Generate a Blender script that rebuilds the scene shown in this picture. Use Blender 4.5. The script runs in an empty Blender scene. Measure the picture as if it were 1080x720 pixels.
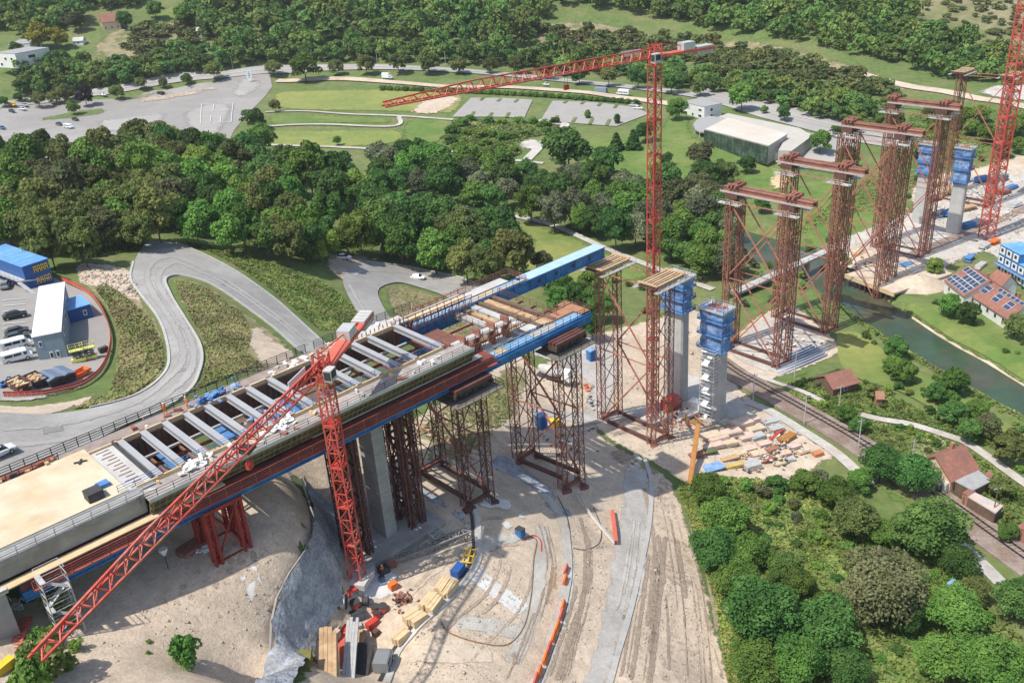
import bpy, math, random
import numpy as np
from mathutils import Vector, Matrix
from mathutils.geometry import delaunay_2d_cdt
R = math.radians
rng = random.Random(7)
nrg = np.random.default_rng(7)
scene = bpy.context.scene
COL = scene.collection

# ------------------------------------------------------------------ camera model
F, CX, CY, H = 970.0, 540.0, 360.0, 110.0
_d = np.array([675 - CX, 2346.0 - CY, F]); _d /= np.linalg.norm(_d)
_zc = np.array([0, 0, 1.0])
_Y = _zc - (_zc @ _d) * _d; _Y /= np.linalg.norm(_Y)
_Z = -_d
_X = np.cross(_Y, _Z)
CM = np.array([_X, _Y, _Z])
cam_d = bpy.data.cameras.new('camera')
cam = bpy.data.objects.new('camera', cam_d); COL.objects.link(cam)
cam_d.sensor_width = 36.0; cam_d.lens = F / 1080 * 36.0
cam_d.clip_start = 1.0; cam_d.clip_end = 9000
_r = CM @ np.array([1, 0, 0]); _u = CM @ np.array([0, -1, 0]); _b = CM @ np.array([0, 0, -1])
cam.matrix_world = Matrix(((_r[0], _u[0], _b[0], 0), (_r[1], _u[1], _b[1], 0), (_r[2], _u[2], _b[2], H), (0, 0, 0, 1)))
scene.camera = cam

def ray(px, py):
    return CM @ np.array([(px - CX) / F, (py - CY) / F, 1.0])
def P(px, py, z):
    r = ray(px, py); t = (z - H) / r[2]
    return Vector((r[0] * t, r[1] * t, z))
def PD(px, py, depth):
    r = ray(px, py)
    return Vector((r[0] * depth, r[1] * depth, H + r[2] * depth))
def proj(p):
    c = CM.T @ (np.array(p) - np.array([0, 0, H]))
    return CX + F * c[0] / c[2], CY + F * c[1] / c[2], F / c[2]
def top_z(x, y, z0, py):
    lo, hi = z0, z0 + 160
    for _ in range(40):
        m = (lo + hi) / 2
        if proj((x, y, m))[1] > py: lo = m
        else: hi = m
    return lo

# ------------------------------------------------------------------ terrain
CP = [  # pixel x, pixel y, height above the river plain
 # construction pit
 (378,608,25),(565,520,18),(580,505,16.5),(372,580,24.5),(395,552,23),(440,500,25),(490,530,23.8),(545,500,17.5),(600,510,15.5),(420,470,25),(470,440,24),(520,460,21),
 (450,650,22.5),(500,600,20.5),(430,720,21.5),(560,650,17.5),(600,600,15),(600,720,14.5),(650,720,12.5),(650,560,10.5),(680,500,9),
 (720,720,9),(700,600,9),(760,720,5),(745,600,5),(735,520,5.5),(600,440,10.5),(620,470,10.5),(690,460,8),(640,440,8.5),(600,400,9.5),(560,360,11),
 # right of the pit
 (840,500,3),(780,470,4.2),(750,435,4.5),(715,418,4.5),(860,480,3),(850,440,2),(900,460,2),(800,410,2.2),(1000,530,2),(1080,590,2),(900,550,3),
 (1000,650,3),(1080,720,3),(850,700,4),(800,600,4.5),(820,390,1.2),(770,368,1.5),(940,300,1),(1000,250,1),(1040,250,1),(1080,300,1),
 (1060,380,1),(950,420,0.6),(1060,480,1),(900,360,0.6),(860,300,.8),
 # meadows beyond the bridge
 (640,260,4),(560,240,6),(700,300,3.5),(690,340,6),(740,330,3),(600,200,6),(500,215,8),(800,200,3),(850,220,2),(700,180,6),(790,150,8),(870,160,7),
 (900,120,10),(960,130,9),(1000,100,13),(1060,110,13),(1080,200,2),(1040,170,4),(560,110,14),(430,100,17),(300,130,17),(200,120,18),(75,135,18),
 (0,130,19),(409,82,18),(300,82,19),(180,95,19),(60,110,19),(620,100,14),(700,105,12),(780,105,11),(480,160,12),(330,150,14),(400,180,12),
 # left plateau with the site yard and the hairpin road
 (30,360,38),(60,300,38),(20,270,38),(100,330,38),(100,420,38.6),(140,400,38),(60,440,42),(0,475,46),(0,440,44),(120,445,42.5),(200,395,39.5),
 (195,300,36),(170,262,34),(250,290,31),(330,360,27),(240,350,34),(260,400,37.5),(400,290,14),(440,296,8.5),(370,280,18),(350,300,20.5),
 (420,320,13.5),(500,330,9.5),(540,340,9),(300,270,26),(350,270,20),(150,240,33),(50,230,35),(0,230,36),(100,200,24),(200,200,18),(300,200,14),
 (400,220,9.5),(300,240,20),(400,250,11),(480,250,8),(540,270,7),(520,300,8.5),(380,345,18),
 # hill in the foreground
 (200,620,37),(60,690,40),(0,720,42),(0,650,41.5),(100,640,39),(150,600,38.5),(240,570,37.5),(300,560,36),(200,720,38),(180,540,39),(60,600,41),
 (-40,560,43),(-60,470,47),(-80,700,44),(1140,650,3),(1150,500,1),(1150,300,1),
]
WALL_TOP = [(318,512,35.2),(326,536,35),(331,552,35),(331,566,34.8),(322,586,34.6),(305,610,34.3),(292,636,34),(287,662,34),(286,690,34),(279,720,34),(266,760,34)]
WALL_FOOT = [(345,545,24.5),(350,570,24.3),(353,590,24),(354,614,23.6),(352,642,23.2),(342,662,23),(328,681,22.7),(315,700,22.5),(307,722,22.4),(296,765,22)]
CP += WALL_TOP + WALL_FOOT
CD = []  # pixel x, pixel y, depth: the valley sides
for px, off in ((-60,-8),(0,-8),(90,-6),(180,0),(270,4),(360,8),(450,8),(540,8),(630,8),(720,6)):
    for py, dd in ((62,556),(32,590),(2,628),(-30,668)):
        CD.append((px, py, dd + off))
for px, off in ((810,30),(890,10),(970,0),(1060,-6),(1140,-10)):
    for py, dd in ((62,486),(32,522),(2,560),(-30,600)):
        CD.append((px, py, dd + off))
_pts = [tuple(P(*c)) for c in CP] + [tuple(PD(*c)) for c in CD]
# outside the picture
_pts += [(-300,900,150),(0,950,150),(300,900,150),(600,700,120),(-700,600,120),(800,300,40),(700,100,5),(500,-100,4),(-500,300,60),(-400,100,60),
         (-250,0,55),(-100,-60,48),(0,-60,22),(100,-60,8),(250,-50,4),(-60,40,40),(0,45,20),(60,60,6),(-250,180,42),(-300,260,26)]
_pts = np.array(_pts)
_C2 = 9.0
_A = np.sqrt(((_pts[:, None, :2] - _pts[None, :, :2]) ** 2).sum(-1) + _C2)
_n = len(_pts)
_S = np.zeros((_n + 1, _n + 1)); _S[:_n, :_n] = _A + np.eye(_n) * -0.8; _S[:_n, _n] = 1; _S[_n, :_n] = 1
_W = np.linalg.solve(_S, np.append(_pts[:, 2], 0))

RIV_L = [(845,293),(880,316),(905,335),(950,365),(1000,395),(1040,418),(1080,440),(1130,469)]
RIV_R = [(872,268),(905,298),(940,322),(960,335),(985,352),(1010,367),(1040,383),(1080,408),(1130,438)]
_rl = [P(a, b, -1.2).xy for a, b in RIV_L]; _rr = [P(a, b, -1.2).xy for a, b in RIV_R]
_rl = [_rl[0] + Vector((-60, 75)), _rl[0] + Vector((-22, 30))] + _rl + [_rl[-1] + Vector((120, -130))]
_rr = [_rr[0] + Vector((-60, 75)), _rr[0] + Vector((-22, 30))] + _rr + [_rr[-1] + Vector((120, -130))]
RIVER = np.array([tuple(p) for p in _rl] + [tuple(p) for p in reversed(_rr)])

def sdist_poly(x, y, poly):
    """signed distance, positive inside"""
    n = len(poly); d = np.full(x.shape, 1e9); ins = np.zeros(x.shape, bool)
    for i in range(n):
        ax, ay = poly[i]; bx, by = poly[(i + 1) % n]
        ex, ey = bx - ax, by - ay
        t = np.clip(((x - ax) * ex + (y - ay) * ey) / (ex * ex + ey * ey + 1e-9), 0, 1)
        d = np.minimum(d, np.hypot(x - ax - t * ex, y - ay - t * ey))
        c = ((ay > y) != (by > y)) & (x < (bx - ax) * (y - ay) / (by - ay + 1e-12) + ax)
        ins ^= c
    return np.where(ins, d, -d)

def hfield(x, y):
    x = np.asarray(x, float); y = np.asarray(y, float)
    out = np.empty(x.shape)
    xf, yf, of = x.ravel(), y.ravel(), out.ravel()
    for s in range(0, len(xf), 8000):
        k = np.sqrt((xf[s:s+8000, None] - _pts[None, :, 0]) ** 2 + (yf[s:s+8000, None] - _pts[None, :, 1]) ** 2 + _C2)
        of[s:s+8000] = k @ _W[:_n] + _W[_n]
    sd = sdist_poly(xf, yf, RIVER)
    t = np.clip((sd + 3.5) / 5.0, 0, 1); t = t * t * (3 - 2 * t)
    of[:] = of * (1 - t) + (-2.6) * t
    return of.reshape(x.shape)
def gz(x, y):
    return float(hfield(np.array([x]), np.array([y]))[0])

_TS = np.concatenate([np.linspace(55, 260, 180), np.linspace(262, 760, 220)])
def hit(px, py, lift=0.0):
    r = ray(px, py)
    z = H + r[2] * _TS
    below = z < hfield(r[0] * _TS, r[1] * _TS) + lift
    if not below.any():
        t = _TS[-1]
    else:
        i = int(np.argmax(below)); lo, hi = (_TS[i - 1] if i else 40.0), _TS[i]
        for _ in range(14):
            m = (lo + hi) / 2
            if H + r[2] * m < gz(r[0] * m, r[1] * m) + lift: hi = m
            else: lo = m
        t = (lo + hi) / 2
    x, y = r[0] * t, r[1] * t
    return Vector((x, y, gz(x, y)))
G = hit

# ------------------------------------------------------------------ materials
def M(name, col, rough=.8, var=.18, scale=1.0, metal=0.0, bump=0.0, bscale=None, col2=None, scale2=None, mix2=(.45,.62), rand=0.0, transl=0.0, spec=.3, speck=0.0, tint=False, bdist=.12):
    m = bpy.data.materials.new(name); m.use_nodes = True
    nt = m.node_tree; b = nt.nodes['Principled BSDF']
    b.inputs['Roughness'].default_value = rough; b.inputs['Metallic'].default_value = metal
    b.inputs['Specular IOR Level'].default_value = spec
    tc = nt.nodes.new('ShaderNodeNewGeometry'); pos = tc.outputs['Position']
    if rand:   # copies: noise moves with the object
        t2 = nt.nodes.new('ShaderNodeTexCoord'); pos = t2.outputs['Object']
    def noise(sc, det=4, src=None):
        n = nt.nodes.new('ShaderNodeTexNoise'); n.inputs['Scale'].default_value = sc; n.inputs['Detail'].default_value = det
        n.inputs['Roughness'].default_value = .6
        nt.links.new(src or pos, n.inputs['Vector']); return n.outputs['Fac']
    def ramp(fac, lo, hi, a, c):
        r = nt.nodes.new('ShaderNodeValToRGB'); e = r.color_ramp.elements
        e[0].position = lo; e[1].position = hi; e[0].color = (*a, 1); e[1].color = (*c, 1)
        nt.links.new(fac, r.inputs['Fac']); return r.outputs['Color']
    def k(c, f): return tuple(max(0, min(1, v * f)) for v in c)
    out = ramp(noise(scale), .3, .7, k(col, 1 - var), k(col, 1 + var))
    if col2:
        o2 = ramp(noise(scale * 1.7), .3, .7, k(col2, 1 - var), k(col2, 1 + var))
        mx = nt.nodes.new('ShaderNodeMix'); mx.data_type = 'RGBA'
        f = ramp(noise(scale2 or scale * .25, 5), mix2[0], mix2[1], (0, 0, 0), (1, 1, 1))
        nt.links.new(f, mx.inputs[0]); nt.links.new(out, mx.inputs[6]); nt.links.new(o2, mx.inputs[7]); out = mx.outputs[2]
    if speck:   # stones and clods: two sizes of light and dark grains
        for sc_, am in ((2.6, speck), (.55, speck * .8)):
            f = noise(sc_, 3); mm = nt.nodes.new('ShaderNodeMapRange'); mm.inputs[1].default_value = .3; mm.inputs[2].default_value = .7
            mm.inputs[3].default_value = 1 - am; mm.inputs[4].default_value = 1 + am * .8
            nt.links.new(f, mm.inputs[0]); h_ = nt.nodes.new('ShaderNodeHueSaturation'); nt.links.new(mm.outputs[0], h_.inputs['Value']); nt.links.new(out, h_.inputs['Color']); out = h_.outputs['Color']
    if tint:
        at = nt.nodes.new('ShaderNodeAttribute'); at.attribute_name = 'tint'; h_ = nt.nodes.new('ShaderNodeHueSaturation')
        a1 = nt.nodes.new('ShaderNodeMapRange'); a1.inputs[3].default_value = .68; a1.inputs[4].default_value = 1.4; nt.links.new(at.outputs['Fac'], a1.inputs[0]); nt.links.new(a1.outputs[0], h_.inputs['Value'])
        a2 = nt.nodes.new('ShaderNodeMath'); a2.operation = 'MULTIPLY'; a2.inputs[1].default_value = 5.77; a3 = nt.nodes.new('ShaderNodeMath'); a3.operation = 'FRACT'; nt.links.new(at.outputs['Fac'], a2.inputs[0]); nt.links.new(a2.outputs[0], a3.inputs[0])
        a4 = nt.nodes.new('ShaderNodeMapRange'); a4.inputs[3].default_value = .455; a4.inputs[4].default_value = .52; nt.links.new(a3.outputs[0], a4.inputs[0]); nt.links.new(a4.outputs[0], h_.inputs['Hue'])
        nt.links.new(out, h_.inputs['Color']); out = h_.outputs['Color']
    if rand:
        oi = nt.nodes.new('ShaderNodeObjectInfo')
        hs = nt.nodes.new('ShaderNodeHueSaturation')
        mr = nt.nodes.new('ShaderNodeMapRange'); mr.inputs[3].default_value = 1 - rand; mr.inputs[4].default_value = 1 + rand
        nt.links.new(oi.outputs['Random'], mr.inputs[0]); nt.links.new(mr.outputs[0], hs.inputs['Value'])
        ml = nt.nodes.new('ShaderNodeMath'); ml.operation = 'MULTIPLY'; ml.inputs[1].default_value = 7.31
        fr = nt.nodes.new('ShaderNodeMath'); fr.operation = 'FRACT'
        nt.links.new(oi.outputs['Random'], ml.inputs[0]); nt.links.new(ml.outputs[0], fr.inputs[0])
        m2 = nt.nodes.new('ShaderNodeMapRange'); m2.inputs[3].default_value = .5 - rand * .07; m2.inputs[4].default_value = .5 + rand * .05
        nt.links.new(fr.outputs[0], m2.inputs[0]); nt.links.new(m2.outputs[0], hs.inputs['Hue'])
        nt.links.new(out, hs.inputs['Color']); out = hs.outputs['Color']
    nt.links.new(out, b.inputs['Base Color'])
    if bump:
        bn = nt.nodes.new('ShaderNodeBump'); bn.inputs['Strength'].default_value = bump; bn.inputs['Distance'].default_value = bdist
        nt.links.new(noise(bscale or scale * 3, 6), bn.inputs['Height']); nt.links.new(bn.outputs['Normal'], b.inputs['Normal'])
    if transl:
        tr = nt.nodes.new('ShaderNodeBsdfTranslucent'); ms = nt.nodes.new('ShaderNodeMixShader'); ms.inputs[0].default_value = transl
        nt.links.new(out, tr.inputs['Color'])
        nt.links.new(b.outputs[0], ms.inputs[1]); nt.links.new(tr.outputs[0], ms.inputs[2])
        nt.links.new(ms.outputs[0], nt.nodes['Material Output'].inputs['Surface'])
    return m

# ------------------------------------------------------------------ mesh builder
class MB:
    def __init__(s): s.v = []; s.f = []; s.m = []
    def add(s, vs, fs, mi=0):
        o = len(s.v); s.v += [tuple(p) for p in vs]
        for f in fs: s.f.append(tuple(i + o for i in f)); s.m.append(mi)
    def para(s, o, a, b, c, mi=0):
        o, a, b, c = Vector(o), Vector(a), Vector(b), Vector(c)
        s.add([o, o+a, o+a+b, o+b, o+c, o+a+c, o+a+b+c, o+b+c], [(3,2,1,0),(4,5,6,7),(0,1,5,4),(1,2,6,5),(2,3,7,6),(3,0,4,7)], mi)
    def box(s, c, size, rz=0, mi=0):
        """c is the centre of the underside"""
        ca, sa = math.cos(rz), math.sin(rz)
        a = Vector((ca, sa, 0)) * size[0]; b = Vector((-sa, ca, 0)) * size[1]
        s.para(Vector(c) - a / 2 - b / 2, a, b, (0, 0, size[2]), mi)
    def bar(s, p, q, w, h=None, mi=0, caps=False):
        p, q = Vector(p), Vector(q); h = h or w; d = q - p
        if d.length < 1e-5: return
        d.normalize()
        a = d.cross(Vector((0, 0, 1)))
        if a.length < 1e-3: a = Vector((1, 0, 0))
        a.normalize(); b = a.cross(d)
        a *= w / 2; b *= h / 2
        vs = [p-a-b, p+a-b, p+a+b, p-a+b, q-a-b, q+a-b, q+a+b, q-a+b]
        fs = [(0,1,5,4),(1,2,6,5),(2,3,7,6),(3,0,4,7)]
        if caps: fs += [(3,2,1,0),(4,5,6,7)]
        s.add(vs, fs, mi)
    def tube(s, pts, r, n=6, mi=0, caps=True):
        pts = [Vector(p) for p in pts]; rings = []
        for i, p in enumerate(pts):
            d = (pts[min(i+1, len(pts)-1)] - pts[max(i-1, 0)]).normalized()
            a = d.cross(Vector((0, 0, 1)))
            if a.length < 1e-3: a = Vector((1, 0, 0))
            a.normalize(); b = a.cross(d)
            rr = r[i] if isinstance(r, (list, tuple)) else r
            rings.append([p + a * rr * math.cos(2*math.pi*j/n) + b * rr * math.sin(2*math.pi*j/n) for j in range(n)])
        vs = [p for rg in rings for p in rg]; fs = []
        for i in range(len(pts) - 1):
            for j in range(n):
                fs.append((i*n+j, i*n+(j+1) % n, (i+1)*n+(j+1) % n, (i+1)*n+j))
        if caps: fs += [tuple(range(n-1, -1, -1)), tuple((len(pts)-1)*n + j for j in range(n))]
        s.add(vs, fs, mi)
    def prism(s, poly, z0, z1, mi=0, mside=None):
        n = len(poly); z0 = z0 if isinstance(z0, (list, tuple)) else [z0]*n; z1 = z1 if isinstance(z1, (list, tuple)) else [z1]*n
        vs = [(p[0], p[1], z0[i]) for i, p in enumerate(poly)] + [(p[0], p[1], z1[i]) for i, p in enumerate(poly)]
        s.add(vs, [tuple(range(n, 2*n))], mi); s.add(vs, [tuple(range(n-1, -1, -1))] + [(i, (i+1) % n, n+(i+1) % n, n+i) for i in range(n)], mi if mside is None else mside)
    def build(s, name, mats, parent=None, smooth=False):
        me = bpy.data.meshes.new(name)
        org = Vector((0, 0, 0)); p = parent
        while p is not None: org = org + p.location; p = p.parent
        me.from_pydata([tuple(Vector(v) - org) for v in s.v], [], s.f)
        for m in (mats if isinstance(mats, (list, tuple)) else [mats]): me.materials.append(m)
        me.polygons.foreach_set('material_index', s.m)
        if smooth: me.polygons.foreach_set('use_smooth', [True] * len(s.f))
        me.update()
        o = bpy.data.objects.new(name, me); COL.objects.link(o); o.parent = parent
        return o

def tag(o, label=None, cat=None, group=None, kind=None):
    if label: o['label'] = label
    if cat: o['category'] = cat
    if group: o['group'] = group
    if kind: o['kind'] = kind
    return o
def thing(name, label, cat, loc=(0, 0, 0), group=None, rz=0.0):
    o = bpy.data.objects.new(name, None); COL.objects.link(o); o.location = loc; o.rotation_euler.z = rz
    o.empty_display_size = .3
    return tag(o, label, cat, group)
KIDS = {}
def dup(root, loc, rz=0.0, label=None, group=None, sc=None):
    def cp(o, par):
        c = o.copy(); COL.objects.link(c); c.parent = par
        if o.name not in KIDS: KIDS[o.name] = list(o.children)
        for ch in KIDS[o.name]: cp(ch, c)
        return c
    r = cp(root, None); r.location = loc; r.rotation_euler.z = rz
    if sc is not None: r.scale = sc
    if label: r['label'] = label
    if group: r['group'] = group
    return r

def mesh_np(name, verts, faces, mat, parent=None, smooth=False):
    me = bpy.data.meshes.new(name)
    nv, nf, k = len(verts), len(faces), faces.shape[1]
    me.vertices.add(nv); me.vertices.foreach_set('co', np.ascontiguousarray(verts, dtype=np.float32).ravel())
    me.loops.add(nf * k); me.loops.foreach_set('vertex_index', np.ascontiguousarray(faces, dtype=np.int32).ravel())
    me.polygons.add(nf); me.polygons.foreach_set('loop_start', np.arange(0, nf * k, k, dtype=np.int32))
    if smooth: me.polygons.foreach_set('use_smooth', np.ones(nf, bool))
    me.update(calc_edges=True); me.validate()
    me.materials.append(mat)
    o = bpy.data.objects.new(name, me); COL.objects.link(o); o.parent = parent
    return o

SOFT = {}
def soft(mat, amp=1.0):
    '''the same material with a ragged, thinning edge driven by the distance to the border of the sheet'''
    if mat.name in SOFT: return SOFT[mat.name]
    m = mat.copy(); m.name = mat.name + '_ragged'; nt = m.node_tree; outn = nt.nodes['Material Output']; src = outn.inputs['Surface'].links[0].from_socket
    at = nt.nodes.new('ShaderNodeAttribute'); at.attribute_name = 'edge'
    ge = nt.nodes.new('ShaderNodeNewGeometry'); n = nt.nodes.new('ShaderNodeTexNoise'); n.inputs['Scale'].default_value = .55; n.inputs['Detail'].default_value = 6; n.inputs['Roughness'].default_value = .7
    nt.links.new(ge.outputs['Position'], n.inputs['Vector'])
    a = nt.nodes.new('ShaderNodeMath'); a.operation = 'MULTIPLY_ADD'; a.inputs[1].default_value = 1.0; nt.links.new(at.outputs['Fac'], a.inputs[0])
    b = nt.nodes.new('ShaderNodeMath'); b.operation = 'MULTIPLY_ADD'; b.inputs[1].default_value = 1.5; b.inputs[2].default_value = -.75; nt.links.new(n.outputs['Fac'], b.inputs[0]); nt.links.new(b.outputs[0], a.inputs[2])
    r = nt.nodes.new('ShaderNodeMapRange'); r.inputs[1].default_value = .28; r.inputs[2].default_value = .46; nt.links.new(a.outputs[0], r.inputs[0])
    tr = nt.nodes.new('ShaderNodeBsdfTransparent'); mx = nt.nodes.new('ShaderNodeMixShader'); nt.links.new(r.outputs[0], mx.inputs[0]); nt.links.new(tr.outputs[0], mx.inputs[1]); nt.links.new(src, mx.inputs[2]); nt.links.new(mx.outputs[0], outn.inputs['Surface'])
    SOFT[mat.name] = m; return m
def set_edge(me, vals, nm='edge'):
    at = me.attributes.new(nm, 'FLOAT', 'POINT'); at.data.foreach_set('value', np.ascontiguousarray(vals, dtype=np.float32))
# ------------------------------------------------------------------ draped sheets
def lift_at(x, y, layer):
    return layer * (0.03 + 0.00014 * math.hypot(x, y))
def inpoly(x, y, poly):
    return sdist_poly(np.array([x]), np.array([y]), poly)[0] > 0
def drape_world(name, wp, mat, layer, step=None, jag=0.0, extra=0.0, kind='structure', parent=None, rag=0.0):
    c = sum((Vector(p[:2]) for p in wp), Vector((0, 0))) / len(wp)
    step = step or max(1.2, c.length * .011)
    b = []
    for i in range(len(wp)):
        p, q = Vector(wp[i][:2]), Vector(wp[(i + 1) % len(wp)][:2])
        n = max(1, int((q - p).length / step))
        nn = Vector((-(q - p).y, (q - p).x)); nn = nn.normalized() if nn.length > 1e-6 else nn
        for k in range(n):
            b.append(p.lerp(q, k / n) + (nn * rng.uniform(-jag, jag) if (jag and k) else Vector((0, 0))))
    poly = np.array([tuple(p) for p in b])
    x0, y0 = poly.min(0); x1, y1 = poly.max(0)
    gx, gy = np.meshgrid(np.arange(x0 + step * .5, x1, step), np.arange(y0 + step * .5, y1, step))
    gx = gx.ravel(); gy = gy.ravel()
    gx = gx + nrg.uniform(-.15, .15, gx.shape) * step; gy = gy + nrg.uniform(-.15, .15, gy.shape) * step
    keep = sdist_poly(gx, gy, poly) > step * .4
    vs = [Vector(p) for p in b] + [Vector((a, c2)) for a, c2 in zip(gx[keep], gy[keep])]
    nb = len(b)
    vo, eo, fo, *_ = delaunay_2d_cdt(vs, [], [list(range(nb))], 1, 1e-5)
    xs = np.array([v.x for v in vo]); ys = np.array([v.y for v in vo])
    zs = hfield(xs, ys) + layer * (0.03 + 0.00014 * np.hypot(xs, ys)) + extra
    me = bpy.data.meshes.new(name)
    me.from_pydata([(float(a), float(b2), float(c2)) for a, b2, c2 in zip(xs, ys, zs)], [], [tuple(f) for f in fo])
    me.polygons.foreach_set('use_smooth', [True] * len(me.polygons))
    if rag:
        set_edge(me, np.clip(sdist_poly(xs, ys, poly) / rag, 0, 1)); mat = soft(mat)
    me.materials.append(mat); me.update()
    # faces up
    if len(me.polygons) and sum(p.normal.z for p in me.polygons) < 0: me.flip_normals()
    o = bpy.data.objects.new(name, me); COL.objects.link(o); o.parent = parent
    if kind: o['kind'] = kind
    return o
ANGULAR = {'car_park', 'paved_lot', 'wide_road', 'bus_bay', 'yard_slab'}
CLEAN = ANGULAR | {'site_yard', 'hairpin_road', 'loop_road', 'river_lawn', 'blinding_pad'}
def drape(name, pix, mat, layer, **kw):
    w = [G(*p).xy for p in pix]
    if name not in ANGULAR and len(w) > 4:
        n = len(w); o = []
        for i in range(n):
            p0, p1, p2, p3 = w[i-1], w[i], w[(i+1) % n], w[(i+2) % n]
            for k in range(4):
                t = k / 4; t0 = .8
                m1 = (p2 - p0) * .5 * t0; m2 = (p3 - p1) * .5 * t0
                L = (p2 - p1).length
                if m1.length > L: m1 *= L / m1.length
                if m2.length > L: m2 *= L / m2.length
                o.append((2*t**3-3*t*t+1)*p1 + (t**3-2*t*t+t)*m1 + (-2*t**3+3*t*t)*p2 + (t**3-t*t)*m2)
        w = o
    if name not in CLEAN and 'rag' not in kw:
        kw['rag'] = max(2.4, w[0].length * .013)
    return drape_world(name, w, mat, layer, **kw)
def crom(pts, sub=6):
    out = []
    n = len(pts)
    for i in range(n - 1):
        p0, p1, p2, p3 = pts[max(i-1, 0)], pts[i], pts[i+1], pts[min(i+2, n-1)]
        for k in range(sub):
            t = k / sub
            out.append(.5 * ((2*p1) + (p2-p0)*t + (2*p0-5*p1+4*p2-p3)*t*t + (3*p1-p0-3*p2+p3)*t*t*t))
    out.append(pts[-1]); return out
def wline(pix, sub=6, smooth=True):
    w = [G(*p).xy for p in pix]
    return crom(w, sub) if smooth and len(w) > 2 else w
def resample(w, step):
    out = [w[0]]; acc = 0
    for a, b in zip(w[:-1], w[1:]):
        L = (b - a).length; n = max(1, int(round(L / step)))
        for k in range(1, n + 1): out.append(a.lerp(b, k / n))
    return out
PATHS = []
def on_path(x, y, m=.6):
    bad = np.zeros(np.shape(x), bool)
    for ln, w in PATHS:
        for p in ln: bad |= (np.asarray(x) - p[0]) ** 2 + (np.asarray(y) - p[1]) ** 2 < (w / 2 + m) ** 2
    return bad
def ribbon(name, line, width, mat, layer, thick=0.0, kind='structure', parent=None, wvar=0.0, off=0.0, rag=0.0):
    """line: list of world xy"""
    line = resample(line, max(1.0, line[0].length * .008))
    if name in ('footpath', 'lineside_track', 'ballast_bed'): PATHS.append((line, width))
    n = len(line); na = max(4 if rag else 1, int(width / 2.0)); mb = MB(); rows = []
    for i, p in enumerate(line):
        d = (line[min(i+1, n-1)] - line[max(i-1, 0)]).normalized(); s = Vector((-d.y, d.x))
        w = width * (1 + rng.uniform(-wvar, wvar))
        rows.append([p + s * (off + w * (j / na - .5)) for j in range(na + 1)])
    xs = np.array([q.x for r in rows for q in r]); ys = np.array([q.y for r in rows for q in r])
    zs = hfield(xs, ys) + layer * (0.03 + 0.00014 * np.hypot(xs, ys)) + thick
    vs = list(zip(xs.tolist(), ys.tolist(), zs.tolist())); k = na + 1; fs = []
    for i in range(n - 1):
        for j in range(na): fs.append((i*k+j+1, i*k+j, (i+1)*k+j, (i+1)*k+j+1))
    mb.add(vs, fs)
    if thick:
        m0 = len(vs); lo = []
        for i in range(n):
            for j in (0, na):
                v = vs[i*k+j]; lo.append((v[0], v[1], v[2] - thick - .3))
        o = len(mb.v); mb.v += lo
        for i in range(n - 1):
            mb.f.append((i*k, o+2*i, o+2*i+2, (i+1)*k)); mb.m.append(0)
            mb.f.append((i*k+na, (i+1)*k+na, o+2*i+3, o+2*i+1)); mb.m.append(0)
        mb.f.append((0, na, o+1, o)); mb.m.append(0)
        mb.f.append(((n-1)*k, o+2*n-2, o+2*n-1, (n-1)*k+na)); mb.m.append(0)
    o = mb.build(name, soft(mat) if rag else mat, parent)
    if rag:
        ed = [min(1.0, min(j, na - j) / na * width / rag, min(i, n - 1 - i) * 1.2 / rag) for i in range(n) for j in range(k)]
        set_edge(o.data, ed)
    if kind: o['kind'] = kind
    return o
# ------------------------------------------------------------------ ground materials
m_grass = M('grass_ground', (.115,.165,.047), .95, .25, .35, bump=.6, bscale=1.2, col2=(.17,.185,.07), scale2=.05)
m_meadow = M('meadow', (.15,.205,.052), .95, .16, .3, bump=.3, bscale=1.5, col2=(.25,.26,.075), scale2=.03)
m_lawn = M('lawn', (.115,.185,.042), .95, .16, .3, bump=.2, bscale=2, col2=(.175,.215,.06), scale2=.06, speck=.08)
m_hay = M('dry_meadow', (.24,.26,.075), .95, .16, .25, bump=.3, bscale=1.5, col2=(.18,.23,.06), scale2=.03)
m_bare = M('bare_slope', (.26,.235,.13), .95, .2, .12, bump=.5, bscale=.6, col2=(.15,.17,.06), scale2=.025)
m_dirt = M('dirt', (.56,.455,.345), .95, .12, .5, bump=.8, bscale=3.0, col2=(.43,.345,.26), scale2=.07, mix2=(.48,.75), speck=.16)
m_dirt2 = M('pale_dirt', (.56,.465,.36), .95, .12, .4, bump=.5, bscale=3.0, col2=(.46,.37,.27), scale2=.06, speck=.12)
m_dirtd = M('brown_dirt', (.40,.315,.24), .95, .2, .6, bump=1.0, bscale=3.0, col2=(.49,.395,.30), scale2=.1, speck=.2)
m_slope = M('dirt_grass', (.30,.25,.15), .95, .25, .5, bump=.9, bscale=1.2, col2=(.13,.15,.05), scale2=.12)
m_asph = M('asphalt', (.315,.30,.28), .9, .08, .3, bump=.1, bscale=4, col2=(.385,.37,.345), scale2=.08, speck=.09)
m_park = M('car_park_asphalt', (.285,.27,.25), .9, .06, .1, col2=(.345,.33,.305), scale2=.02, speck=.05)
m_road = M('road_asphalt', (.34,.325,.30), .9, .06, .1, col2=(.39,.375,.35), scale2=.03)
m_gravel = M('gravel', (.46,.435,.40), .95, .1, .8, bump=.5, bscale=4, col2=(.40,.37,.33), scale2=.12, speck=.12)
m_pale = M('pale_gravel', (.51,.48,.43), .95, .1, .7, bump=.4, bscale=4, col2=(.43,.385,.33), scale2=.1, speck=.12)
m_white = M('lime_concrete', (.64,.63,.60), .85, .06, .5, col2=(.54,.51,.47), scale2=.2, speck=.08)
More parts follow.
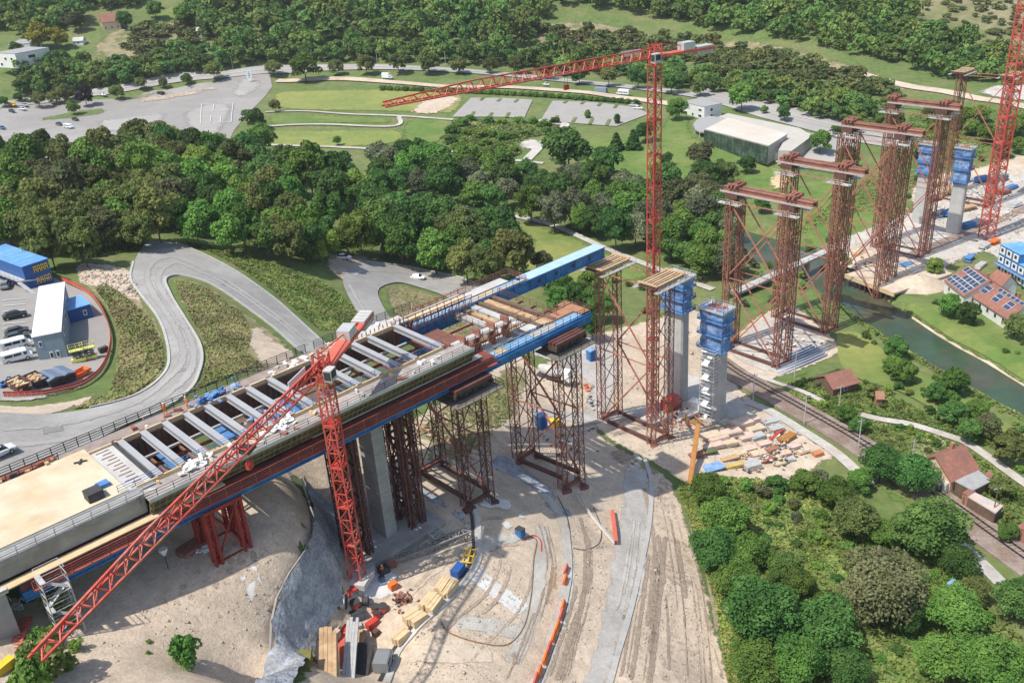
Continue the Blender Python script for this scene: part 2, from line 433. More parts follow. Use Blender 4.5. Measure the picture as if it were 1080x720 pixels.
m_conc = M('concrete', (.50,.49,.46), .85, .1, .5, col2=(.43,.42,.40), scale2=.15, bump=.1)
m_concd = M('old_concrete', (.36,.345,.32), .85, .14, .6, col2=(.28,.265,.24), scale2=.2, bump=.15)
m_kerb = M('kerb_stone', (.47,.455,.42), .85, .1, 1.0, speck=.1)
m_ballast = M('ballast', (.245,.18,.14), .95, .16, 1.6, bump=1.0, bscale=4, col2=(.33,.265,.225), scale2=.3, speck=.1)
m_sand = M('sand', (.55,.42,.25), .95, .1, .4)
m_paint = M('road_paint', (.6,.59,.57), .7, .06, 1.0)
m_shot = M('shotcrete', (.40,.42,.445), .9, .22, .5, bump=1.0, bscale=1.3, col2=(.28,.305,.345), scale2=.3, speck=.28, bdist=.5)
m_water = M('river_water', (.05,.085,.05), .2, .25, .12, bump=.12, bscale=1.5, col2=(.09,.08,.05), scale2=.04, spec=.3)

# ------------------------------------------------------------------ the ground sheet
ang = np.concatenate([np.arange(-180, -42, 3.0), np.arange(-42, 42, .36), np.arange(42, 180, 3.0)])
rad = [0.5, 8, 16, 24, 32, 40, 48, 54]
while rad[-1] < 700: rad.append(rad[-1] + max(1.3, rad[-1] * .0085))
while rad[-1] < 5000: rad.append(rad[-1] * 1.12)
rad = np.array(rad)
AA, RR = np.meshgrid(np.radians(ang), rad)
gx, gy = np.sin(AA) * RR, np.cos(AA) * RR
ghz = hfield(gx, gy)
far = np.clip((RR - 900) / 800, 0, 1)
ghz = ghz * (1 - far) + far * (110 + 60 * np.sin(AA * 3 + 1) + 25 * np.sin(AA * 11))
na, nr = len(ang), len(rad)
idx = np.arange(na * nr).reshape(nr, na)
a, b2 = idx[:-1, :], idx[1:, :]
fcs = np.stack([a, np.roll(a, -1, 1), np.roll(b2, -1, 1), b2], -1).reshape(-1, 4)
ground = mesh_np('ground', np.stack([gx, gy, ghz], -1).reshape(-1, 3), fcs[:, ::-1], m_grass, smooth=True)
ground['kind'] = 'structure'

river = MB()
for i in range(len(_rl) - 1):
    river.add([(*(_rl[i] - (_rr[i] - _rl[i]).normalized() * 2.5), -1.2), (*(_rr[i] + (_rr[i] - _rl[i]).normalized() * 2.5), -1.2), (*(_rr[i+1] + (_rr[i+1] - _rl[i+1]).normalized() * 2.5), -1.2), (*(_rl[i+1] - (_rr[i+1] - _rl[i+1]).normalized() * 2.5), -1.2)], [(0, 3, 2, 1)])
tag(river.build('river_water', m_water), kind='structure')

# ------------------------------------------------------------------ draped ground
# far valley side
drape('bare_hillside', [(955,-20),(952,12),(975,22),(1010,40),(1040,60),(1100,70),(1110,-20)], m_bare, 1, jag=2)
drape('hillside_meadow', [(560,28),(620,22),(700,38),(800,42),(900,68),(960,92),(950,100),(890,82),(780,58),(690,56),(620,50),(570,48)], m_slope, 1, jag=2)
drape('hillside_lawn', [(150,22),(175,6),(200,-3),(192,18),(165,30)], m_lawn, 1)
drape('garden_plots', [(95,60),(110,35),(150,26),(220,20),(232,38),(200,52),(150,62)], m_slope, 1, jag=1)
# valley road, car park
drape('car_park', [(-40,128),(-40,116),(0,112),(50,100),(95,106),(140,104),(158,96),(200,90),(232,86),(258,78),(284,74),(287,92),(266,116),(247,138),(236,160),(150,190),(-40,190)], m_park, 2)
drape('grass_verge', [(114,112),(118,106),(160,97),(228,85),(245,84),(243,87),(210,93),(160,103)], m_slope, 3)
drape('dirt_verge', [(140,107),(165,101),(240,89),(246,91),(230,96),(180,106),(145,110)], m_dirtd, 4)
drape('grass_verge', [(30,127),(75,118),(112,114),(113,120),(80,125),(32,129)], m_grass, 3)
main_road = wline([(-60,121),(0,112),(60,104),(120,96),(180,84),(240,79),(300,74),(360,72),(420,72),(480,75),(540,80),(600,86),(660,92),(720,99),(780,110),(840,124),(900,138),(960,154)])
ribbon('main_road', main_road, 9.0, m_road, 5)
ribbon('lane_marking', main_road, .5, m_paint, 7)
drape('wide_road', [(740,93),(790,103),(850,117),(910,131),(960,146),(960,160),(900,150),(850,137),(800,124),(740,104)], m_road, 4)
ribbon('service_road', wline([(292,86),(360,84),(420,88),(470,92),(540,93),(600,97),(650,103),(690,108),(715,112)]), 7.0, m_dirt2, 6)
ribbon('hillside_track', wline([(900,76),(925,84),(960,92),(1000,98),(1040,106),(1120,122)]), 7.0, m_dirt2, 5)
drape('far_site_ground', [(1030,98),(1050,90),(1120,88),(1120,108),(1060,106)], m_pale, 4)
drape('bus_bay', [(795,152),(812,136),(850,140),(905,150),(905,170),(870,172),(840,165)], m_road, 3)
# meadows
drape('dry_meadow', [(288,98),(340,95),(420,94),(480,96),(492,104),(480,120),(430,119),(365,118),(292,115)], m_hay, 2)
drape('lawn', [(286,121),(360,122),(410,124),(412,131),(345,131),(286,133)], m_lawn, 2)
drape('dry_meadow', [(280,138),(345,137),(420,137),(424,150),(370,156),(270,154)], m_hay, 2)
drape('lawn', [(428,126),(475,126),(482,133),(466,150),(424,152)], m_lawn, 2)
drape('dirt_patch', [(430,120),(446,106),(470,101),(489,104),(478,114),(462,121)], m_dirt, 4, jag=1.2)
ribbon('footpath', wline([(280,119),(320,118),(365,121),(420,123),(478,127)]), 2.2, m_pale, 5)
ribbon('footpath', wline([(276,135),(340,132),(415,134),(421,124)],), 2.2, m_pale, 6)
ribbon('footpath', wline([(255,153),(330,155),(400,158),(470,160),(530,168),(573,173)]), 2.4, m_pale, 5)
m_lot = M('paved_lot', (.33,.315,.29), .9, .07, .2)
drape('paved_lot', [(477,124),(497,104),(530,104),(562,106),(553,125),(520,124)], m_lot, 4)
drape('paved_lot', [(570,128),(583,107),(630,109),(672,114),(684,121),(650,134),(610,131)], m_lot, 4)
for a4, b4 in (((507,107),(510,104)),((525,108),(528,105)),((543,109),(546,106)),((497,124),(500,119)),((516,125),(519,120)),((534,125),(537,120)),
               ((595,110),(598,107)),((613,111),(616,108)),((631,113),(634,109)),((648,115),(651,111)),((585,128),(588,123)),((604,130),(607,125)),((622,132),(625,126)),((640,133),(643,127))):
    ribbon('grass_strip', [G(*a4).xy, G(*b4).xy], 1.6, m_grass, 7)
ribbon('footpath', wline([(560,127),(590,131),(596,133),(585,142),(570,155),(556,169)],), 4.0, m_pale, 5)
drape('round_clearing', [(545,152),(555,147),(568,147),(577,151),(572,157),(560,160),(549,158)], m_pale, 5)
drape('round_clearing', [(488,131),(500,128),(511,131),(504,136),(492,136)], m_dirt2, 5)
drape('round_clearing', [(524,136),(535,133),(546,136),(540,140),(528,140)], m_dirt2, 5)
drape('lawn', [(600,152),(640,142),(690,138),(706,118),(728,122),(736,146),(800,164),(842,178),(838,192),(800,214),(770,230),(720,205),(660,190),(610,180)], m_lawn, 2)
drape('sand_patch', [(808,190),(821,181),(836,188),(830,200),(812,203)], m_sand, 4)
drape('lawn', [(838,196),(880,190),(935,225),(930,300),(890,300),(850,262),(828,238)], m_lawn, 2)
drape('dry_meadow', [(500,222),(540,232),(590,244),(640,266),(690,290),(660,298),(615,300),(570,296),(548,280),(560,256),(540,240)], m_meadow, 2)
ribbon('footpath', wline([(405,206),(430,210),(470,216),(530,226),(585,239),(635,261),(700,287),(735,300),(752,306)]), 3.0, m_pale, 5)
drape('meadow', [(600,182),(640,190),(648,202),(610,196)], m_meadow, 2)
# left plateau
drape('embankment', [(40,440),(78,433),(112,420),(120,396),(124,360),(108,322),(86,302),(78,280),(110,272),(140,300),(150,314),(168,338),(177,362),(178,385),(168,402),(140,420),(95,432)], m_slope, 1, jag=.8)
drape('dirt_slope', [(84,302),(76,282),(95,276),(140,284),(143,298),(152,314),(160,326),(140,322),(115,305)], m_dirt, 2, jag=1)
drape('dirt_slope', [(-20,424),(20,428),(60,424),(92,416),(100,404),(110,404),(96,424),(70,434),(40,440),(-20,444)], m_dirt, 2, jag=1)
drape('site_yard', [(-40,300),(0,262),(20,262),(52,290),(70,300),(92,310),(106,326),(115,345),(117,362),(113,380),(103,395),(84,408),(55,416),(20,421),(-40,420)], m_park, 3)
drape('gravel_border', [(-30,424),(20,425),(56,420),(86,412),(106,398),(117,382),(121,362),(119,345),(110,326),(104,328),(112,345),(114,362),(110,380),(101,393),(82,405),(55,413),(20,418),(-30,418)], m_gravel, 4)
drape('hairpin_road', [(-60,436),(0,436),(40,438),(95,432),(140,420),(168,403),(179,385),(177,360),(168,336),(150,312),(139,295),(142,277),(150,262),(160,255),(186,258),(215,270),(260,295),(300,325),(336,358),(372,388),(352,402),(318,371),(290,346),(255,320),(220,298),(190,290),(175,294),(180,310),(195,335),(210,360),(213,380),(207,400),(190,420),(150,442),(100,466),(60,490),(0,505),(-60,512)], m_asph, 5)
for kl in ([(186,257),(215,269),(260,294),(300,324),(336,357),(360,378)], [(318,372),(290,347),(255,321),(220,299),(190,291),(175,295),(180,311),(195,336),(210,361),(213.5,380),(208,400),(191,420),(150,442)], [(95,431),(140,419),(167,402),(178,385),(176,360),(167,336),(149,312),(138,295),(141,277)]):
    ribbon('road_kerb', wline(kl), .5, m_kerb, 6, thick=.12)
drape('grass_island', [(182,296),(190,294),(220,302),(255,325),(290,351),(314,374),(300,388),(240,402),(195,420),(210,402),(216,380),(212,358),(198,334),(184,312)], m_slope, 3, jag=.3)
drape('dirt_slope', [(250,352),(275,345),(312,372),(318,376),(300,386),(272,384),(262,368)], m_dirt, 4, jag=1.2)
drape('embankment', [(188,254),(230,262),(285,278),(340,296),(368,318),(384,336),(370,352),(340,352),(302,321),(262,291),(216,266)], m_slope, 2, jag=.6)
drape('dirt_slope', [(352,262),(388,270),(392,282),(372,298),(352,292),(340,280)], m_dirtd, 3, jag=1)
drape('loop_road', [(362,300),(368,284),(386,277),(430,283),(480,293),(520,311),(562,338),(610,366),(600,392),(545,354),(500,330),(462,310),(425,299),(403,303),(399,312),(412,336),(440,356),(400,358),(378,332)], m_asph, 5)
drape('grass_island', [(404,306),(425,301),(460,312),(497,331),(540,356),(500,366),(445,352),(416,334)], m_slope, 4, jag=.3)
ribbon('road_kerb', wline([(386,276),(430,282),(480,292),(520,310),(562,337)]), .7, m_kerb, 6, thick=.12)
# pit and slopes
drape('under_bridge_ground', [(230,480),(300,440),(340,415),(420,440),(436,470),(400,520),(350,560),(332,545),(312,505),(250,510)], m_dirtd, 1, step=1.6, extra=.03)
drape('pit_ground', [(300,760),(306,722),(322,668),(336,640),(338,600),(336,556),(380,510),(420,455),(470,420),(540,372),(600,420),(650,470),(700,497),(716,520),(730,560),(744,610),(756,660),(770,760)], m_dirt, 1, step=1.6, extra=.05)
drape('hill_ground', [(-60,760),(-60,600),(20,640),(120,560),(200,530),(300,498),(316,516),(334,540),(340,556),(336,574),(322,598),(308,622),(299,644),(296,668),(294,692),(287,722),(272,760)], m_dirt, 2, step=1.2, extra=.1, rag=.4)
drape('pale_gravel_heap', [(246,586),(262,584),(276,600),(284,622),(278,640),(266,642),(254,622),(243,602)], m_white, 4, rag=.9)
drape('pale_gravel_strip', [(62,672),(78,668),(96,694),(118,724),(98,726),(80,706)], m_white, 4, rag=.8)
drape('earth_bank', [(420,456),(470,425),(540,380),(560,398),(545,440),(520,470),(500,490),(470,492),(436,482)], m_slope, 2, jag=.8)
gr_l = [(690,500),(684,540),(668,590),(652,630),(640,670),(626,722),(616,760)]
drape('gravel_road', [(668,478),(684,490),(688,515),(686,550),(676,600),(664,650),(652,690),(640,730),(600,760),(612,722),(628,676),(634,640),(642,600),(650,560),(656,525),(656,500)], m_gravel, 3, rag=.4)
gravel_edge = wline([(680,484),(687,510),(685,550),(675,602),(663,652),(651,692),(641,730)])
ribbon('road_kerb', gravel_edge, .8, m_kerb, 4, thick=.12)
ramp_edge = wline([(572,521),(584,533),(593,550),(598,572),(600,600),(597,625),(590,655),(578,690),(562,730)])
ribbon('ramp_edge', ramp_edge, 2.2, m_pale, 4, rag=.7)
ribbon('ramp_edge', wline([(572,555),(571,585),(565,625),(556,662),(540,700)]), 3.0, m_pale, 3, rag=1.2)
drape('orange_sand', [(577,598),(590,596),(594,615),(590,640),(578,640),(574,618)], M('orange_sand', (.50,.33,.17), .95, .12, .5), 3, jag=1.0)
ribbon('pale_stripe', wline([(496,600),(520,620),(554,646)]), 4.0, m_white, 3, rag=1.2)
ribbon('pale_stripe', wline([(478,655),(515,660),(550,668)]), 4.0, m_pale, 3, rag=1.8)
drape('pale_fan', [(474,540),(500,552),(520,562),(560,560),(572,568),(540,576),(510,590),(500,606),(494,596),(498,572)], m_pale, 4, rag=1.2)
for k5 in ([(500,532),(517,524),(543,530),(540,540),(526,540)], [(504,547),(513,541),(520,546),(512,552)], [(522,556),(532,549),(545,552),(540,562),(528,562)], [(545,543),(553,537),(562,541),(560,548),(549,549)]):
    drape('concrete_spill', k5, m_white, 5, rag=.7)
drape('blinding_pad', [(395,512),(412,500),(428,530),(452,546),(440,554)], m_conc, 3)
drape('crane_pad', [(372,612),(396,598),(420,606),(418,628),(400,636),(374,634)], m_white, 4, rag=.7)
drape('dirt_strip', [(690,510),(700,500),(716,520),(730,560),(744,610),(756,660),(768,740),(650,740),(662,690),(676,620),(688,556)], m_dirtd, 2, jag=.4)
drape('weedy_verge', [(716,518),(730,524),(748,560),(764,610),(772,660),(782,740),(770,740),(757,660),(745,610),(731,560)], m_meadow, 3, jag=.8)
# site on the valley floor
drape('site_ground', [(556,398),(580,378),(625,352),(690,336),(716,322),(742,330),(772,346),(770,392),(800,424),(884,482),(866,492),(846,506),(790,512),(738,520),(700,497),(650,470),(600,430)], m_dirt2, 2, jag=.4)
drape('site_road', [(556,372),(600,352),(640,356),(655,380),(648,430),(620,462),(602,450),(620,410),(590,386)], m_gravel, 3, jag=.3)
drape('concrete_pad', [(700,402),(728,392),(784,420),(800,440),(764,452),(722,436)], m_pale, 4)
drape('concrete_pad', [(768,374),(800,338),(836,328),(880,368),(872,376),(820,396)], m_pale, 4)
drape('dirt_border', [(760,376),(796,334),(838,322),(892,368),(876,380),(816,402),(800,408)], m_dirt2, 3, jag=.4)
drape('concrete_pad', [(884,282),(930,262),(968,286),(948,304),(930,306)], m_dirt2, 4)
drape('site_ground', [(868,272),(920,238),(980,214),(1030,190),(1110,168),(1110,296),(1060,286),(1040,268),(1004,282),(996,298),(960,312),(938,312)], m_pale, 3, jag=.3)
drape('site_ground', [(955,210),(975,186),(1030,176),(1080,160),(1110,150),(1110,175),(1040,196),(985,222)], m_dirt2, 3, jag=.3)
drape('gravel_track', [(974,288),(1002,282),(1008,304),(996,316),(978,304)], m_gravel, 4, jag=.3)
# railway
rail_line = wline([(752,378),(775,395),(800,409),(850,437),(900,466),(945,496),(1000,535),(1040,564),(1090,600),(1140,640)])
ribbon('ballast_bed', rail_line, 7.4, m_ballast, 3, thick=.25)
m_rail = M('rail_steel', (.075,.055,.048), .45, .2, 1.0, metal=.6)
m_sleep = M('sleeper', (.25,.215,.19), .9, .2, 1.0)
rl = resample(rail_line, 1.0)
for tr in (1.0,):
    sl = MB()
    for i in range(0, len(rl) - 1):
        p = rl[i]; d = (rl[i+1] - p).normalized(); s = Vector((-d.y, d.x)); q = p + s * tr
        z = gz(*q) + .03*3 + .00014*3*q.length + .26
        sl.box((q.x, q.y, z), (.28, 2.5, .12), math.atan2(d.y, d.x))
    tag(sl.build('railway_sleepers', m_sleep), kind='structure')
    for g in (-.75, .75):
        pts = []
        for i in range(0, len(rl) - 1, 2):
            p = rl[i]; d = (rl[i+1] - p).normalized(); s = Vector((-d.y, d.x)); q = p + s * (tr + g)
            pts.append((q.x, q.y, gz(*q) + .03*3 + .00014*3*q.length + .47))
        rb = MB()
        for p, q in zip(pts[:-1], pts[1:]): rb.bar(p, q, .2, .18)
        tag(rb.build('railway_rail', m_rail), kind='structure')
ribbon('footpath', wline([(792,394),(818,404),(845,413),(868,424)]), 1.6, m_pale, 5)
ribbon('lineside_track', wline([(786,424),(812,434),(845,454),(880,477),(905,499),(918,512)]), 2.6, m_pale, 5)
ribbon('lineside_track', wline([(1010,574),(1030,590),(1056,616)]), 2.6, m_gravel, 5)
ribbon('footpath', wline([(908,438),(930,443),(960,448),(996,459),(1020,468),(1044,484),(1066,500),(1100,524)]), 2.2, m_pale, 5)
drape('lineside_grass', [(800,424),(830,436),(870,462),(905,486),(950,520),(1000,556),(1030,580),(1020,590),(980,560),(925,516),(880,476),(840,450)], m_lawn, 2)
drape('lineside_grass', [(830,418),(880,446),(930,474),(990,516),(1060,560),(1110,592),(1110,606),(1040,556),(980,516),(930,482),(870,448)], m_meadow, 2)
# river banks and gardens
drape('river_lawn', [(884,352),(905,352),(950,382),(1000,412),(1050,440),(1100,470),(1100,486),(1040,462),(990,436),(950,414),(905,400),(886,384)], m_meadow, 3, jag=.3, extra=.12, step=1.6)
drape('river_lawn', [(955,325),(990,322),(1030,330),(1110,372),(1110,418),(1080,402),(1040,377),(1010,362),(985,346),(962,330)], m_lawn, 3, jag=.3, extra=.18, step=1.8)
ribbon('bank_stones', wline([(961,337),(986,354),(1010,369),(1040,385),(1080,410),(1120,436)]), .9, m_dirt2, 4, thick=.2, wvar=.4)
drape('yard_slab', [(956,471),(985,459),(1004,470),(1026,480),(1006,490),(985,492),(976,487)], m_dirt2, 5)
drape('garden_path', [(841,566),(845,562),(858,580),(872,602),(880,610),(872,612),(862,604),(850,586)], m_dirt2, 4)
drape('earth_patch', [(890,700),(905,680),(945,668),(958,672),(935,690),(900,704)], m_dirtd, 3, jag=.8)
drape('clearing_lawn', [(858,575),(880,572),(892,590),(886,610),(868,598)], m_lawn, 3)
drape('clearing_lawn', [(905,705),(950,690),(985,680),(1000,700),(960,730),(900,735)], m_meadow, 3)
drape('garden_ground', [(730,520),(780,505),(850,508),(880,540),(870,570),(840,580),(790,590),(752,560)], m_meadow, 1, jag=1)

for tk, w_, mm in (([(415,640),(440,615),(470,590),(520,560)], 1.6, m_dirt2), ([(430,690),(470,690),(520,690)], 2.0, m_dirt2), ([(560,430),(600,440),(640,440),(700,430)], 3.0, m_gravel)):
    ribbon('wheel_track', wline(tk), w_ * 1.8, mm, 4, rag=1.1)
for poly in ([(706,560),(716,600),(722,650),(716,700),(704,720),(700,660),(698,610)], [(700,520),(712,540),(716,570),(706,580),(696,550)], [(660,660),(676,640),(684,600),(690,570),(696,600),(690,650),(676,700),(664,715)]):
    drape('dirt_patch', poly, m_dirt, 3, rag=4.0)
for poly in ([(60,680),(110,640),(160,650),(180,690),(120,720),(70,720)], [(200,640),(240,620),(270,650),(250,700),(210,700)], [(130,600),(190,590),(240,590),(230,615),(160,625)]):
    drape('dirt_patch', poly, m_dirtd, 3, rag=6.0)
for poly in ([(380,640),(430,600),(480,575),(470,600),(430,640),(390,690)], [(430,700),(480,660),(540,650),(550,690),(500,720)]):
    drape('dirt_patch', poly, m_dirt2, 2, rag=5.0)

for poly in ([(408,494),(430,500),(462,520),(498,548),(504,560),(494,562),(470,540),(436,522),(410,512)], [(516,482),(530,478),(556,494),(582,514),(590,528),(578,530),(560,516),(536,502),(518,494)], [(540,520),(600,536),(610,560),(600,548),(570,534)]):
    drape('grey_batter', poly, m_shot, 3, rag=1.6)
drape('dirt_bank', [(660,486),(672,482),(700,497),(690,504),(672,496)], m_slope, 3)

for tk in ([(0,455),(60,450),(120,436),(165,412),(190,388),(192,364),(180,338),(164,314),(156,296),(160,280),(180,272),(205,280),(250,304),(292,334),(328,362)], [(0,470),(60,466),(125,446),(172,420),(200,394),(203,364),(190,336),(174,312),(167,298),(172,285),(188,279),(212,288),(256,312),(300,344),(324,366)],
           [(372,292),(390,286),(430,289),(478,299),(516,316),(560,346)], [(368,300),(380,322),(394,344)]):
    ribbon('wheel_track', wline(tk), 2.2, m_road, 6, rag=1.3)
m_patch = M('asphalt_patch', (.245,.235,.225), .9, .06, .4)
for poly in ([(40,452),(70,448),(72,456),(44,461)], [(176,330),(186,334),(192,350),(184,350)], [(236,296),(252,304),(246,310),(232,302)], [(186,392),(197,386),(200,396),(190,404)]):
    drape('asphalt_patch', poly, m_patch, 6, rag=.5)
for poly in ([(190,120),(225,108),(250,112),(236,140),(200,146)], [(100,128),(150,122),(180,118),(170,132),(110,140)], [(250,84),(275,80),(280,92),(258,104),(240,100)]):
    drape('car_park_wear', poly, m_road, 3, rag=9.0)
m_rut = M('rutted_soil', (.345,.27,.205), .95, .2, 1.0, bump=1.0, bscale=4, speck=.15)
rr_ = random.Random(5)
def ruts(lines, n, spread, w=(.25, .6), mat=None, lay=4):
    for ln in lines:
        base = wline(ln)
        for i in range(n):
            off = rr_.uniform(-spread, spread); a0 = rr_.randrange(0, max(1, len(base) - 9)); b0 = min(len(base), a0 + rr_.randint(8, 26)); seg = base[a0:b0]
            if len(seg) < 4: continue
            ribbon('wheel_rut', seg, rr_.uniform(*w) * 2, mat or m_rut, lay, off=off, rag=.55)
ruts([[(704,520),(714,560),(722,610),(728,660),(732,720)]], 12, 4.5); ruts([[(690,560),(686,600),(680,650),(670,720)]], 9, 2.0)
ruts([[(568,545),(576,570),(580,600),(572,640),(558,680),(540,722)]], 6, 1.0, (.2, .35)); ruts([[(612,540),(622,580),(620,630),(606,680),(594,722)]], 8, 2.0)
ruts([[(400,680),(440,640),(480,600),(500,570),(540,560)]], 3, 4.0, (.3, .5), m_dirtd); ruts([[(470,720),(500,680),(540,640),(556,600)]], 3, 4.0, (.3, .5), m_dirtd)
ruts([[(560,450),(620,450),(680,430),(740,440),(790,470)]], 8, 5.0); ruts([[(80,700),(140,650),(220,620),(280,600)]], 8, 5.0, (.4, .9), m_dirtd); ruts([[(650,700),(660,650),(670,600),(675,550)]], 5, 1.6, (.3, .5), m_pale, 5)
drape('damp_soil', [(420,650),(450,640),(470,652),(452,668),(428,668)], m_rut, 4, rag=3.0); drape('damp_soil', [(636,476),(662,470),(676,486),(650,494)], m_rut, 4, rag=3.0); drape('damp_soil', [(520,690),(548,680),(560,694),(536,708)], m_rut, 4, rag=3.0)
def stones(name, poly, n, size, mat, label, seed, layer=3):
    g = np.random.default_rng(seed); w = np.array([tuple(G(*p).xy) for p in poly]); x0, y0 = w.min(0); x1, y1 = w.max(0)
    x = g.uniform(x0, x1, n * 4); y = g.uniform(y0, y1, n * 4)
    cx = g.uniform(x0, x1, 40); cy = g.uniform(y0, y1, 40); dd = np.min((x[:, None] - cx) ** 2 + (y[:, None] - cy) ** 2, 1)
    ins = (sdist_poly(x, y, w) > .2) & (g.random(n * 4) < np.clip(1.2 - np.sqrt(dd) / (.12 * max(x1 - x0, y1 - y0)), .12, 1)); x, y = x[ins][:n], y[ins][:n]; n = len(x)
    s = size * np.exp(g.normal(0, .5, n)); z = hfield(x, y) + layer * (.03 + .00014 * np.hypot(x, y)) + s * .25
    d = np.array([(1,0,0),(0,1,0),(-1,0,0),(0,-1,0),(0,0,.7),(0,0,-.7)]); v = d[None] * s[:, None, None] * g.uniform(.6, 1.4, (n, 6, 1)); a = g.uniform(0, 6.28, n); ca, sa = np.cos(a), np.sin(a)
    vx = v[:, :, 0] * ca[:, None] - v[:, :, 1] * sa[:, None] + x[:, None]; vy = v[:, :, 0] * sa[:, None] + v[:, :, 1] * ca[:, None] + y[:, None]; vz = v[:, :, 2] + z[:, None]
    f = np.array([(0,1,4),(1,2,4),(2,3,4),(3,0,4),(1,0,5),(2,1,5),(3,2,5),(0,3,5)]); fs = (f[None] + (np.arange(n) * 6)[:, None, None]).reshape(-1, 3)
    return tag(mesh_np(name, np.stack([vx, vy, vz], -1).reshape(-1, 3), fs, mat), label, 'stones', kind='stuff')
m_stone = M('stones', (.50,.43,.345), .95, .2, 1.5, col2=(.36,.31,.26), scale2=.5)
stones('loose_stones', [(40,700),(120,610),(240,585),(318,560),(300,610),(284,650),(278,720),(60,720)], 1500, .07, m_stone, 'loose stones on the bare hilltop', 1)
stones('loose_stones', [(420,720),(440,640),(520,570),(560,600),(550,690),(520,725)], 900, .07, m_stone, 'loose stones on the pit floor', 2)
stones('loose_stones', [(602,530),(650,560),(636,640),(610,725),(575,725),(602,640)], 700, .07, m_stone, 'loose stones on the slope between ramp and road', 3)
stones('loose_stones', [(690,505),(716,525),(744,610),(764,724),(656,724),(680,620)], 1100, .075, m_stone, 'loose stones on the bare strip beside the wood', 4)
stones('loose_stones', [(560,400),(650,350),(760,350),(800,430),(760,500),(690,490),(600,440)], 1600, .11, m_stone, 'rubble on the valley floor around the towers', 5)
stones('loose_stones', [(874,276),(980,216),(1080,178),(1080,280),(1000,280),(950,308)], 1000, .2, m_stone, 'rubble on the far site', 6)
stones('loose_stones', [(86,298),(80,280),(140,284),(150,312),(120,318)], 500, .18, m_stone, 'stones on the dirt slope beside the hairpin road', 7)
# ------------------------------------------------------------------ bridge frame
_a = R(42.3)
BU = Vector((math.cos(_a), math.sin(_a), 0)); BV = Vector((-math.sin(_a), math.cos(_a), 0))
BO = Vector((*P(75, 607, 45.0).xy, 0)) + BV * 8.5
def B(u, w, z): return BO + BU * u + BV * w + Vector((0, 0, z))
def bbox(mb, u0, u1, w0, w1, z0, z1, mi=0):
    mb.para(B(u0, w0, z0), BU * (u1 - u0), BV * (w1 - w0), (0, 0, z1 - z0), mi)
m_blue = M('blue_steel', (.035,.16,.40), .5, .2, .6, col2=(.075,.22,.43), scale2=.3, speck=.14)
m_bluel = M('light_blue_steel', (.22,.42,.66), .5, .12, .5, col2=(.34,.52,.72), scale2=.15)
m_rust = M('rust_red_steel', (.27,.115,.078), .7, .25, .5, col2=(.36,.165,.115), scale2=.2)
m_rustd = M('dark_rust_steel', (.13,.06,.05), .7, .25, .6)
m_red = M('red_paint', (.52,.055,.04), .5, .15, .5)
m_redl = M('faded_red_paint', (.58,.13,.085), .55, .15, .5)
m_grey = M('grey_paint', (.36,.365,.37), .5, .08, .4)
m_steel = M('galvanised_steel', (.55,.55,.53), .5, .12, 1.0, metal=.3)
m_dark = M('dark_steel', (.055,.055,.055), .6, .2, 1.0)
m_olive = M('olive_formwork', (.20,.165,.075), .85, .35, .8, col2=(.085,.07,.045), scale2=.4)
m_wood = M('timber', (.50,.34,.19), .85, .2, .8, col2=(.40,.26,.15), scale2=.5)
m_woodp = M('pale_timber', (.62,.47,.28), .85, .14, .8)
m_woodd = M('dark_timber', (.16,.105,.075), .85, .25, .8)
m_deck = M('deck_concrete', (.60,.51,.37), .85, .1, .35, col2=(.50,.37,.21), scale2=.11, mix2=(.52,.72))
m_walk = M('walkway_grey', (.38,.345,.315), .85, .15, .8, col2=(.30,.26,.24), scale2=.3)
m_whitep = M('white_paint', (.78,.78,.76), .6, .06, .6)
m_tarp = M('blue_tarp', (.09,.22,.46), .7, .2, .8)
m_net = M('blue_netting', (.11,.20,.42), .8, .3, 1.2, col2=(.30,.38,.54), scale2=.6, speck=.25)
m_orange = M('orange_paint', (.75,.17,.03), .55, .1, 1.0)
m_yellow = M('yellow_paint', (.75,.50,.04), .55, .1, 1.0)
m_rubber = M('rubber', (.03,.03,.03), .8, .1, 1)

def rail(mb, pts, h=1.1, rails=3, r=.05, post=2.0, mi=0):
    pts = [Vector(p) for p in pts]
    for p, q in zip(pts[:-1], pts[1:]):
        for k in range(rails):
            z = Vector((0, 0, h * (k + 1) / rails)); mb.bar(p + z, q + z, r, mi=mi)
        n = max(1, int((q - p).length / post))
        for i in range(n + 1):
            c = p.lerp(q, i / n); mb.bar(c, c + Vector((0, 0, h)), r * 1.2, mi=mi)

